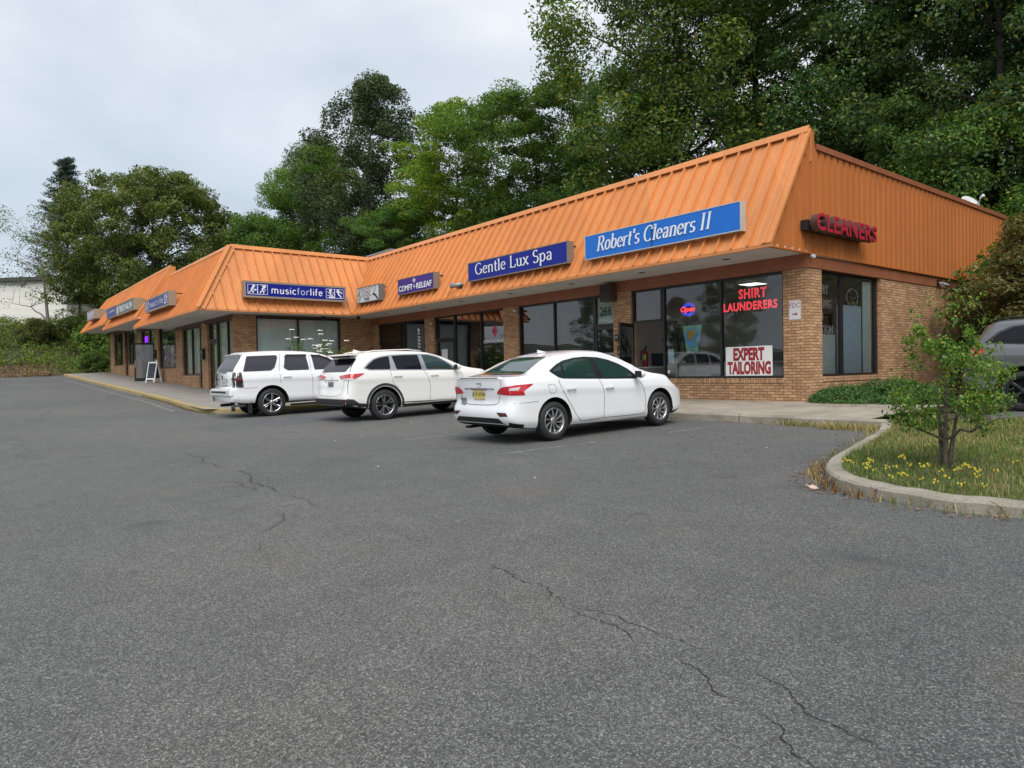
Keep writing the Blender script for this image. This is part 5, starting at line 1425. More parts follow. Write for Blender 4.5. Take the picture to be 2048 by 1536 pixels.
    c.patch('bumper_insert', [(-.56, .425), (.56, .425), (.66, .35), (.70, .27), (-.70, .27), (-.66, .35)], 'rear', K, .004, root, round_=.02)
    c.patch('grille', [(-.36, .62), (.36, .62), (.26, .45), (-.26, .45)], 'front', K, .004, root, round_=.02)
    c.patch('grille', [(-.6, .38), (.6, .38), (.55, .27), (-.55, .27)], 'front', K, .004, root, round_=.02)
    # boot-lid spoiler, emblem, plate
    mb = MB(); mb.prism([(-.54, -.78, 1.082), (-.54, -.91, 1.094), (-.54, -.935, 1.08), (-.54, -.89, 1.06)], (1.08, 0, 0)); bmesh.ops.bevel(mb.bm, geom=mb.bm.edges[:], offset=.008, segments=2, affect='EDGES')
    mb.build('boot_spoiler', M['paint_white'], root, world=False, sharp=40)
    yb = c.bvh.ray_cast(Vector((0, -4, .80)), Vector((0, 1, 0)))[0].y
    plate(c, root, -.02, .80, 'B19 KFW', 'black_sign', 'plate_yellow', yb+.005)
    c.patch('plate_lamp_bar', [(-.23, .885), (.23, .885), (.22, .875), (-.22, .875)], 'rear', K, .013, root, round_=0)
    mb = MB(); mb.lathe([(.058, -.006), (.064, 0), (.058, .006), (.05, .006), (.046, 0), (.05, -.006), (.058, -.006)], 'y', (0, yb-.01, .98), 24); mb.box(-.066, .066, yb-.019, yb-.008, .968, .99); mb.build('emblem', M['chrome'], root, world=False)
    mb = MB()
    for i in range(6): mb.box(-.55+i*.026, -.55+i*.026+.016, yb-.008, yb-.002, .985, 1.003)
    mb.build('badge', M['chrome'], root, world=False)
    c.patch('bumper_sticker', [(-.57, .745), (-.40, .735), (-.40, .61), (-.53, .625)], 'rear', M['sticker'], .007, root, round_=.01, step=.03)
    box_part(root, 'exhaust_pipe', 'black_trim', -.52, -.40, -.86, -.5, .21, .25, .01)
    # front seats seen as dark shapes are part of the glass tint; aerial
    mb = MB(); mb.prism([(-.012, .42, 1.45), (-.012, .62, 1.468), (-.012, .42, 1.51)], (.024, 0, 0)); mb.build('aerial', M['paint_white'], root, world=False)
    add_wheels(c, root, 'swirl', 10, .225, w=.20)
    finish_car(c, root, -8.47-.87, 7.725, -1.154, 0.0, math.atan(.0285))
    return root

def suv_common(c, root, day, wins, G, seams, handles, hm, trim):
    for sd in (1, -1):
        if day: c.patch('window_trim', day, 'side', trim, .003, root, side=sd, round_=.04)
        for w, g in wins: c.patch('side_window', w, 'side', g, .006, root, side=sd, round_=.035)
        for s in seams: c.seam(s, 'side', sd, parent=root)
        for y, z in handles: door_handle(c, root, y, z, sd, hm, .24)

def build_crossover():
    P = dict(w=.96, wb=2.79, y0=-1.09, y1=3.74, tyre=.378, arch=.455, paint=M['paint_pearl'], rr=.32, er=.84, rf=.7, ef=.66, rlen=.95, flen=.7, tum=.33,
        top=[(-1.09, 1.64), (-.7, 1.695), (-.3, 1.725), (.3, 1.745), (.9, 1.735), (1.35, 1.70), (1.7, 1.62), (2.1, 1.455), (2.45, 1.29), (2.75, 1.215), (3.1, 1.165), (3.4, 1.08), (3.6, .96), (3.74, .82)],
        belt=[(-1.09, 1.24), (0, 1.25), (1.2, 1.205), (2.3, 1.16), (2.75, 1.12), (3.2, 1.04), (3.5, .90), (3.74, .72)],
        bot=[(-1.09, .42), (-.7, .34), (-.4, .30), (.5, .28), (2.3, .28), (3.2, .27), (3.74, .36)],
        rear=[(.3, .14), (.45, .02), (.62, 0.0), (.70, .05), (.95, .10), (1.2, .17), (1.4, .31), (1.58, .46), (1.66, .40), (1.74, .40)],
        front=[(.3, .12), (.5, 0.0), (.8, .03), (.95, .14), (1.1, .35), (1.2, .5)])
    c = Car(P); root = thing('parked_car', (0, 0, 0), 'white crossover with dark grey lower cladding, between the sedan and the boxy white wagon', 'car', group='white cars parked facing the shops')
    c.body.parent = root
    K, G = M['cladding'], M['car_glass_dark']; F = M['car_glass_green']
    day = [(-.52, 1.315), (-.40, 1.42), (-.24, 1.52), (-.05, 1.575), (.25, 1.61), (.65, 1.622), (1.1, 1.618), (1.42, 1.60), (1.68, 1.53), (1.95, 1.38), (2.24, 1.175), (1.2, 1.205), (.2, 1.24), (-.38, 1.265)]
    wins = [([(-.49, 1.315), (-.36, 1.425), (-.2, 1.52), (-.03, 1.562), (.22, 1.592), (.20, 1.255), (-.36, 1.278)], G), ([(.30, 1.595), (.65, 1.606), (1.07, 1.602), (1.12, 1.222), (.38, 1.248)], G),
            ([(1.19, 1.60), (1.41, 1.585), (1.66, 1.515), (1.92, 1.37), (2.12, 1.195), (1.27, 1.218)], F)]
    seams = [[(.18, 1.24), (.22, .95), (.28, .86), (.38, .80)], [(1.16, 1.20), (1.31, .95), (1.33, .70), (1.28, .31)], [(2.27, 1.17), (2.42, .90), (2.44, .55), (2.36, .36), (1.3, .33), (.55, .34)], [(-.62, 1.56), (-.80, 1.36), (-.88, 1.22), (-.96, .95), (-.98, .70)]]
    suv_common(c, root, grow(day, .014), wins, G, seams, [(.37, 1.085), (1.46, 1.06)], 'paint_pearl', M['chrome_dull'])
    for sd in (1, -1):
        # cladding: arch rings, sill, bumper side
        for y in (0, P['wb']):
            ring = [(y+.535*math.cos(R(q)), P['tyre']+.01+.535*math.sin(R(q))) for q in range(-14, 195, 8)] + [(y+.472*math.cos(R(q)), P['tyre']+.01+.472*math.sin(R(q))) for q in range(194, -15, -8)]
            c.patch('arch_cladding', ring, 'side', K, .010, root, side=sd, round_=0, step=.06)
        c.patch('sill_cladding', [(.50, .37), (2.28, .36), (2.28, .285), (.50, .285)], 'side', K, .006, root, side=sd, round_=0)
        c.patch('bumper_cladding', [(-1.02, .59), (-.86, .57), (-.72, .47), (-.5, .44), (-.5, .30), (-1.02, .30)], 'side', K, .008, root, side=sd, round_=.01)
        c.patch('tail_light', [(sd*a, b) for a, b in ((-.38, 1.14), (-.1, 1.18), (.30, 1.195), (.20, 1.11), (.11, 1.05), (-.1, 1.035), (-.32, 1.07))], 'diag', M['tail_red'], .007, root, side=sd, round_=.02, step=.04)
        c.patch('tail_light_lens', [(sd*a, b) for a, b in ((-.28, 1.075), (.11, 1.085), (.08, 1.045), (-.1, 1.03))], 'diag', M['lens_clear'], .010, root, side=sd, round_=.01, step=.03)
        c.patch('bumper_reflector', [(sd*.70, .565), (sd*.82, .555), (sd*.86, .49), (sd*.74, .50)], 'rear', M['tail_dark'], .014, root, round_=.01, step=.03)
        c.patch('headlight', [(sd*.45, .98), (sd*.84, 1.08), (sd*.9, 1.0), (sd*.6, .86)], 'front', M['lens_clear'], .005, root, round_=.02)
        mirror_part(root, sd, 2.14, 1.25, .2, cap='paint_pearl', P=P)
    c.patch('rear_window', [(-.66, 1.24), (.66, 1.24), (.76, 1.40), (.70, 1.565), (-.70, 1.565), (-.76, 1.40)], 'rear', G, .005, root, round_=.05)
    c.patch('windscreen', [(-.72, 1.24), (.72, 1.24), (.6, 1.63), (-.6, 1.63)], 'front', F, .005, root, round_=.04)
    c.patch('bumper_cladding', [(-.94, .58), (.94, .58), (.94, .31), (-.94, .31)], 'rear', K, .009, root, round_=.02)
    c.patch('grille', [(-.5, .9), (.5, .9), (.4, .6), (-.4, .6)], 'front', K, .004, root, round_=.02)
    c.seam([(-.72, 1.05), (-.70, .80), (-.66, .66), (0, .645), (.66, .66), (.70, .80), (.72, 1.05)], 'rear', parent=root, name='tailgate_gap')
    c.seam([(-.40, 1.035), (0, 1.03), (.40, 1.035)], 'rear', parent=root, name='tailgate_gap', w=.014)
    # roof spoiler
    mb = MB(); mb.prism([(-.70, -.55, 1.70), (-.70, -.79, 1.668), (-.70, -.82, 1.64), (-.70, -.60, 1.63)], (1.40, 0, 0)); bmesh.ops.bevel(mb.bm, geom=mb.bm.edges[:], offset=.01, segments=2, affect='EDGES'); mb.build('roof_spoiler', M['paint_pearl'], root, world=False, sharp=40)
    mb = MB(); mb.box(-.42, .42, -.76, -.62, 1.60, 1.632); mb.build('spoiler_underside', M['black_trim'], root, world=False)
    mb = MB(); mb.prism([(-.015, -.38, 1.715), (-.015, -.12, 1.735), (-.015, -.34, 1.80)], (.03, 0, 0)); mb.build('aerial', M['paint_pearl'], root, world=False)
    yb = c.bvh.ray_cast(Vector((0, -4, .93)), Vector((0, 1, 0)))[0].y
    plate(c, root, 0.0, .93, 'III III', 'slate', 'plate_grey', yb)
    mb = MB(); mb.lathe([(.05, -.006), (.058, 0), (.05, .006), (.042, 0), (.05, -.006)], 'y', (0, yb-.03+.04, 1.12), 20); mb.build('emblem', M['chrome'], root, world=False)
    box_part(root, 'rear_wiper', 'black_trim', -.30, .12, -.87, -.855, 1.265, 1.285, .004)
    for sd in (1, -1):
        mb = MB(); mb.tube([(sd*.60, -.35, 1.70), (sd*.60, -.1, 1.745), (sd*.60, .9, 1.755), (sd*.60, 1.3, 1.70)], .014, 6); mb.build('roof_rail', M['paint_pearl'], root, world=False)
    add_wheels(c, root, 'twin', 5, .262, w=.235)
    finish_car(c, root, -15.45-.945, 8.37, -1.16, 0.0, math.atan(.027))
    return root

def build_wagon():
    P = dict(w=1.005, wb=2.95, y0=-1.16, y1=3.97, tyre=.405, arch=.50, paint=M['paint_white'], rr=.16, er=.90, rf=.5, ef=.74, rlen=.6, flen=.5, tum=.26,
        top=[(-1.16, 1.84), (-.9, 1.885), (-.4, 1.925), (.2, 1.94), (.9, 1.92), (1.45, 1.87), (1.8, 1.78), (2.15, 1.61), (2.5, 1.40), (2.75, 1.30), (3.2, 1.26), (3.6, 1.21), (3.85, 1.12), (3.97, .98)],
        belt=[(-1.16, 1.31), (0, 1.31), (1.3, 1.275), (2.4, 1.25), (2.8, 1.22), (3.4, 1.16), (3.8, 1.04), (3.97, .86)],
        bot=[(-1.16, .47), (-.8, .41), (-.5, .40), (.6, .38), (2.4, .36), (3.3, .36), (3.97, .42)],
        rear=[(.4, .10), (.5, .0), (.78, 0.0), (.86, .13), (1.1, .13), (1.35, .16), (1.6, .30), (1.8, .42), (1.95, .42)],
        front=[(.4, .06), (.55, 0.0), (.9, .02), (1.1, .1), (1.25, .3)])
    c = Car(P); root = thing('parked_car', (0, 0, 0), 'white boxy full-size wagon with chrome wheels and smoked tail lights, farthest of the three', 'car', group='white cars parked facing the shops')
    c.body.parent = root
    G, K = M['car_glass_grey'], M['black_trim']
    q = [(-.79, 1.335), (-.64, 1.775), (.24, 1.785), (.25, 1.70), (.13, 1.42), (.02, 1.335)]
    r = [(.40, 1.40), (.47, 1.70), (.54, 1.775), (1.13, 1.765), (1.18, 1.315), (.52, 1.32)]
    f = [(1.30, 1.755), (1.55, 1.735), (1.80, 1.64), (2.08, 1.46), (2.20, 1.32), (1.35, 1.31)]
    seams = [[(.36, 1.86), (.30, 1.62), (.26, 1.35), (.27, 1.0), (.28, .95)], [(1.22, 1.85), (1.23, 1.35), (1.25, .90), (1.24, .42)], [(2.34, 1.26), (2.42, .9), (2.36, .45), (1.24, .41), (.5, .42)], [(-.80, .86), (-.40, .86)]]
    suv_common(c, root, None, [(q, G), (r, G), (f, G)], G, seams, [(.47, 1.14), (1.52, 1.12)], 'paint_white', K)
    for sd in (1, -1):
        for y0_, y1_, z0_ in ((.46, 1.16, 1.765), ):
            c.patch('window_visor', [(.45, 1.72), (.52, 1.795), (1.14, 1.785), (1.15, 1.735), (.56, 1.745), (.48, 1.685)], 'side', K, .022, root, side=sd, round_=.015, step=.04)
        c.patch('window_visor', [(1.28, 1.775), (1.56, 1.755), (1.82, 1.665), (2.06, 1.51), (2.02, 1.49), (1.78, 1.615), (1.54, 1.705), (1.29, 1.725)], 'side', K, .022, root, side=sd, round_=.01, step=.04)
        tl = [(sd*.66, 1.325), (sd*.96, 1.325), (sd*1.03, .885), (sd*.66, .885)]
        c.patch('tail_light', [(-1.07, 1.32), (-.84, 1.315), (-.81, .885), (-1.07, .885)], 'side', M['tail_smoke'], .008, root, side=sd, round_=.015)
        c.patch('tail_light', [(sd*.74, 1.32), (sd*.90, 1.32), (sd*.93, .885), (sd*.74, .885)], 'rear', M['tail_smoke'], .008, root, round_=.015)
        c.patch('tail_light_lens', [(-1.05, 1.16), (-.85, 1.155), (-.84, 1.08), (-1.05, 1.08)], 'side', M['tail_dark'], .011, root, side=sd, round_=.01)
        c.patch('headlight', [(sd*.55, 1.0), (sd*.92, 1.02), (sd*.92, .82), (sd*.55, .80)], 'front', M['lens_clear'], .005, root, round_=.02)
        c.patch('sill_trim', [(.50, .435), (2.34, .42), (2.34, .36), (.50, .38)], 'side', K, .004, root, side=sd, round_=0)
        mirror_part(root, sd, 2.22, 1.36, .2, P=P)
        mb = MB(); mb.box(sd*.62, sd*.96, -.60, -.585, .12, .52); mb.build('mud_flap', M['black_trim'], root, world=False)
        mb = MB(); mb.box(sd*.93, sd*1.05, .55, 2.35, .27, .33); mb.build('running_board', M['black_trim'], root, world=False)
    c.patch('rear_window', [(-.72, 1.345), (.72, 1.345), (.74, 1.62), (.66, 1.78), (-.66, 1.78), (-.74, 1.62)], 'rear', M['car_glass_dark'], .005, root, round_=.05)
    c.patch('windscreen', [(-.78, 1.33), (.78, 1.33), (.66, 1.80), (-.66, 1.80)], 'front', G, .005, root, round_=.04)
    c.patch('grille', [(-.5, 1.02), (.5, 1.02), (.5, .70), (-.5, .70)], 'front', K, .004, root, round_=.02)
    c.seam([(-.71, 1.33), (-.71, .90), (.71, .90), (.71, 1.33)], 'rear', parent=root, name='tailgate_gap')
    box_part(root, 'rear_bumper', 'paint_white', -.985, .985, -1.20, -.86, .62, .86, .045)
    box_part(root, 'bumper_step', 'black_trim', -.80, .62, -1.215, -1.0, .735, .785, .01)
    c.patch('bumper_vent', [(-.80, .60), (-.62, .60), (-.66, .48), (-.74, .48)], 'rear', K, .01, root, round_=.01, step=.04)
    yb = c.bvh.ray_cast(Vector((0, -4, 1.04)), Vector((0, 1, 0)))[0].y
    c.patch('plate_recess', [(-.26, 1.13), (.26, 1.13), (.24, .93), (-.24, .93)], 'rear', M['chrome_dull'], .004, root, round_=.01)
    plate(c, root, 0.0, 1.03, 'III III', 'slate', 'plate_white', yb-.006)
    mb = MB(); mb.lathe([(0, -.012), (.045, -.010), (.05, .0)], 'y', (-.22, yb-.0, 1.19), 18); mb.build('tailgate_lock', M['black_trim'], root, world=False)
    box_part(root, 'rear_wiper', 'black_trim', -.32, .18, -1.03, -1.01, 1.315, 1.335, .004)
    mb = MB(); mb.prism([(-.70, -.55, 1.885), (-.70, -.80, 1.85), (-.70, -.80, 1.82), (-.70, -.60, 1.80)], (1.40, 0, 0)); bmesh.ops.bevel(mb.bm, geom=mb.bm.edges[:], offset=.01, segments=2, affect='EDGES'); mb.build('roof_spoiler', M['paint_white'], root, world=False, sharp=40)
    box_part(root, 'tow_hitch', 'black_trim', -.06, .06, -1.18, -.8, .33, .42, .01)
    box_part(root, 'exhaust_pipe', 'chrome_dull', .42, .50, -1.02, -.6, .31, .38, .02)
    add_wheels(c, root, 'spoke', 6, .285, rim_mat='chrome', w=.26)
    finish_car(c, root, -20.2-.99, 7.24, -1.185, 0.0, math.atan(.027))
    return root

def build_grey_suv():
    P = dict(w=.97, wb=2.92, y0=-1.0, y1=3.82, tyre=.385, arch=.465, paint=M['paint_grey'], rr=.34, er=.82, rf=.6, ef=.70, rlen=.7, flen=.6, tum=.30,
        top=[(-1.0, 1.70), (-.6, 1.765), (.0, 1.80), (.8, 1.80), (1.4, 1.76), (1.8, 1.66), (2.15, 1.50), (2.5, 1.32), (2.75, 1.24), (3.2, 1.19), (3.6, 1.10), (3.82, .92)],
        belt=[(-1.0, 1.28), (0, 1.26), (1.3, 1.22), (2.4, 1.18), (2.8, 1.15), (3.4, 1.06), (3.82, .80)],
        bot=[(-1.0, .45), (-.7, .37), (.5, .33), (2.4, .33), (3.3, .32), (3.82, .40)],
        rear=[(.35, .10), (.5, 0.0), (.75, 0.0), (.82, .07), (1.1, .10), (1.3, .17), (1.55, .34), (1.7, .40), (1.8, .40)],
        front=[(.35, .08), (.55, 0.0), (.9, .03), (1.1, .15), (1.2, .3)])
    c = Car(P); root = thing('parked_car', (0, 0, 0), 'grey sport utility vehicle with dark wheels, half hidden by the bushes beside the plaza', 'car')
    c.body.parent = root; K, G = M['black_trim'], M['car_glass_dark']
    day = [(-.60, 1.33), (-.40, 1.52), (-.18, 1.63), (.3, 1.67), (.9, 1.675), (1.4, 1.65), (1.75, 1.56), (2.05, 1.40), (2.25, 1.22), (.2, 1.27)]
    wins = [([(-.56, 1.335), (-.37, 1.51), (-.16, 1.615), (.16, 1.65), (.20, 1.285)], G), ([(.24, 1.652), (.9, 1.66), (1.12, 1.655), (1.18, 1.245), (.28, 1.28)], G), ([(1.24, 1.645), (1.4, 1.635), (1.73, 1.545), (2.02, 1.39), (2.18, 1.235), (1.28, 1.245)], G)]
    suv_common(c, root, grow(day, .012), wins, G, [[(.2, 1.27), (.22, 1.0), (.40, .82)], [(1.2, 1.22), (1.28, .9), (1.25, .37)], [(2.32, 1.18), (2.42, .9), (2.35, .4), (.55, .37)]], [(.48, 1.11), (1.5, 1.08)], 'paint_grey', K)
    for sd in (1, -1):
        for y in (0, P['wb']):
            ring = [(y+.545*math.cos(R(q)), P['tyre']+.01+.545*math.sin(R(q))) for q in range(-10, 191, 8)] + [(y+.482*math.cos(R(q)), P['tyre']+.01+.482*math.sin(R(q))) for q in range(190, -11, -8)]
            c.patch('arch_flare', ring, 'side', M['paint_grey'], .030, root, side=sd, round_=0, step=.06)
        c.patch('tail_light', [(sd*a, b) for a, b in ((-.21, 1.19), (.26, 1.20), (.2, 1.06), (-.21, 1.05))], 'diag', M['tail_red'], .007, root, side=sd, round_=.02, step=.04)
        mirror_part(root, sd, 2.18, 1.30, .2, cap='paint_grey', P=P)
        mb = MB(); mb.tube([(sd*.62, -.5, 1.74), (sd*.62, -.3, 1.815), (sd*.62, 1.2, 1.825), (sd*.62, 1.5, 1.76)], .016, 6); mb.build('roof_rail', M['black_trim'], root, world=False)
        c.patch('headlight', [(sd*.45, .98), (sd*.86, 1.02), (sd*.86, .90), (sd*.5, .86)], 'front', M['lens_clear'], .005, root, round_=.02)
    c.patch('rear_window', [(-.66, 1.28), (.66, 1.28), (.70, 1.48), (.62, 1.62), (-.62, 1.62), (-.70, 1.48)], 'rear', G, .005, root, round_=.05)
    c.patch('windscreen', [(-.74, 1.27), (.74, 1.27), (.62, 1.70), (-.62, 1.70)], 'front', G, .005, root, round_=.04)
    c.patch('grille', [(-.5, .98), (.5, .98), (.5, .78), (-.5, .78)], 'front', K, .004, root, round_=.02)
    c.patch('bumper_insert', [(-.8, .55), (.8, .55), (.8, .40), (-.8, .40)], 'rear', K, .006, root, round_=.02)
    add_wheels(c, root, 'spoke', 5, .275, rim_mat='rim_black', w=.25)
    finish_car(c, root, -4.35, 16.72, lotz(-3, 15.9)+.025, R(-78), 0.0)
    return root
# ------------------------------------------------------------------ trees and plants
def leaf_quads(C, rad, n_per, size, rng, flat=.75, asp=.55, up=.5, shell=.45, droop=0.0):
    """C (K,3) clump centres, rad (K,) radii -> (K*n,4,3) leaf quads"""
    K = len(C); n = K*n_per
    c = np.repeat(np.asarray(C, float), n_per, 0); r = np.repeat(np.asarray(rad, float), n_per)
    d = rng.normal(size=(n, 3)); d /= np.linalg.norm(d, axis=1, keepdims=True)
    rr = shell + (1-shell)*rng.random(n)**.6
    p = d*(r*rr)[:, None]; p[:, 2] *= flat; p[:, 2] -= droop*np.hypot(p[:, 0], p[:, 1])
    p += c
    nrm = d*(1-up) + rng.normal(size=(n, 3))*.55; nrm[:, 2] += up
    nrm /= np.linalg.norm(nrm, axis=1, keepdims=True)
    t = np.cross(nrm, rng.normal(size=(n, 3))); t /= np.linalg.norm(t, axis=1, keepdims=True)
    b = np.cross(nrm, t)
    s = size*(.6+.8*rng.random(n))[:, None]
    fold = nrm*s*.12
    return np.stack([p-t*s*.5, p+b*s*asp*.5+fold, p+t*s*.5, p-b*s*asp*.5+fold], 1)

def crown_points(rng, H, h0, Rmax, K, prof, lumps=.25, shell=.55, cx=0.0, cy=0.0):
    """clump centres in a lumpy crown between heights h0..H"""
    ph = rng.random(6)*6.28; out = []
    while len(out) < K:
        h = rng.random()**.85; a = rng.random()*6.28
        R_ = Rmax*prof(h)*(1+lumps*math.sin(2*a+ph[0]+h*5)*.6+lumps*math.sin(3*a+ph[1]-h*7)*.5+lumps*math.sin(5*a+ph[2])*.3)
        r = R_*(shell+(1-shell)*rng.random()**.7) if rng.random() < .72 else R_*rng.random()
        out.append((cx*h+r*math.cos(a), cy*h+r*math.sin(a), h0+(H-h0)*h))
    return np.array(out)

def wood_mesh(mb, rng, H, tr, tips, base_h, lean=(0, 0), nmain=7, twig=.012, top_frac=.85):
    """trunk, main limbs and a branch to every foliage clump"""
    n = 9; trunk = []
    wx, wy = rng.normal()*.04*H, rng.normal()*.04*H
    for i in range(n+1):
        t = i/n; trunk.append(Vector((lean[0]*t+wx*math.sin(t*3.0)*t, lean[1]*t+wy*math.sin(t*2.4+.5)*t, H*top_frac*t)))
    rad = [tr*(1.25 if i == 0 else 1)*(1-.86*(i/n)) for i in range(n+1)]
    trunk[0].z = -.5
    mb.tube(trunk, rad, 8)
    nodes = [(p, r) for p, r in zip(trunk, rad) if p.z > base_h*.75]
    fine = []
    for (a, ra), (b, rb) in zip(nodes, nodes[1:]):
        for k in range(4): fine.append((a.lerp(b, k/4), ra+(rb-ra)*k/4))
    skel = list(fine) if fine else nodes
    tips = [Vector(t) for t in tips]
    # main limbs: farthest-point choice
    main = [max(tips, key=lambda t: t.x*t.x+t.y*t.y)]
    while len(main) < min(nmain, len(tips)): main.append(max(tips, key=lambda t: min((t-m).length for m in main)))
    def limb(tip, skel_, rmax, seg=6, sides=5):
        best = min(skel_, key=lambda s_: (tip-s_[0]).length + max(0, s_[0].z-(tip.z-.35*math.hypot(tip.x-s_[0].x, tip.y-s_[0].y)))*1.6)
        a, ra = best; L = (tip-a).length; r0 = min(ra*.62, rmax, .012+.016*L)
        mid = a.lerp(tip, .5)+Vector((rng.normal()*.06*L, rng.normal()*.06*L, .08*L))
        pts = []
        for i in range(seg+1):
            t = i/seg; q = a*(1-t)**2+mid*2*t*(1-t)+tip*t*t
            if 0 < i < seg: q += Vector((rng.normal(), rng.normal(), rng.normal()))*L*.018
            pts.append(q)
        rr = [r0*(1-t/seg)+twig*(t/seg) for t in range(seg+1)]
        mb.tube(pts, rr, sides, caps=False)
        return list(zip(pts, rr))[1:]
    limbs = []
    for t in main: limbs += limb(t, skel, tr*.5, 8, 6)
    sk2 = skel + limbs
    for t in tips:
        if t in main: continue
        limb(t, sk2, tr*.25, 5, 4)

class TreeKind:
    """one grown tree: wood mesh + leaf mesh, reused by copies"""
    def __init__(s, seed, H, base_h, Rmax, K, n_per, leaf, clump, prof, bark, leafmat, tr=None, up=.5, flat=.7, lumps=.25, shell=.55, lean=(0, 0), nmain=7, droop=0.0, asp=.55, extra=None):
        rng = np.random.default_rng(seed); s.H = H
        C = crown_points(rng, H, base_h, Rmax, K, prof, lumps, shell, lean[0], lean[1])
        rad = clump*(.65+.7*rng.random(K))
        Q = leaf_quads(C, rad, n_per, leaf, rng, flat, asp, up, droop=droop)
        s.leaves = quads_mesh('crown', Q); s.leaves.materials.append(M[leafmat])
        mb = MB(); wood_mesh(mb, rng, H, tr or H*.016, C[::1 if K < 140 else 2], base_h, lean, nmain)
        if extra: extra(mb, rng)
        s.wood = bpy.data.meshes.new('trunk'); mb.bm.to_mesh(s.wood); mb.bm.free(); s.wood.materials.append(M[bark])
    def place(s, name, x, y, label, cat='tree', z=None, rz=0.0, sc=1.0, sz=None, group=None, leafmat=None):
        t = thing(name, (x, y, groundz(x, y) if z is None else z), label, cat, rz, group)
        t.scale = (sc, sc, sz or sc)
        a = bpy.data.objects.new('trunk', s.wood); COL.objects.link(a); a.parent = t
        b = bpy.data.objects.new('crown', s.leaves); COL.objects.link(b); b.parent = t
        if leafmat:
            b.material_slots[0].link = 'OBJECT'; b.material_slots[0].material = M[leafmat]
        return t

round_p = lambda h: math.sin(math.pi*min(1, .12+h*.86))**.6
oval_p = lambda h: max(.08, math.sin(math.pi*(.1+.88*h))**.8)
broad_p = lambda h: math.sqrt(max(.02, 1-(abs(h-.42)/.62)**2.2))
vase_p = lambda h: .35+.65*math.sin(math.pi*min(1, h*.75+.05))
flat_p = lambda h: .45+.55*h if h < .75 else max(.25, 1-(h-.75)*2.6)

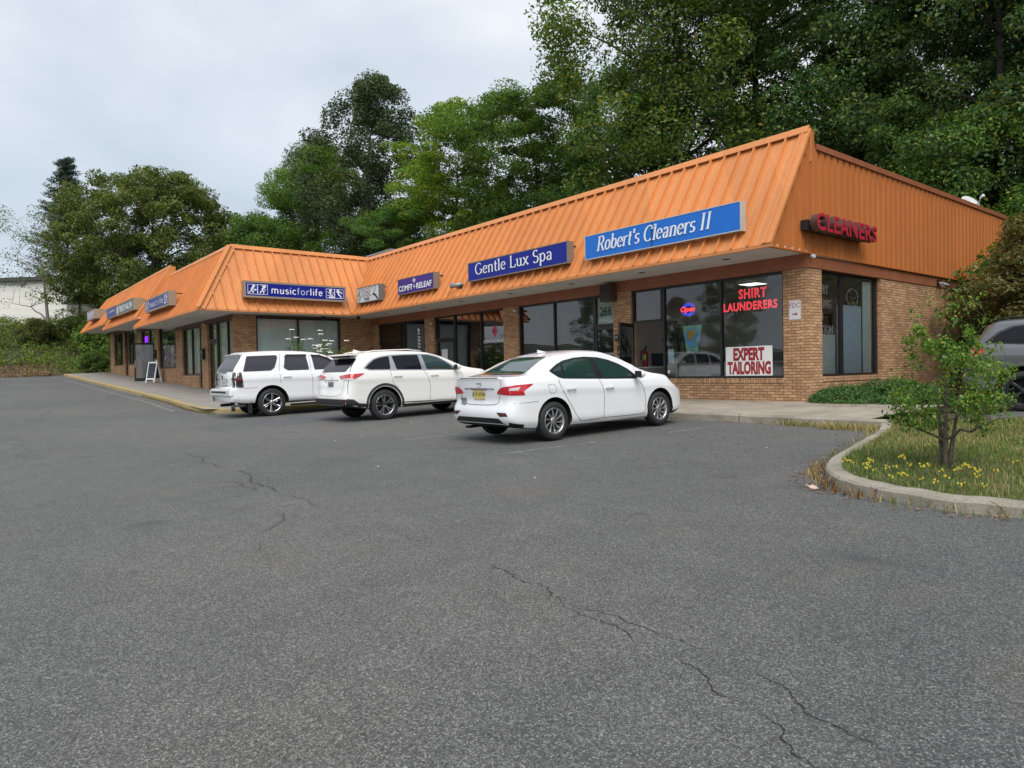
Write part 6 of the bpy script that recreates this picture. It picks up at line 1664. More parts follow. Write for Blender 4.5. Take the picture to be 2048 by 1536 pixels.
def build_trees():
    K = {}
    K['oak'] = TreeKind(11, 20, 5.5, 5.2, 200, 300, .19, .95, oval_p, 'bark', 'leaf_oak', lumps=.35, nmain=9)
    K['locust'] = TreeKind(12, 17, 7.0, 6.2, 170, 380, .17, 1.0, flat_p, 'bark', 'leaf_yellowgreen', flat=.45, up=.7, lumps=.4, tr=.22, nmain=9)
    K['maple'] = TreeKind(13, 22, 3.5, 6.4, 240, 380, .18, 1.15, oval_p, 'bark', 'leaf_green', lumps=.28, nmain=9)
    K['maple2'] = TreeKind(14, 20, 2.5, 5.6, 210, 360, .18, 1.1, vase_p, 'bark', 'leaf_dark', lumps=.35, nmain=9)
    K['tall'] = TreeKind(15, 24, 9.0, 5.0, 150, 330, .18, 1.0, vase_p, 'bark_dark', 'leaf_dark', lumps=.45, tr=.26, nmain=9)
    K['limby'] = TreeKind(16, 23, 10.5, 7.0, 130, 300, .18, 1.0, vase_p, 'bark_dark', 'leaf_dark', lumps=.45, tr=.34, nmain=10)
    K['round'] = TreeKind(17, 11, 1.5, 4.6, 170, 330, .16, .95, round_p, 'bark', 'leaf_green', lumps=.25)
    K['olive'] = TreeKind(18, 14, 1.6, 7.0, 420, 280, .19, .85, broad_p, 'bark', 'leaf_olive', lumps=.2, nmain=10, tr=.32)
    K['bush'] = TreeKind(19, 2.6, .3, 1.5, 70, 200, .13, .5, round_p, 'bark', 'leaf_under', tr=.05)
    K['thin'] = TreeKind(20, 13, 4.0, 2.4, 60, 260, .17, .7, oval_p, 'bark', 'leaf_bright', tr=.10, lumps=.5)
    rng = random.Random(21)
    # --- named trees, left to right -----------------------------------------
    P = lambda k, name, x, y, lab, H, **kw: K[k].place(name, x, y, lab, sc=H/K[k].H, rz=rng.uniform(0, 6.28), **kw)
    P('olive', 'broadleaf_tree', -68.0, 14.2, 'big olive-brown broad tree spreading in front of the cream building, far left', 15.6)
    P('round', 'broadleaf_tree', -73.0, 26.0, 'round mid green tree on the left, just right of the olive-brown tree', 10.5, leafmat='leaf_mid')
    P('round', 'broadleaf_tree', -63.0, 22.0, 'small bright green round tree rising behind the left wing roof', 13.2, leafmat='leaf_bright')
    P('maple', 'broadleaf_tree', -65.2, 28.5, 'tall green tree with a high left crown behind the small bright round tree', 19.5, leafmat='leaf_mid')
    P('maple2', 'broadleaf_tree', -60.0, 26.0, 'mid green leafy tree behind the left wing, left of the tall dark oak', 17.5, leafmat='leaf_green')
    P('oak', 'oak_tree', -53.5, 28.5, 'tall dark grey-green oak standing highest above the roof valley', 23.0)
    P('locust', 'locust_tree', -43.5, 30.5, 'yellow-green locust tree with a wide feathery crown in the middle of the woods', 17.0)
    P('locust', 'locust_tree', -47.0, 27.5, 'lower pale green feathery tree in front of the dark oak', 11.5, leafmat='leaf_bright')
    P('locust', 'locust_tree', -36.5, 31.0, 'pale green feathery tree at the left edge of the big dark maples', 16.5, leafmat='leaf_bright')
    P('maple', 'maple_tree', -25.2, 33.0, 'huge dense dark green maple behind the middle of the long roof', 26.5)
    P('limby', 'broadleaf_tree', -21.0, 35.0, 'tall tree with dark forked limbs showing above the right roof corner', 26.0)
    P('tall', 'broadleaf_tree', -17.5, 33.5, 'tall straight dark-trunked tree right of the forked tree', 25.0)
    # --- the rest of the wood, countable but alike ---------------------------
    lab = 'dark green tree crowded among others in the hillside woods behind the plaza'; grp = 'trees of the hillside woods'
    spots = [(-33.0, 38.5, 'maple2', 17), (5.5, 34.5, 'maple', 17), (11, 37, 'maple2', 18), (16.5, 34, 'maple', 16), (22, 37, 'maple2', 17), (9, 43, 'tall', 19), (27, 33, 'maple2', 14), (-14.0, 36.0, 'tall', 23), (-11.0, 34.0, 'maple2', 20), (-8.0, 37.0, 'tall', 23), (-5.0, 35.0, 'maple2', 19), (-1.5, 38.0, 'maple', 22), (2.5, 36, 'maple2', 20),
             (-17.5, 41.5, 'maple', 14), (-12.5, 43.5, 'maple2', 16), (-21.5, 44.5, 'maple2', 13), (-28.5, 45.0, 'maple2', 12), (-7.0, 45.5, 'maple', 15), (-40.5, 38.5, 'maple2', 11), (-47.0, 37.0, 'maple2', 10), (-66.0, 37.0, 'maple', 11),
             (-31.5, 31.2, 'thin', 12), (-26.5, 31.5, 'thin', 14), (-12.0, 31.0, 'thin', 11), (-9.5, 31.8, 'round', 9), (-6.4, 30.6, 'round', 8), (-3.0, 31.5, 'round', 10), (1.5, 32, 'round', 10), (-50.5, 26.0, 'thin', 11), (-40.5, 30.2, 'thin', 10), (-56.5, 24.5, 'thin', 9),
             (-18.5, 50.5, 'maple', 12), (-27.0, 52.0, 'maple2', 11), (-10.0, 51.5, 'maple2', 15)]
    for x, y, k, H in spots: P(k, 'woodland_tree', x+rng.uniform(-.6, .6), y+rng.uniform(-.6, .6), lab, H*rng.uniform(.94, 1.06), group=grp)
    labu = 'low leafy bush in the undergrowth of the woods behind the plaza'
    for i in range(84):
        if i >= 64: x, y = rng.uniform(3, 30), rng.uniform(30.0, 38.0)
        elif i < 44: x, y = rng.uniform(-44, 3), rng.uniform(30.0, 40.0)
        else: x, y = rng.uniform(-74, -44), rng.uniform(23.5, 31.0)
        P('bush', 'woodland_bush', x, y, labu, rng.uniform(2.6, 5.2), group='undergrowth bushes', cat='bush')
    P('olive', 'broadleaf_tree', -75.5, 13.0, 'lower olive tree filling the gap under the big olive-brown tree, against the cream building', 9.0)
    P('round', 'broadleaf_tree', -66.0, 15.5, 'dark round tree just beyond the left end of the roofs', 8.2, leafmat='leaf_dark')
    # bushes on the bank on the left
    for i, (x, y, H, lm, lb) in enumerate(((-66.8, 9.7, 3.2, 'leaf_green', 'dense green bush beside the far left end of the roof'), (-71.0, 5.6, 2.2, 'leaf_olive', 'straggly olive bush in front of the cream building'), (-72.3, 1.4, 2.0, 'leaf_bright', 'bright green bush at the far left edge of the bank'), (-63.0, 11.0, 2.8, 'leaf_green', 'rounded green bush by the left end wall of the plaza'), (-72.5, 8.2, 2.0, 'leaf_dark', 'dark bush below the small shed on the bank'), (-62.2, 8.4, 1.6, 'leaf_bright', 'small leafy bush beside the yellow kerb end'))):
        P('bush', 'bank_bush', x, y, lb, H, cat='bush', leafmat=lm)
    # bare twiggy tree hanging over the cream building
    rr = np.random.default_rng(31); mb = MB()
    tips = [(rr.uniform(-6.5, 1.0), rr.uniform(-3.5, 1.5), rr.uniform(4.0, 12.5)) for _ in range(70)]
    wood_mesh(mb, rr, 11, .17, tips, 1.6, (-1.0, -1.0), 9, .010)
    t = thing('bare_tree', (-71.5, 6.5, groundz(-71.5, 6.5)), 'half-bare twiggy tree with sparse brownish leaves at the far left', 'tree')
    me = bpy.data.meshes.new('trunk'); mb.bm.to_mesh(me); mb.bm.free(); link_mesh('trunk', me, M['bark_pale'], t)
    Q = leaf_quads(np.array(tips), np.full(70, .75), 34, .17, rr, .8); link_mesh('crown', quads_mesh('crown', Q), M['leaf_olive'], t)
    # conifer at the far left
    rr = np.random.default_rng(32); mb = MB(); mb.tube([(0, 0, -.5), (0, 0, 19.5)], [.25, .02], 8); C = []; rad = []
    for i in range(46):
        h = 4+15.2*i/45; L = 4.4*(1-(h-3)/17.5)**.8+.2
        for k in range(6):
            a = rr.random()*6.28; Lk = L*rr.uniform(.6, 1.1)
            p1 = Vector((math.cos(a)*Lk, math.sin(a)*Lk, h+.25*Lk)); mb.tube([(0, 0, h), (p1.x*.5, p1.y*.5, h+.02*Lk), p1], [.04, .025, .008], 4, caps=False)
            for q in (.4, .65, .85, 1.0): C.append((p1.x*q, p1.y*q, h+(.25*q*q)*Lk)); rad.append(.45*(.7+.5*rr.random()))
    t = thing('conifer', (-90.0, 10.0, groundz(-90, 10)-.8), 'dark conifer with upswept branches behind the olive-brown tree', 'tree')
    me = bpy.data.meshes.new('trunk'); mb.bm.to_mesh(me); mb.bm.free(); link_mesh('trunk', me, M['bark'], t)
    Q = leaf_quads(np.array(C), np.array(rad), 26, .34, rr, .5, asp=.18, up=.3); link_mesh('crown', quads_mesh('crown', Q), M['leaf_conifer'], t)
    # weeping red-green tree beside the building
    wk = TreeKind(41, 4.3, 1.95, 1.6, 150, 260, .105, .42, lambda h: max(.25, math.cos(h*1.45))**.55, 'bark_dark', 'leaf_russet', tr=.10, flat=.55, lumps=.2, nmain=8, droop=.35, asp=.4)
    wk.place('weeping_maple', -4.85, 20.6, 'small spreading tree turning russet, beside the side wall of the plaza', z=-.9)
    K['bush'].place('hedge_bush', -5.9, 24.6, 'dense dark green bush behind the russet tree and the grey vehicle', 'bush', z=-.9, sc=1.55)
    K['bush'].place('hedge_bush', -2.9, 25.2, 'dark bush right of the other one behind the grey vehicle', 'bush', z=-.9, sc=1.6)
    K['bush'].place('hedge_bush', .5, 25.0, 'dark bush at the right edge behind the grey vehicle', 'bush', z=-.9, sc=1.6)
    # trees across the lot: they show as reflections in the shop glass
    lab = 'leafy tree on the far side of the lot, mirrored in the shop windows'
    for x, y, k, H in ((-58, -30, 'maple2', 10), (-49, -33, 'oak', 9), (-41, -31, 'maple2', 11), (-33, -34, 'maple', 8.5), (-26, -31, 'maple2', 10), (-18, -33, 'oak', 11), (-9, -31, 'maple', 9), (1, -33, 'maple2', 11), (12, -32, 'maple', 10), (24, -30, 'maple2', 9)):
        P(k, 'lot_edge_tree', x, y, lab, H, group='trees round the far side of the lot')

def build_small_plants():
    rng = np.random.default_rng(51); rr = random.Random(52)
    # the shrubby young tree on the island
    tips = []
    for _ in range(72):
        a = rng.random()*6.28; h = rng.random()
        r = .66*(.35+.65*math.sin(math.pi*min(1, .15+h*.78)))*(.3+.7*rng.random()**.6)
        tips.append((r*math.cos(a)*1.08, r*math.sin(a), .42+h*1.02))
    for dx, dy, z in ((-.30, -.1, 1.62), (-.22, .1, 1.80), (.32, .2, 1.76), (.45, .1, 1.52), (-.4, .1, 1.5), (.18, -.1, 1.55), (.02, .2, 1.7), (-.48, .0, 1.35), (-.02, -.1, 1.28), (.5, -.25, 1.05), (.62, .1, .62), (.72, -.1, .55), (-.62, .1, .58), (-.72, .0, .52), (-.55, -.2, .95), (.26, 0, 1.72), (-.12, .15, 1.62)): tips.append((dx, dy, z))
    mb = MB()
    for k, (dx, dy) in enumerate(((0, 0), (.06, .03), (-.05, .04))):
        mb.tube([(dx*.5, dy*.5, -.1), (dx*1.0, dy, .15), (dx*1.6, dy*1.6, .42), (dx*2.8, dy*2.8, .85)], [.040, .033, .022, .008], 7)
    wood_mesh(mb, rng, 1.2, .038, tips, .25, (.02, 0), 12, .003, .8)
    t = thing('young_tree', (-2.62, 7.52, lawnz(-2.62, 7.52)), 'shrubby young tree with bright green leaves on the grass island', 'tree')
    me = bpy.data.meshes.new('trunk'); mb.bm.to_mesh(me); mb.bm.free(); link_mesh('trunk', me, M['bark_grey'], t)
    t.scale = (.74, .74, .93)
    T = np.array(tips); rad = np.where(T[:, 2] > 1.25, .085, .15)
    Q1 = leaf_quads(T[:72], rad[:72]*1.0, 84, .042, rng, .9, .55, .35, .1); Q2 = leaf_quads(T[72:], np.full(17, .11), 26, .045, rng, 1.2, .55, .3, .1)
    link_mesh('crown', quads_mesh('crown', np.concatenate([Q1, Q2])), M['leaf_shrub'], t)
    # spreading junipers along the side wall
    for i, (x, y, sx, sy, h) in enumerate(((-7.32, 15.38, .82, .52, .40), (-6.25, 15.75, 1.0, .75, .50), (-7.05, 17.0, .95, 1.1, .55))):
        n = 150; a = rng.random(n)*6.28; r = rng.random(n)**.5
        hh = h*(1-r**2.2)*(.75+.4*rng.random(n))
        C = np.stack([r*np.cos(a)*sx, r*np.sin(a)*sy, hh*.8+.04], 1)
        t = thing('juniper', (x, y, walkz(x, min(y, 15))-.05), ('small low juniper hugging the corner pier', 'flat juniper partly hidden behind the young tree', 'wide flat juniper under the side window')[i], 'shrub')
        Q = leaf_quads(C, np.full(n, .17), 80, .06, rng, .55, .28, .55, .1)
        link_mesh('foliage', quads_mesh('foliage', Q), M['leaf_juniper'], t)
        mb = MB()
        for k in range(0, n, 9): mb.tube([(0, 0, 0), (C[k][0]*.5, C[k][1]*.5, C[k][2]*.5), tuple(C[k])], [.02, .012, .005], 4, caps=False)
        mb.build('stem', M['bark'], t, world=False)
    # grass blades on the island and along the kerbs (nobody could count them)
    def blades(name, pts, hgt, mat, lab, w=.0034, bend=.6, cat='grass'):
        n = len(pts); a = rng.random(n)*6.28; h = hgt*(.45+.9*rng.random(n)); dx, dy = np.cos(a), np.sin(a)
        b = bend*h*(.3+rng.random(n)); wv = w*(.6+.8*rng.random(n))
        p = np.asarray(pts, float); px, py = -dy*wv, dx*wv; z0 = np.zeros(n)
        base0 = p+np.stack([px, py, z0], 1); base1 = p-np.stack([px, py, z0], 1)
        m0 = p+np.stack([dx*b*.35+px*.7, dy*b*.35+py*.7, h*.6], 1); m1 = p+np.stack([dx*b*.35-px*.7, dy*b*.35-py*.7, h*.6], 1)
        t0 = p+np.stack([dx*b+px*.1, dy*b+py*.1, h], 1); t1 = p+np.stack([dx*b-px*.1, dy*b-py*.1, h], 1)
        Q = np.concatenate([np.stack([base0, base1, m1, m0], 1), np.stack([m0, m1, t1, t0], 1)])
        o = link_mesh(name, quads_mesh(name, Q), M[mat]); tag(o, lab, cat, kind='stuff'); return o
    isl = [(p.x, p.y) for p in island_inner(.15)] + [(14, 12.6), (-5.1, 12.6)]
    def inside(x, y, poly=isl):
        c = False; j = len(poly)-1
        for i in range(len(poly)):
            if (poly[i][1] > y) != (poly[j][1] > y) and x < (poly[j][0]-poly[i][0])*(y-poly[i][1])/(poly[j][1]-poly[i][1])+poly[i][0]: c = not c
            j = i
        return c
    green, dry = [], []
    tries = 0
    while len(green)+len(dry) < 62000 and tries < 400000:
        tries += 1
        x, y = rr.uniform(-5.1, 2.6), rr.uniform(6.4, 12.6)
        if not inside(x, y) or (x > -1 and y > 9.5 and rr.random() < .5): continue
        k = .5+.5*math.sin(x*1.7+1.0)*math.cos(y*1.3)+.28*(y-8.6)/2
        (dry if rr.random() < .08+.38*max(0, min(1, k)) else green).append((x, y, lawnz(x, y)))
    blades('grass', green, .055, 'grass_green', 'green grass blades covering the raised island')
    blades('dry_grass', dry, .06, 'grass_dry', 'straw-coloured dry grass mixed through the island lawn')
    # weeds in the kerb joints
    wd, rd, strw = [], [], []
    path = resample(smooth_path([(a, b, 0) for a, b in ISLAND], 2), .05)
    for p in path:
        if p.x > 1.5: break
        for _ in range(5):
            q = (p.x+rr.uniform(-.16, .02), p.y+rr.uniform(-.16, .03)); q = (q[0], q[1], lotz(*q)-.005)
            u = rr.random()
            if 6.3 < p.y < 7.8 and p.x < -2.6:
                (rd if u < .7 else strw).append(q)
            elif u < .45: wd.append(q)
            elif u < .7: strw.append(q)
    for _ in range(700): x = rr.uniform(-5.9, -4.5); y = 11.62+rr.uniform(-.35, .05); strw.append((x, y, lotz(x, y)))
    for _ in range(220): x = rr.gauss(-6.4, .22); y = 11.64+rr.uniform(-.1, .04); (strw if rr.random() < .5 else wd).append((x, y, lotz(x, y)))
    blades('kerb_weeds', wd, .09, 'grass_green', 'green weeds sprouting along the island kerb', cat='weeds')
    blades('red_weeds', rd, .10, 'weed_red', 'reddish withered weeds round the tip of the island kerb', .008, .9, cat='weeds')
    blades('straw_weeds', strw, .10, 'grass_dry', 'straw-coloured withered weeds along the kerbs', .006, 1.0, cat='weeds')
    wk = []
    for _ in range(1300): x = rr.uniform(-33, -23.0); y = 6.26+rr.uniform(-.1, .03)-max(0, 0); wk.append((x, y+max(0, (x+25.5)*.06), lotz(x, y)))
    for _ in range(1400): x = -22.28+rr.uniform(-.05, .12); y = rr.uniform(7.4, 11.4); wk.append((x, y, lotz(x, y)))
    for _ in range(500): x = rr.uniform(-22, -9); y = 11.66+rr.uniform(-.05, .03); wk.append((x, y, lotz(x, y)))
    blades('gutter_weeds', wk, .05, 'weed_olive', 'low olive weeds along the gutters of the far kerbs', .006, .8, cat='weeds')
    # dead leaves
    n = 420; Q = []
    for i in range(n):
        u = rr.random()
        if u < .35: p = rr.choice(path[:170]); x, y = p.x-rr.uniform(0, .3), p.y-rr.uniform(0, .3); z = lotz(x, y)+.008
        elif u < .6: x, y = rr.uniform(-8, -5), 11.68-abs(rr.gauss(0, .12)); z = lotz(x, y)+.008
        elif u < .85: x, y = rr.uniform(-7.4, -5.0), rr.uniform(14.1, 15.2); z = walkz(x, y)+.01
        else: x, y = rr.uniform(-7, -4.2), rr.uniform(6.5, 11.5); z = lotz(x, y)+.008
        s = rr.uniform(.014, .035); a = rr.uniform(0, 6.3); b2 = rr.uniform(-.3, .5)
        c_, s_ = math.cos(a)*s, math.sin(a)*s
        Q.append([(x-c_, y-s_, z), (x+s_*.5, y-c_*.5, z+.01), (x+c_, y+s_, z+b2*.02+.006), (x-s_*.5, y+c_*.5, z+.008)])
    tag(link_mesh('dead_leaves', quads_mesh('dead_leaves', np.array(Q)), M['dead_leaf']), 'brown dead leaves strewn by the kerbs and the juniper bed', 'leaves', kind='stuff')
    mb = MB(); mb.prism([(-3.52, 6.56, lotz(-3.5, 6.4)+.008), (-3.40, 6.44, lotz(-3.3, 6.2)+.010), (-3.36, 6.48, lotz(-3.3, 6.2)+.02), (-3.48, 6.60, lotz(-3.5, 6.4)+.02)], (0, 0, .006))
    tag(mb.build('cardboard_scrap', M['card'], None), 'pale scrap of cardboard lying by the tip of the island kerb', 'litter')
    # yellow flowers: each plant its own
    proto = None; spots = [(-3.36, 7.02), (-3.31, 7.05), (-2.99, 6.62), (-3.02, 6.76), (-3.1, 6.9), (-3.0, 6.85), (-2.73, 6.58), (-2.9, 6.89), (-2.85, 6.96), (-2.98, 7.41), (-2.94, 7.36), (-2.7, 6.69), (-2.64, 6.64), (-2.51, 6.66), (-3.02, 8.15), (-2.61, 7.05), (-2.34, 6.5), (-2.67, 7.09), (-2.39, 7.1), (-2.39, 7.17), (-2.36, 7.24), (-2.33, 7.21), (-2.27, 7.18), (-2.2, 7.05), (-2.16, 6.91), (-2.01, 6.6), (-2.18, 6.63), (-2.17, 6.55), (-2.09, 7.17), (-2.07, 7.59), (-2.48, 7.03), (-2.33, 6.71), (-3.2, 7.2), (-3.12, 7.05), (-2.8, 7.15)]
    spots = [(x, y) for x, y in spots if inside(x, y)]
    for i, (x, y) in enumerate(spots):
        z = lawnz(x, y)-.01; s = rr.uniform(.5, .8)
        if proto is None:
            t = proto = thing('yellow_flower', (x, y, z), 'small yellow flower among the grass of the island', 'flower', group='yellow flowers on the island')
            mb = MB()
            for k in range(3):
                a = k*2.1; tx, ty, tz = .03*math.cos(a), .03*math.sin(a), .13+.015*k
                mb.tube([(0, 0, 0), (tx*.4, ty*.4, .08), (tx, ty, tz)], .0022, 4, caps=False)
            proto_st = mb.build('stem', M['stem_green'], t, world=False)
            mb = MB()
            for k in range(3):
                a = k*2.1; tx, ty, tz = .03*math.cos(a), .03*math.sin(a), .13+.015*k
                for q in range(5):
                    b = q*1.257+k; mb.quad((tx, ty, tz-.008), (tx+.013*math.cos(b-.5), ty+.013*math.sin(b-.5), tz+.016), (tx+.018*math.cos(b), ty+.018*math.sin(b), tz+.026), (tx+.013*math.cos(b+.5), ty+.013*math.sin(b+.5), tz+.016))
            proto_pt = mb.build('petals', M['petal_yellow'], t, world=False, fix=False)
        else:
            t = proto.copy(); COL.objects.link(t); t.location = (x, y, z)
            for ch in (proto_st, proto_pt):
                c = ch.copy(); COL.objects.link(c); c.parent = t
        t.rotation_euler.z = rr.uniform(0, 6.3); t.scale = (s, s, s)
    # white umbels in the planted corner by the boxy wagon
    for i in range(10):
        x, y = rr.uniform(-26.6, -24.4), rr.uniform(10.2, 12.3); z = walkz(x, y)
        t = thing('white_flower_plant', (x, y, z), 'tall weed with flat white flower heads in front of the blinds', 'plant', group='white-flowered weeds before the wing window')
        H = rr.uniform(2.0, 2.75); mb = MB(); mf = MB(); cl = []
        for k in range(rr.randint(3, 4)):
            dx, dy = rr.uniform(-.35, .35), rr.uniform(-.35, .35); h = H*rr.uniform(.6, 1.0)
            mb.tube([(0, 0, 0), (dx*.3, dy*.3, h*.5), (dx, dy, h)], [.016, .013, .010], 5, caps=False)
            for q in range(7):
                a = q*.9; ex, ey = dx+.07*math.cos(a)*(q > 0), dy+.07*math.sin(a)*(q > 0)
                mb.tube([(dx, dy, h-.06), (ex, ey, h)], .003, 3, caps=False); mf.ball((ex, ey, h+.01), .032, 1, (1, 1, .8))
            mf.build('flower_head', M['petal_white'], t, world=False); mf = MB()
            for q in range(8): cl.append((dx*rr.random()+rr.uniform(-.15, .15), dy*rr.random()+rr.uniform(-.15, .15), h*rr.uniform(.3, .86)))
        mb.build('stem', M['stem_green'], t, world=False)
        link_mesh('foliage', quads_mesh('foliage', leaf_quads(np.array(cl), np.full(len(cl), .16), 26, .09, rng, 1, .3, .3, .2)), M['leaf_bright'], t)
    for i in range(3):
        x, y = (-27.9, -26.6, -25.2)[i], (9.0, 10.3, 11.6)[i]; z = walkz(x, y)
        t = thing('leafy_weed', (x, y, z), ('leafy weed by the corner pier beyond the boxy wagon', 'tall reddish weed beyond the boxy wagon', 'tall green weed beyond the boxy wagon')[i], 'plant'); mb = MB(); cl = []
        for k in range(5):
            dx, dy, h = rr.uniform(-.4, .4), rr.uniform(-.4, .4), rr.uniform(1.1, 1.7)
            mb.tube([(0, 0, 0), (dx*.4, dy*.4, h*.5), (dx, dy, h)], [.012, .009, .004], 5, caps=False)
            for q in range(7): u = rr.uniform(.3, 1); cl.append((dx*u, dy*u, h*u))
        mb.build('stem', M['stem_green'], t, world=False)
        link_mesh('foliage', quads_mesh('foliage', leaf_quads(np.array(cl), np.full(len(cl), .14), 22, .08, rng, 1, .35, .3, .2)), M['leaf_russet' if i == 1 else 'leaf_bright'], t)
    # rank weeds on the bank at the far left: one mass
    C, rad, Cd, radd = [], [], [], []
    for _ in range(2300):
        x, y = rr.uniform(-80, -60.9), rr.uniform(-14, 14.5)
        if x > -60.2 and y > 6: continue
        z = groundz(x, y); d = -60.9-x
        h = .5*min(1, .35+d/4)*rr.uniform(.4, 1.3)
        if d < 3.4 and y < 6.2 and rr.random() < .8 or rr.random() < .10: Cd.append((x, y, z+h*.7)); radd.append(.34)
        else: C.append((x, y, z+h)); rad.append(.45)
    for _ in range(260):
        x, y = rr.uniform(-60.8, -58.4), rr.uniform(9.2, 14); z = groundz(x, y); C.append((x, y, z+rr.uniform(.2, .9))); rad.append(.4)
    for _ in range(120):
        x, y = rr.uniform(-61.2, -60.3), rr.uniform(-12, 5.6); Cd.append((x, y, lotz(x, y)+.15)); radd.append(.22)
    tag(link_mesh('bank_weeds', quads_mesh('bank_weeds', leaf_quads(np.array(C), np.array(rad), 34, .17, rng, .8, .45, .35, .1)), M['leaf_weed']), 'mass of green weeds covering the bank below the cream building', 'weeds', kind='stuff')
    tag(link_mesh('dry_weeds', quads_mesh('dry_weeds', leaf_quads(np.array(Cd), np.array(radd), 46, .13, rng, .8, .3, .2, .1)), M['weed_tan']), 'dry pinkish-tan weeds along the foot of the bank at the lot edge', 'weeds', kind='stuff')
    # leaf litter and ground cover under the wood
    C = []
    for _ in range(2600):
        x, y = rr.uniform(-80, 32), rr.uniform(29.5, 44)
        if x < -32: y -= 6
        C.append((x, y, groundz(x, y)+rr.uniform(.1, .7)))
    tag(link_mesh('woodland_undergrowth', quads_mesh('woodland_undergrowth', leaf_quads(np.array(C), np.full(len(C), .8), 26, .24, rng, .7, .5, .4, .1)), M['leaf_under']), 'tangled undergrowth covering the floor of the woods', 'undergrowth', kind='stuff')
# ------------------------------------------------------------------ fittings and far buildings
def build_misc():
    # rooftop air conditioner by the valley
    t = thing('rooftop_unit', (-30.2, 16.6, 4.62), 'grey metal air-conditioning unit on the roof beside the valley', 'air conditioner')
    mb = MB(); mb.box(-31.2, -28.9, 16.1, 17.4, 4.62, 5.75); bmesh.ops.bevel(mb.bm, geom=mb.bm.edges[:], offset=.02, segments=2, affect='EDGES'); mb.build('housing', M['galv'], t)
    mb = MB(); mb.box(-31.28, -28.82, 16.02, 17.48, 5.76, 5.84); mb.build('lid', M['galv'], t)
    mb = MB()
    for k in range(9): mb.box(-31.0+k*.12, -30.93+k*.12, 16.085, 16.098, 4.9, 5.6)
    mb.build('louvre', M['dark_plastic'], t)
    # satellite dish
    c = Vector((-8.75, 27.3, 5.40))
    t = thing('satellite_dish', (c.x, c.y, 4.62), 'white satellite dish on the far end of the side parapet', 'dish')
    ax = Vector((.72, -.30, .50)).normalized(); q = ax.to_track_quat('Z', 'Y').to_matrix().to_4x4()
    mb = MB(); prof = [(0.0, 0), (.15, .02), (.30, .07), (.42, .15), (.425, .165), (.30, .085), (.15, .035), (0, .015)]; mb.lathe(prof, 'z', (0, 0, 0), 24); mb.xf(Matrix.Translation(c) @ q @ Matrix.Diagonal((.86, .75, .75, 1))); mb.build('reflector', M['dish_white'], t)
    mb = MB(); f = c+ax*.46+Vector((.05, .2, -.02)); mb.tube([c+Vector((.1, .12, -.22)), f], .016, 5); mb.tube([c-ax*.02, c+Vector((0, 0, -.4)), (c.x, c.y, 4.62)], .03, 6); mb.build('arm', M['galv'], t)
    mb = MB(); mb.tube([f-ax*.09, f+ax*.06], [.035, .055], 8); mb.build('feed_horn', M['dish_white'], t)
    # speaker box under the fascia
    t = thing('wall_speaker', (-13.98, Y0-.2, 2.05), 'brown box speaker hung on the fascia above the brick pier', 'speaker')
    mb = MB(); mb.box(-14.28, -13.86, Y0-.33, Y0-.04, 1.98, 2.48); bmesh.ops.bevel(mb.bm, geom=mb.bm.edges[:], offset=.01, segments=2, affect='EDGES'); mb.build('case', M['speaker'], t)
    mb = MB(); mb.box(-14.25, -13.89, Y0-.337, Y0-.331, 2.01, 2.45); mb.build('grille', M['dark_plastic'], t)
    # mailboxes
    def mailbox(x, y, z, lab, w=.16, h=.2):
        t = thing('mailbox', (x, y, z), lab, 'mailbox')
        mb = MB(); mb.box(x-w/2, x+w/2, y-.12, y-.002, z-h/2, z+h/2); bmesh.ops.bevel(mb.bm, geom=mb.bm.edges[:], offset=.012, segments=2, affect='EDGES'); mb.build('case', M['black_trim'], t)
        mb = MB(); mb.box(x-w*.35, x+w*.35, y-.126, y-.121, z+h*.05, z+h*.25); mb.build('slot_plate', M['galv'], t)
    mailbox(-13.83, Y0, .90, 'small black mailbox on the pier, left of the open door edge'); mailbox(-13.48, Y0, .88, 'small black mailbox on the pier, right beside the door frame')
    mailbox(-33.5, Y1, 1.05, 'black mailbox on the narrow left-wing pier', .3, .5); mailbox(-48.0, Y1, 1.55, 'black mailbox on the pier left of the nail spa door', .3, .42)
    mailbox(-43.2, Y1, 1.35, 'dark mailbox on the pier right of the nail spa door', .25, .5)
    mb = MB(); mb.box(-43.35, -42.95, Y1-.02, Y1-.004, .55, 1.0); tag(mb.build('notice_sheet', M['paper']), 'white notice fixed to the pier above the chalkboard', 'notice')
    # floodlight on the roof
    t = thing('floodlight', (-19.6, 13.65, 2.95), 'grey twin floodlight on the roof slope left of the navy spa sign', 'floodlight')
    mb = MB(); mb.box(-19.72, -19.52, 13.62, 13.80, 2.86, 2.94); mb.tube([(-19.62, 13.7, 2.94), (-19.62, 13.62, 3.02)], .02, 6); mb.build('bracket', M['dark_plastic'], t)
    mb = MB(); mb.tube([(-19.62, 13.70, 3.02), (-19.98, 13.42, 2.98)], [.06, .10], 10); mb.build('lamp_head', M['galv'], t)
    # cameras and small lamps under the soffits
    for i, (x, y, z, lab) in enumerate(((-18.6, Y0-.06, 2.10, 'small white camera at the top of the pier left of the blinds'), (-24.0, Y0-.06, 2.0, 'small white camera beside the dark glass door'), (X0+.02, 15.25, 2.50, 'white conduit fitting at the corner under the side panel'), (-33.2, Y1-.06, 2.4, 'small white camera on the left wing under the soffit'))):
        t = thing('wall_camera', (x, y, z), lab, 'camera'); mb = MB(); mb.box(x-.03, x+.03, y-.03, y+.06, z-.03, z+.03); mb.build('mount', M['galv'], t)
        mb = MB(); mb.tube([(x, y-.02, z), (x+.14, y-.08, z-.04)], [.045, .04], 10); mb.build('camera_body', M['dish_white'], t)
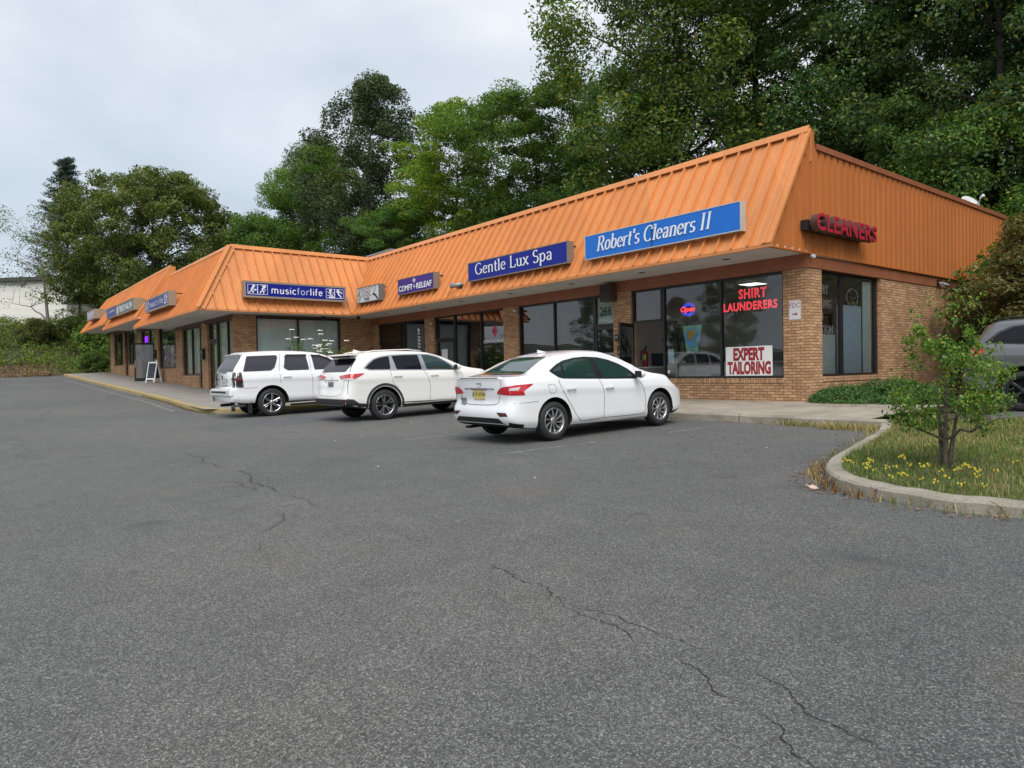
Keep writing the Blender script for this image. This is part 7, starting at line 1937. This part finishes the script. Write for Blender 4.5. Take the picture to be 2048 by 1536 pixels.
    mb = MB(); mb.tube([(X0+.04, 15.3, 2.52), (X0+.04, 17.6, 2.52)], .012, 5); tag(mb.build('conduit', M['dish_white']), 'thin white conduit running along the side beam under the ribbed panel', 'conduit')
    t = thing('security_light', (X0+.05, 22.6, 2.3), 'black twin-head security light on the side wall under the panel', 'wall light')
    mb = MB(); mb.box(X0+.0, X0+.08, 22.5, 22.75, 2.30, 2.44); mb.build('base', M['black_trim'], t)
    mb = MB()
    for dy in (-.15, .15): mb.tube([(X0+.08, 22.62+dy*.5, 2.35), (X0+.22, 22.62+dy*1.5, 2.27)], [.035, .06], 8)
    mb.build('lamp_head', M['galv'], t)
    for x, y, lab in ((-28.2, 14.0, 'small black dome light under the soffit at the inner corner'), (X1+.25, 12.7, 'small black flood lamp above the return window')):
        t = thing('soffit_lamp', (x, y, 2.5), lab, 'lamp'); mb = MB(); mb.lathe([(0, 2.565), (.09, 2.56), (.09, 2.50), (.06, 2.43), (0, 2.41)], 'z', (x, y, 0), 12); mb.build('lamp_head', M['black_trim'], t)
    # chalkboard
    bx, by = -41.5, 8.4; bz = walkz(bx, by)
    t = thing('chalkboard', (bx, by, bz), 'white-framed A-frame chalkboard standing on the left-wing pavement', 'chalkboard', rz=R(28))
    for s, nm in ((-1, 'front_panel'), (1, 'back_panel')):
        Rx = Matrix.Rotation(R(12*s), 3, 'X'); mb = MB()
        for (a, b, c, d) in ((-.34, -.27, 0, 1.15), (.27, .34, 0, 1.15), (-.27, .27, 1.06, 1.15), (-.27, .27, .16, .24)): mb.box(a, b, -.02, .02, c, d)
        mb.box(-.27, .27, -.008, .012, .24, 1.06, 1)
        mb.xf(Matrix.Translation((0, s*.24, 0)) @ Rx.to_4x4()); p = mb.build(nm, [M['white_matt'], M['slate_board']], t, world=False)
        if s < 0:
            cb = MB(); rng = random.Random(9)
            for k in range(7):
                x = -.2
                while x < .18:
                    w = rng.uniform(.02, .07); cb.box(x, x+w, -.013, -.010, .93-k*.1, .945-k*.1+rng.uniform(0, .01)); x += w+rng.uniform(.015, .03)
            cb.xf(Matrix.Translation((0, s*.24, 0)) @ Rx.to_4x4()); cb.build('chalk_marks', M['chalk'], p, world=False)
    # round sticker on the nail spa door
    pm = Matrix.Translation((-43.8, Y1+.05, 0)) @ Matrix.Rotation(R(80), 4, 'Z')
    mb = MB(); mb.poly([(-.52+.26*math.cos(q), .045, 1.22+.29*math.sin(q)) for q in [i*math.pi/14 for i in range(28)]]); mb.xf(pm)
    tag(mb.build('door_sticker', M['white_plate'], fix=False), 'round white sticker on the glass of the nail spa door', 'sticker')
    # cream building and shed beyond the bank
    t = thing('cream_building', (-90, -4, 4.2), 'long cream building with horizontal siding and a dark roof edge, far left', 'building')
    mb = MB()
    zt = lambda y: 9.35+.11*(y+3)
    mb.prism([(-88.0, -30, 3.2), (-88.0, 13.0, 3.2), (-88.0, 13.0, zt(13)), (-88.0, -30, zt(-30))], (-14, 0, 0)); wl = mb.build('siding_wall', M['siding'], t)
    mb = MB(); mb.prism([(-87.6, -30.5, zt(-30.5)), (-87.6, 13.6, zt(13.6)), (-87.6, 13.6, zt(13.6)+.38), (-87.6, -30.5, zt(-30.5)+.38)], (-15, 0, 0)); mb.build('roof', M['roof_dark'], t)
    mb = MB(); mb.box(-87.98, -87.9, -30, 13, 3.0, 4.75); mb.build('base_course', M['roof_grey'], t)
    t = thing('garden_shed', (-80, 11, 4.2), 'small grey shed with a mono-pitch roof on the bank beside the cream building', 'shed')
    mb = MB(); mb.box(-83, -79.6, 9.0, 14.5, 3.0, 7.6); mb.build('wall', M['siding_grey'], t)
    mb = MB(); mb.prism([(-79.2, 8.6, 7.6), (-79.2, 14.8, 8.2), (-79.2, 14.8, 8.35), (-79.2, 8.6, 7.75)], (-4.2, 0, 0)); mb.build('roof', M['roof_dark'], t)
    mb = MB(); mb.box(-79.62, -79.5, 9.6, 9.75, 3.0, 7.6); mb.build('corner_post', M['roof_dark'], t)

# ------------------------------------------------------------------ materials table
SKY_K, SUN_E, EXPO = 0.56, 1.5, 1.15
def build_materials():
    M['asphalt'] = mat_asphalt()
    M['concrete'] = mat_concrete('concrete', (0.36, 0.32, 0.26), (0.20, 0.165, 0.12), 2.45)
    M['concrete_wing'] = mat_concrete('concrete_wing', (0.27, 0.26, 0.235), (0.22, 0.185, 0.13), 2.4)
    M['kerb'] = mat_concrete('kerb', (0.34, 0.31, 0.25), (0.10, 0.09, 0.065), 3.05)
    M['kerb_yellow'] = mat_concrete('kerb_yellow', (0.42, 0.31, 0.11), (0.27, 0.235, 0.18), 3.0)
    M['soil'] = simple('soil', (0.055, 0.05, 0.03), .95, noise=.5, nscale=1.5)
    M['turf'] = simple('turf', (0.085, 0.085, 0.035), .95, noise=.6, nscale=6)
    M['line_white'] = simple('line_white', (0.20, 0.20, 0.20), .85, noise=.8, nscale=11)
    M['line_blue'] = simple('line_blue', (0.14, 0.17, 0.26), .85, noise=.5, nscale=14)
    M['crack'] = simple('crack', (0.022, 0.021, 0.016), .95)
    M['paper'] = simple('paper', (0.68, 0.68, 0.66), .8)
    M['paper_blue'] = simple('paper_blue', (0.55, 0.66, 0.74), .8)
    M['card'] = simple('card', (0.58, 0.45, 0.36), .9)
    M['brick'] = mat_brick(); M['brick_soldier'] = mat_brick('brick_soldier', True)
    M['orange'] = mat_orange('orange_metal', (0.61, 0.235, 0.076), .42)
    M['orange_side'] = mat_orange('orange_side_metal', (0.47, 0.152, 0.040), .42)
    M['brown'] = simple('brown_metal', (0.30, 0.105, 0.052), .45, noise=.2, nscale=2)
    M['brown_dark'] = simple('brown_dark_metal', (0.10, 0.048, 0.03), .5)
    M['soffit'] = simple('soffit', (0.60, 0.585, 0.55), .8, noise=.12, nscale=1.2)
    M['roof_grey'] = simple('roof_grey', (0.22, 0.21, 0.2), .9); M['roof_dark'] = simple('roof_dark', (0.06, 0.058, 0.06), .7)
    M['frame'] = simple('bronze_frame', (0.016, 0.014, 0.013), .35)
    M['glass'] = mat_glass('shop_glass', (.93, .96, .94), .012); M['glass_dark'] = mat_glass('dark_shop_glass', (.34, .36, .37), .05)
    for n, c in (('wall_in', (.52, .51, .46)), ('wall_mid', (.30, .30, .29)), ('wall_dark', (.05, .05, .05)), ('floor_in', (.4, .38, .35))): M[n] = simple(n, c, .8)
    M['frost'] = simple('frost', (.52, .58, .50), .7); M['blind'] = simple('blind', (.86, .93, .89), .7); M['lamp_on'] = simple('lamp_on', (.9, .9, .88), .5, emit=(1.0, .97, .90), estr=0.8); M['blind_warm'] = simple('blind_warm', (.55, .55, .33), .7); M['blind_dark'] = simple('blind_dark', (.06, .07, .08), .7)
    M['curtain'] = simple('curtain', (.10, .10, .085), .8)
    M['slat'] = simple('slat', (.55, .55, .50), .5); M['slat_dark'] = simple('slat_dark', (.13, .13, .12), .5); M['slat_grey'] = simple('slat_grey', (.34, .35, .35), .5)
    M['white_matt'] = simple('white_matt', (.78, .80, .80), .6); M['sheet_blue'] = simple('sheet_blue', (.66, .74, .82), .6)
    M['sign_blue'] = simple('sign_blue', (.022, .165, .60), .35, spec=.2); M['sign_navy2'] = simple('sign_navy2', (.009, .018, .25), .22, spec=.2); M['sign_navy'] = simple('sign_navy', (.008, .018, .23), .35, spec=.2)
    M['sign_violet'] = simple('sign_violet', (.055, .035, .24), .25, spec=.2); M['sign_white'] = simple('sign_white', (.62, .64, .66), .35); M['sign_green'] = simple('sign_green', (.025, .05, .05), .3); M['sign_faded'] = simple('sign_faded', (.30, .31, .36), .4)
    M['sign_alu'] = simple('sign_alu', (.55, .54, .50), .4, metal=.3); M['sign_bronze'] = simple('sign_bronze', (.30, .23, .16), .45); M['sign_bronze_thin'] = simple('sign_bronze_thin', (.22, .17, .13), .45); M['sign_grey'] = simple('sign_grey', (.14, .13, .12), .5); M['sign_frame'] = simple('sign_frame', (.2, .18, .15), .45)
    M['white_sign'] = simple('white_sign', (.80, .82, .85), .4); M['pale_blue_sign'] = simple('pale_blue_sign', (.40, .46, .66), .4); M['cream_sign'] = simple('cream_sign', (.62, .62, .46), .4); M['black_sign'] = simple('black_sign', (.012, .012, .014), .5)
    M['red_sign'] = simple('red_sign', (.42, .018, .040), .3); M['letter_side'] = simple('letter_side', (.09, .05, .05), .3); M['dark_red'] = simple('dark_red', (.38, .020, .030), .5)
    M['white_plate'] = simple('white_plate', (.68, .66, .68), .4); M['banner_white'] = simple('banner_white', (.90, .90, .87), .6)
    M['neon_red'] = simple('neon_red', (.8, .05, .06), .4, emit=(1.0, .06, .09), estr=0.8); M['neon_blue'] = simple('neon_blue', (.05, .08, .6), .4, emit=(.07, .10, 1.0), estr=.5); M['neon_violet'] = simple('neon_violet', (.3, .05, .6), .4, emit=(.22, .02, .9), estr=1.0)
    M['white_tube'] = simple('white_tube', (.90, .90, .86), .4); M['grey_tube'] = simple('grey_tube', (.12, .12, .12), .4)
    M['mint'] = simple('mint', (.30, .60, .42), .7); M['globe_blue'] = simple('globe_blue', (.15, .42, .68), .5); M['globe_land'] = simple('globe_land', (.62, .34, .05), .5); M['globe_green'] = simple('globe_green', (.14, .42, .08), .5)
    M['pink'] = simple('pink', (.55, .06, .14), .5); M['lime'] = simple('lime', (.4, .7, .15), .6); M['slate'] = simple('slate', (.06, .065, .08), .6); M['slate_board'] = simple('slate_board', (.018, .022, .03), .7); M['chalk'] = simple('chalk', (.22, .23, .26), .9)
    M['dark_plastic'] = simple('dark_plastic', (.018, .017, .017), .5); M['speaker'] = simple('speaker', (.07, .045, .03), .6); M['steel'] = simple('steel', (.5, .5, .5), .3, metal=1.0); M['galv'] = simple('galv', (.30, .31, .32), .5, metal=.4, noise=.15); M['dish_white'] = simple('dish_white', (.62, .64, .64), .45)
    # barber stripes
    m, nt, nd, lk = NM('barber'); o = N(nt, 'ShaderNodeOutputMaterial'); b = N(nt, 'ShaderNodeBsdfPrincipled', Roughness=.25)
    tc = N(nt, 'ShaderNodeTexCoord'); sp = N(nt, 'ShaderNodeSeparateXYZ'); lk.new(tc.outputs['Object'], sp.inputs[0])
    w = math_(nt, 'FRACT', math_(nt, 'ADD', math_(nt, 'MULTIPLY', sp.outputs[2], 3.6), math_(nt, 'MULTIPLY', sp.outputs[0], 3.2)))
    r = ramp(nt, [(0.0, (.7, .7, .7)), (.3, (.45, .02, .03)), (.5, (.7, .7, .7)), (.78, (.02, .025, .08))], w); r.color_ramp.interpolation = 'CONSTANT'; lk.new(r.outputs[0], b.inputs['Base Color']); lk.new(b.outputs[0], o.inputs[0]); M['barber'] = m
    # siding
    for n, c in (('siding', (.86, .85, .78)), ('siding_grey', (.55, .55, .50))):
        m, nt, nd, lk = NM(n); o = N(nt, 'ShaderNodeOutputMaterial'); b = N(nt, 'ShaderNodeBsdfPrincipled', Roughness=.7); g = N(nt, 'ShaderNodeNewGeometry'); sp = N(nt, 'ShaderNodeSeparateXYZ'); lk.new(g.outputs['Position'], sp.inputs[0])
        f = math_(nt, 'FRACT', math_(nt, 'DIVIDE', sp.outputs[2], .62)); k = ramp(nt, [(0.0, .70), (.06, 1.0), (1.0, .94)], f).outputs[0]
        lk.new(mixc(nt, c, k, 1.0, 'MULTIPLY'), b.inputs['Base Color']); lk.new(b.outputs[0], o.inputs[0]); M[n] = m
    # vehicles
    M['paint_white'] = mat_paint('paint_white', (.80, .81, .825)); M['paint_pearl'] = mat_paint('paint_pearl', (.79, .785, .75)); M['paint_grey'] = mat_paint('paint_grey', (.105, .108, .120))
    M['underbody'] = simple('underbody', (.008, .008, .008), .9); M['black_trim'] = simple('black_trim', (.012, .012, .013), .4); M['cladding'] = simple('cladding', (.030, .031, .033), .6); M['gap'] = simple('gap', (.05, .05, .055), .8)
    M['car_glass_green'] = simple('car_glass_green', (.016, .040, .036), .03, spec=.6, coat=.2); M['car_glass_dark'] = simple('car_glass_dark', (.005, .005, .007), .04, spec=.35); M['car_glass_grey'] = simple('car_glass_grey', (.040, .038, .048), .10, spec=.5)
    M['chrome'] = simple('chrome', (.75, .75, .75), .12, metal=1.0); M['chrome_dull'] = simple('chrome_dull', (.55, .55, .55), .25, metal=.9); M['alloy'] = simple('alloy', (.52, .52, .53), .28, metal=.9); M['rim_black'] = simple('rim_black', (.02, .02, .022), .3)
    M['tail_red'] = simple('tail_red', (.50, .010, .022), .08, coat=1.0); M['tail_dark'] = simple('tail_dark', (.14, .010, .012), .12, coat=.6); M['tail_smoke'] = simple('tail_smoke', (.022, .010, .010), .08, coat=1.0); M['lens_clear'] = simple('lens_clear', (.55, .50, .50), .1, coat=1.0)
    M['tyre'] = simple('tyre', (.020, .020, .021), .75, noise=.3, nscale=20); M['plate_yellow'] = simple('plate_yellow', (.62, .50, .16), .5); M['plate_grey'] = simple('plate_grey', (.25, .26, .26), .5); M['plate_white'] = simple('plate_white', (.55, .56, .56), .5)
    M['sticker'] = simple('sticker', (.22, .23, .25), .5, noise=.9, nscale=40)
    # plants
    L = mat_leaf
    M['leaf_green'] = L('leaf_green', (0.047, 0.105, 0.023), (0.165, 0.296, 0.058), (0.351, 0.330, 0.065)); M['leaf_dark'] = L('leaf_dark', (0.043, 0.089, 0.036), (0.134, 0.244, 0.073), (0.305, 0.305, 0.061), .28)
    M['leaf_mid'] = L('leaf_mid', (0.040, 0.083, 0.018), (0.138, 0.218, 0.052), (0.253, 0.230, 0.057), .38); M['leaf_oak'] = L('leaf_oak', (0.036, 0.064, 0.031), (0.105, 0.159, 0.071), None, .28); M['leaf_yellowgreen'] = L('leaf_yellowgreen', (0.067, 0.120, 0.016), (0.226, 0.300, 0.040), (0.420, 0.330, 0.044), .4)
    M['leaf_bright'] = L('leaf_bright', (0.041, 0.097, 0.022), (0.131, 0.241, 0.062), (0.275, 0.275, 0.055), .4); M['leaf_olive'] = L('leaf_olive', (.045, .064, .017), (.145, .185, .046), (.20, .15, .045), .35)
    M['leaf_under'] = L('leaf_under', (0.031, 0.056, 0.017), (0.104, 0.148, 0.034), (0.252, 0.148, 0.032), .3); M['leaf_conifer'] = L('leaf_conifer', (0.015, 0.033, 0.020), (0.044, 0.073, 0.043), None, .15)
    M['leaf_russet'] = L('leaf_russet', (.085, .095, .030), (.225, .225, .085), (.36, .17, .07), .35, .1); M['leaf_shrub'] = L('leaf_shrub', (.050, .110, .018), (.215, .320, .058), (.42, .38, .08), .38, .05, .4)
    M['leaf_juniper'] = L('leaf_juniper', (0.033, 0.093, 0.030), (0.121, 0.262, 0.075), (0.188, 0.168, 0.055), .2, .08); M['leaf_weed'] = L('leaf_weed', (.055, .112, .022), (.190, .285, .058), (.40, .36, .16), .35, .05)
    M['weed_tan'] = L('weed_tan', (0.175, 0.125, 0.056), (0.400, 0.275, 0.150), (0.425, 0.225, 0.175), .2, .05); M['leaf_dark_flat'] = simple('leaf_dark_flat', (0.025, 0.050, 0.022), .7)
    M['grass_green'] = L('grass_green', (.060, .115, .022), (.185, .250, .058), (.30, .28, .12), .3, .05); M['grass_dry'] = L('grass_dry', (0.200, 0.163, 0.062), (0.450, 0.362, 0.175), None, .25, .05)
    M['weed_red'] = L('weed_red', (0.125, 0.044, 0.022), (0.275, 0.125, 0.056), (0.250, 0.200, 0.062), .2, .05); M['weed_olive'] = L('weed_olive', (0.100, 0.094, 0.037), (0.250, 0.213, 0.100), None, .2, .05)
    M['dead_leaf'] = L('dead_leaf', (0.150, 0.062, 0.031), (0.375, 0.188, 0.100), (0.500, 0.300, 0.188), .1, .05)
    M['bark'] = simple('bark', (.050, .040, .030), .95, noise=.5, nscale=9); M['bark_dark'] = simple('bark_dark', (.030, .025, .021), .95, noise=.5, nscale=9); M['bark_pale'] = simple('bark_pale', (.17, .15, .13), .9, noise=.3); M['bark_grey'] = simple('bark_grey', (.085, .075, .05), .95, noise=.6, nscale=30)
    M['stem_green'] = simple('stem_green', (.09, .13, .04), .7); M['petal_yellow'] = simple('petal_yellow', (.80, .66, .06), .6); M['petal_white'] = simple('petal_white', (.80, .80, .76), .7)
    for n, c in (('flower_red', (.75, .03, .10)), ('flower_cream', (.88, .76, .60)), ('flower_purple', (.16, .07, .50)), ('pink_pale', (.85, .62, .72))): M[n] = simple(n, c, .7)

build_materials(); setup_camera(); setup_light()
build_ground(); build_building(); build_signs(); build_window_items(); build_misc()
build_sedan(); build_crossover(); build_wagon(); build_grey_suv()
build_trees(); build_small_plants()
bpy.context.view_layer.update()
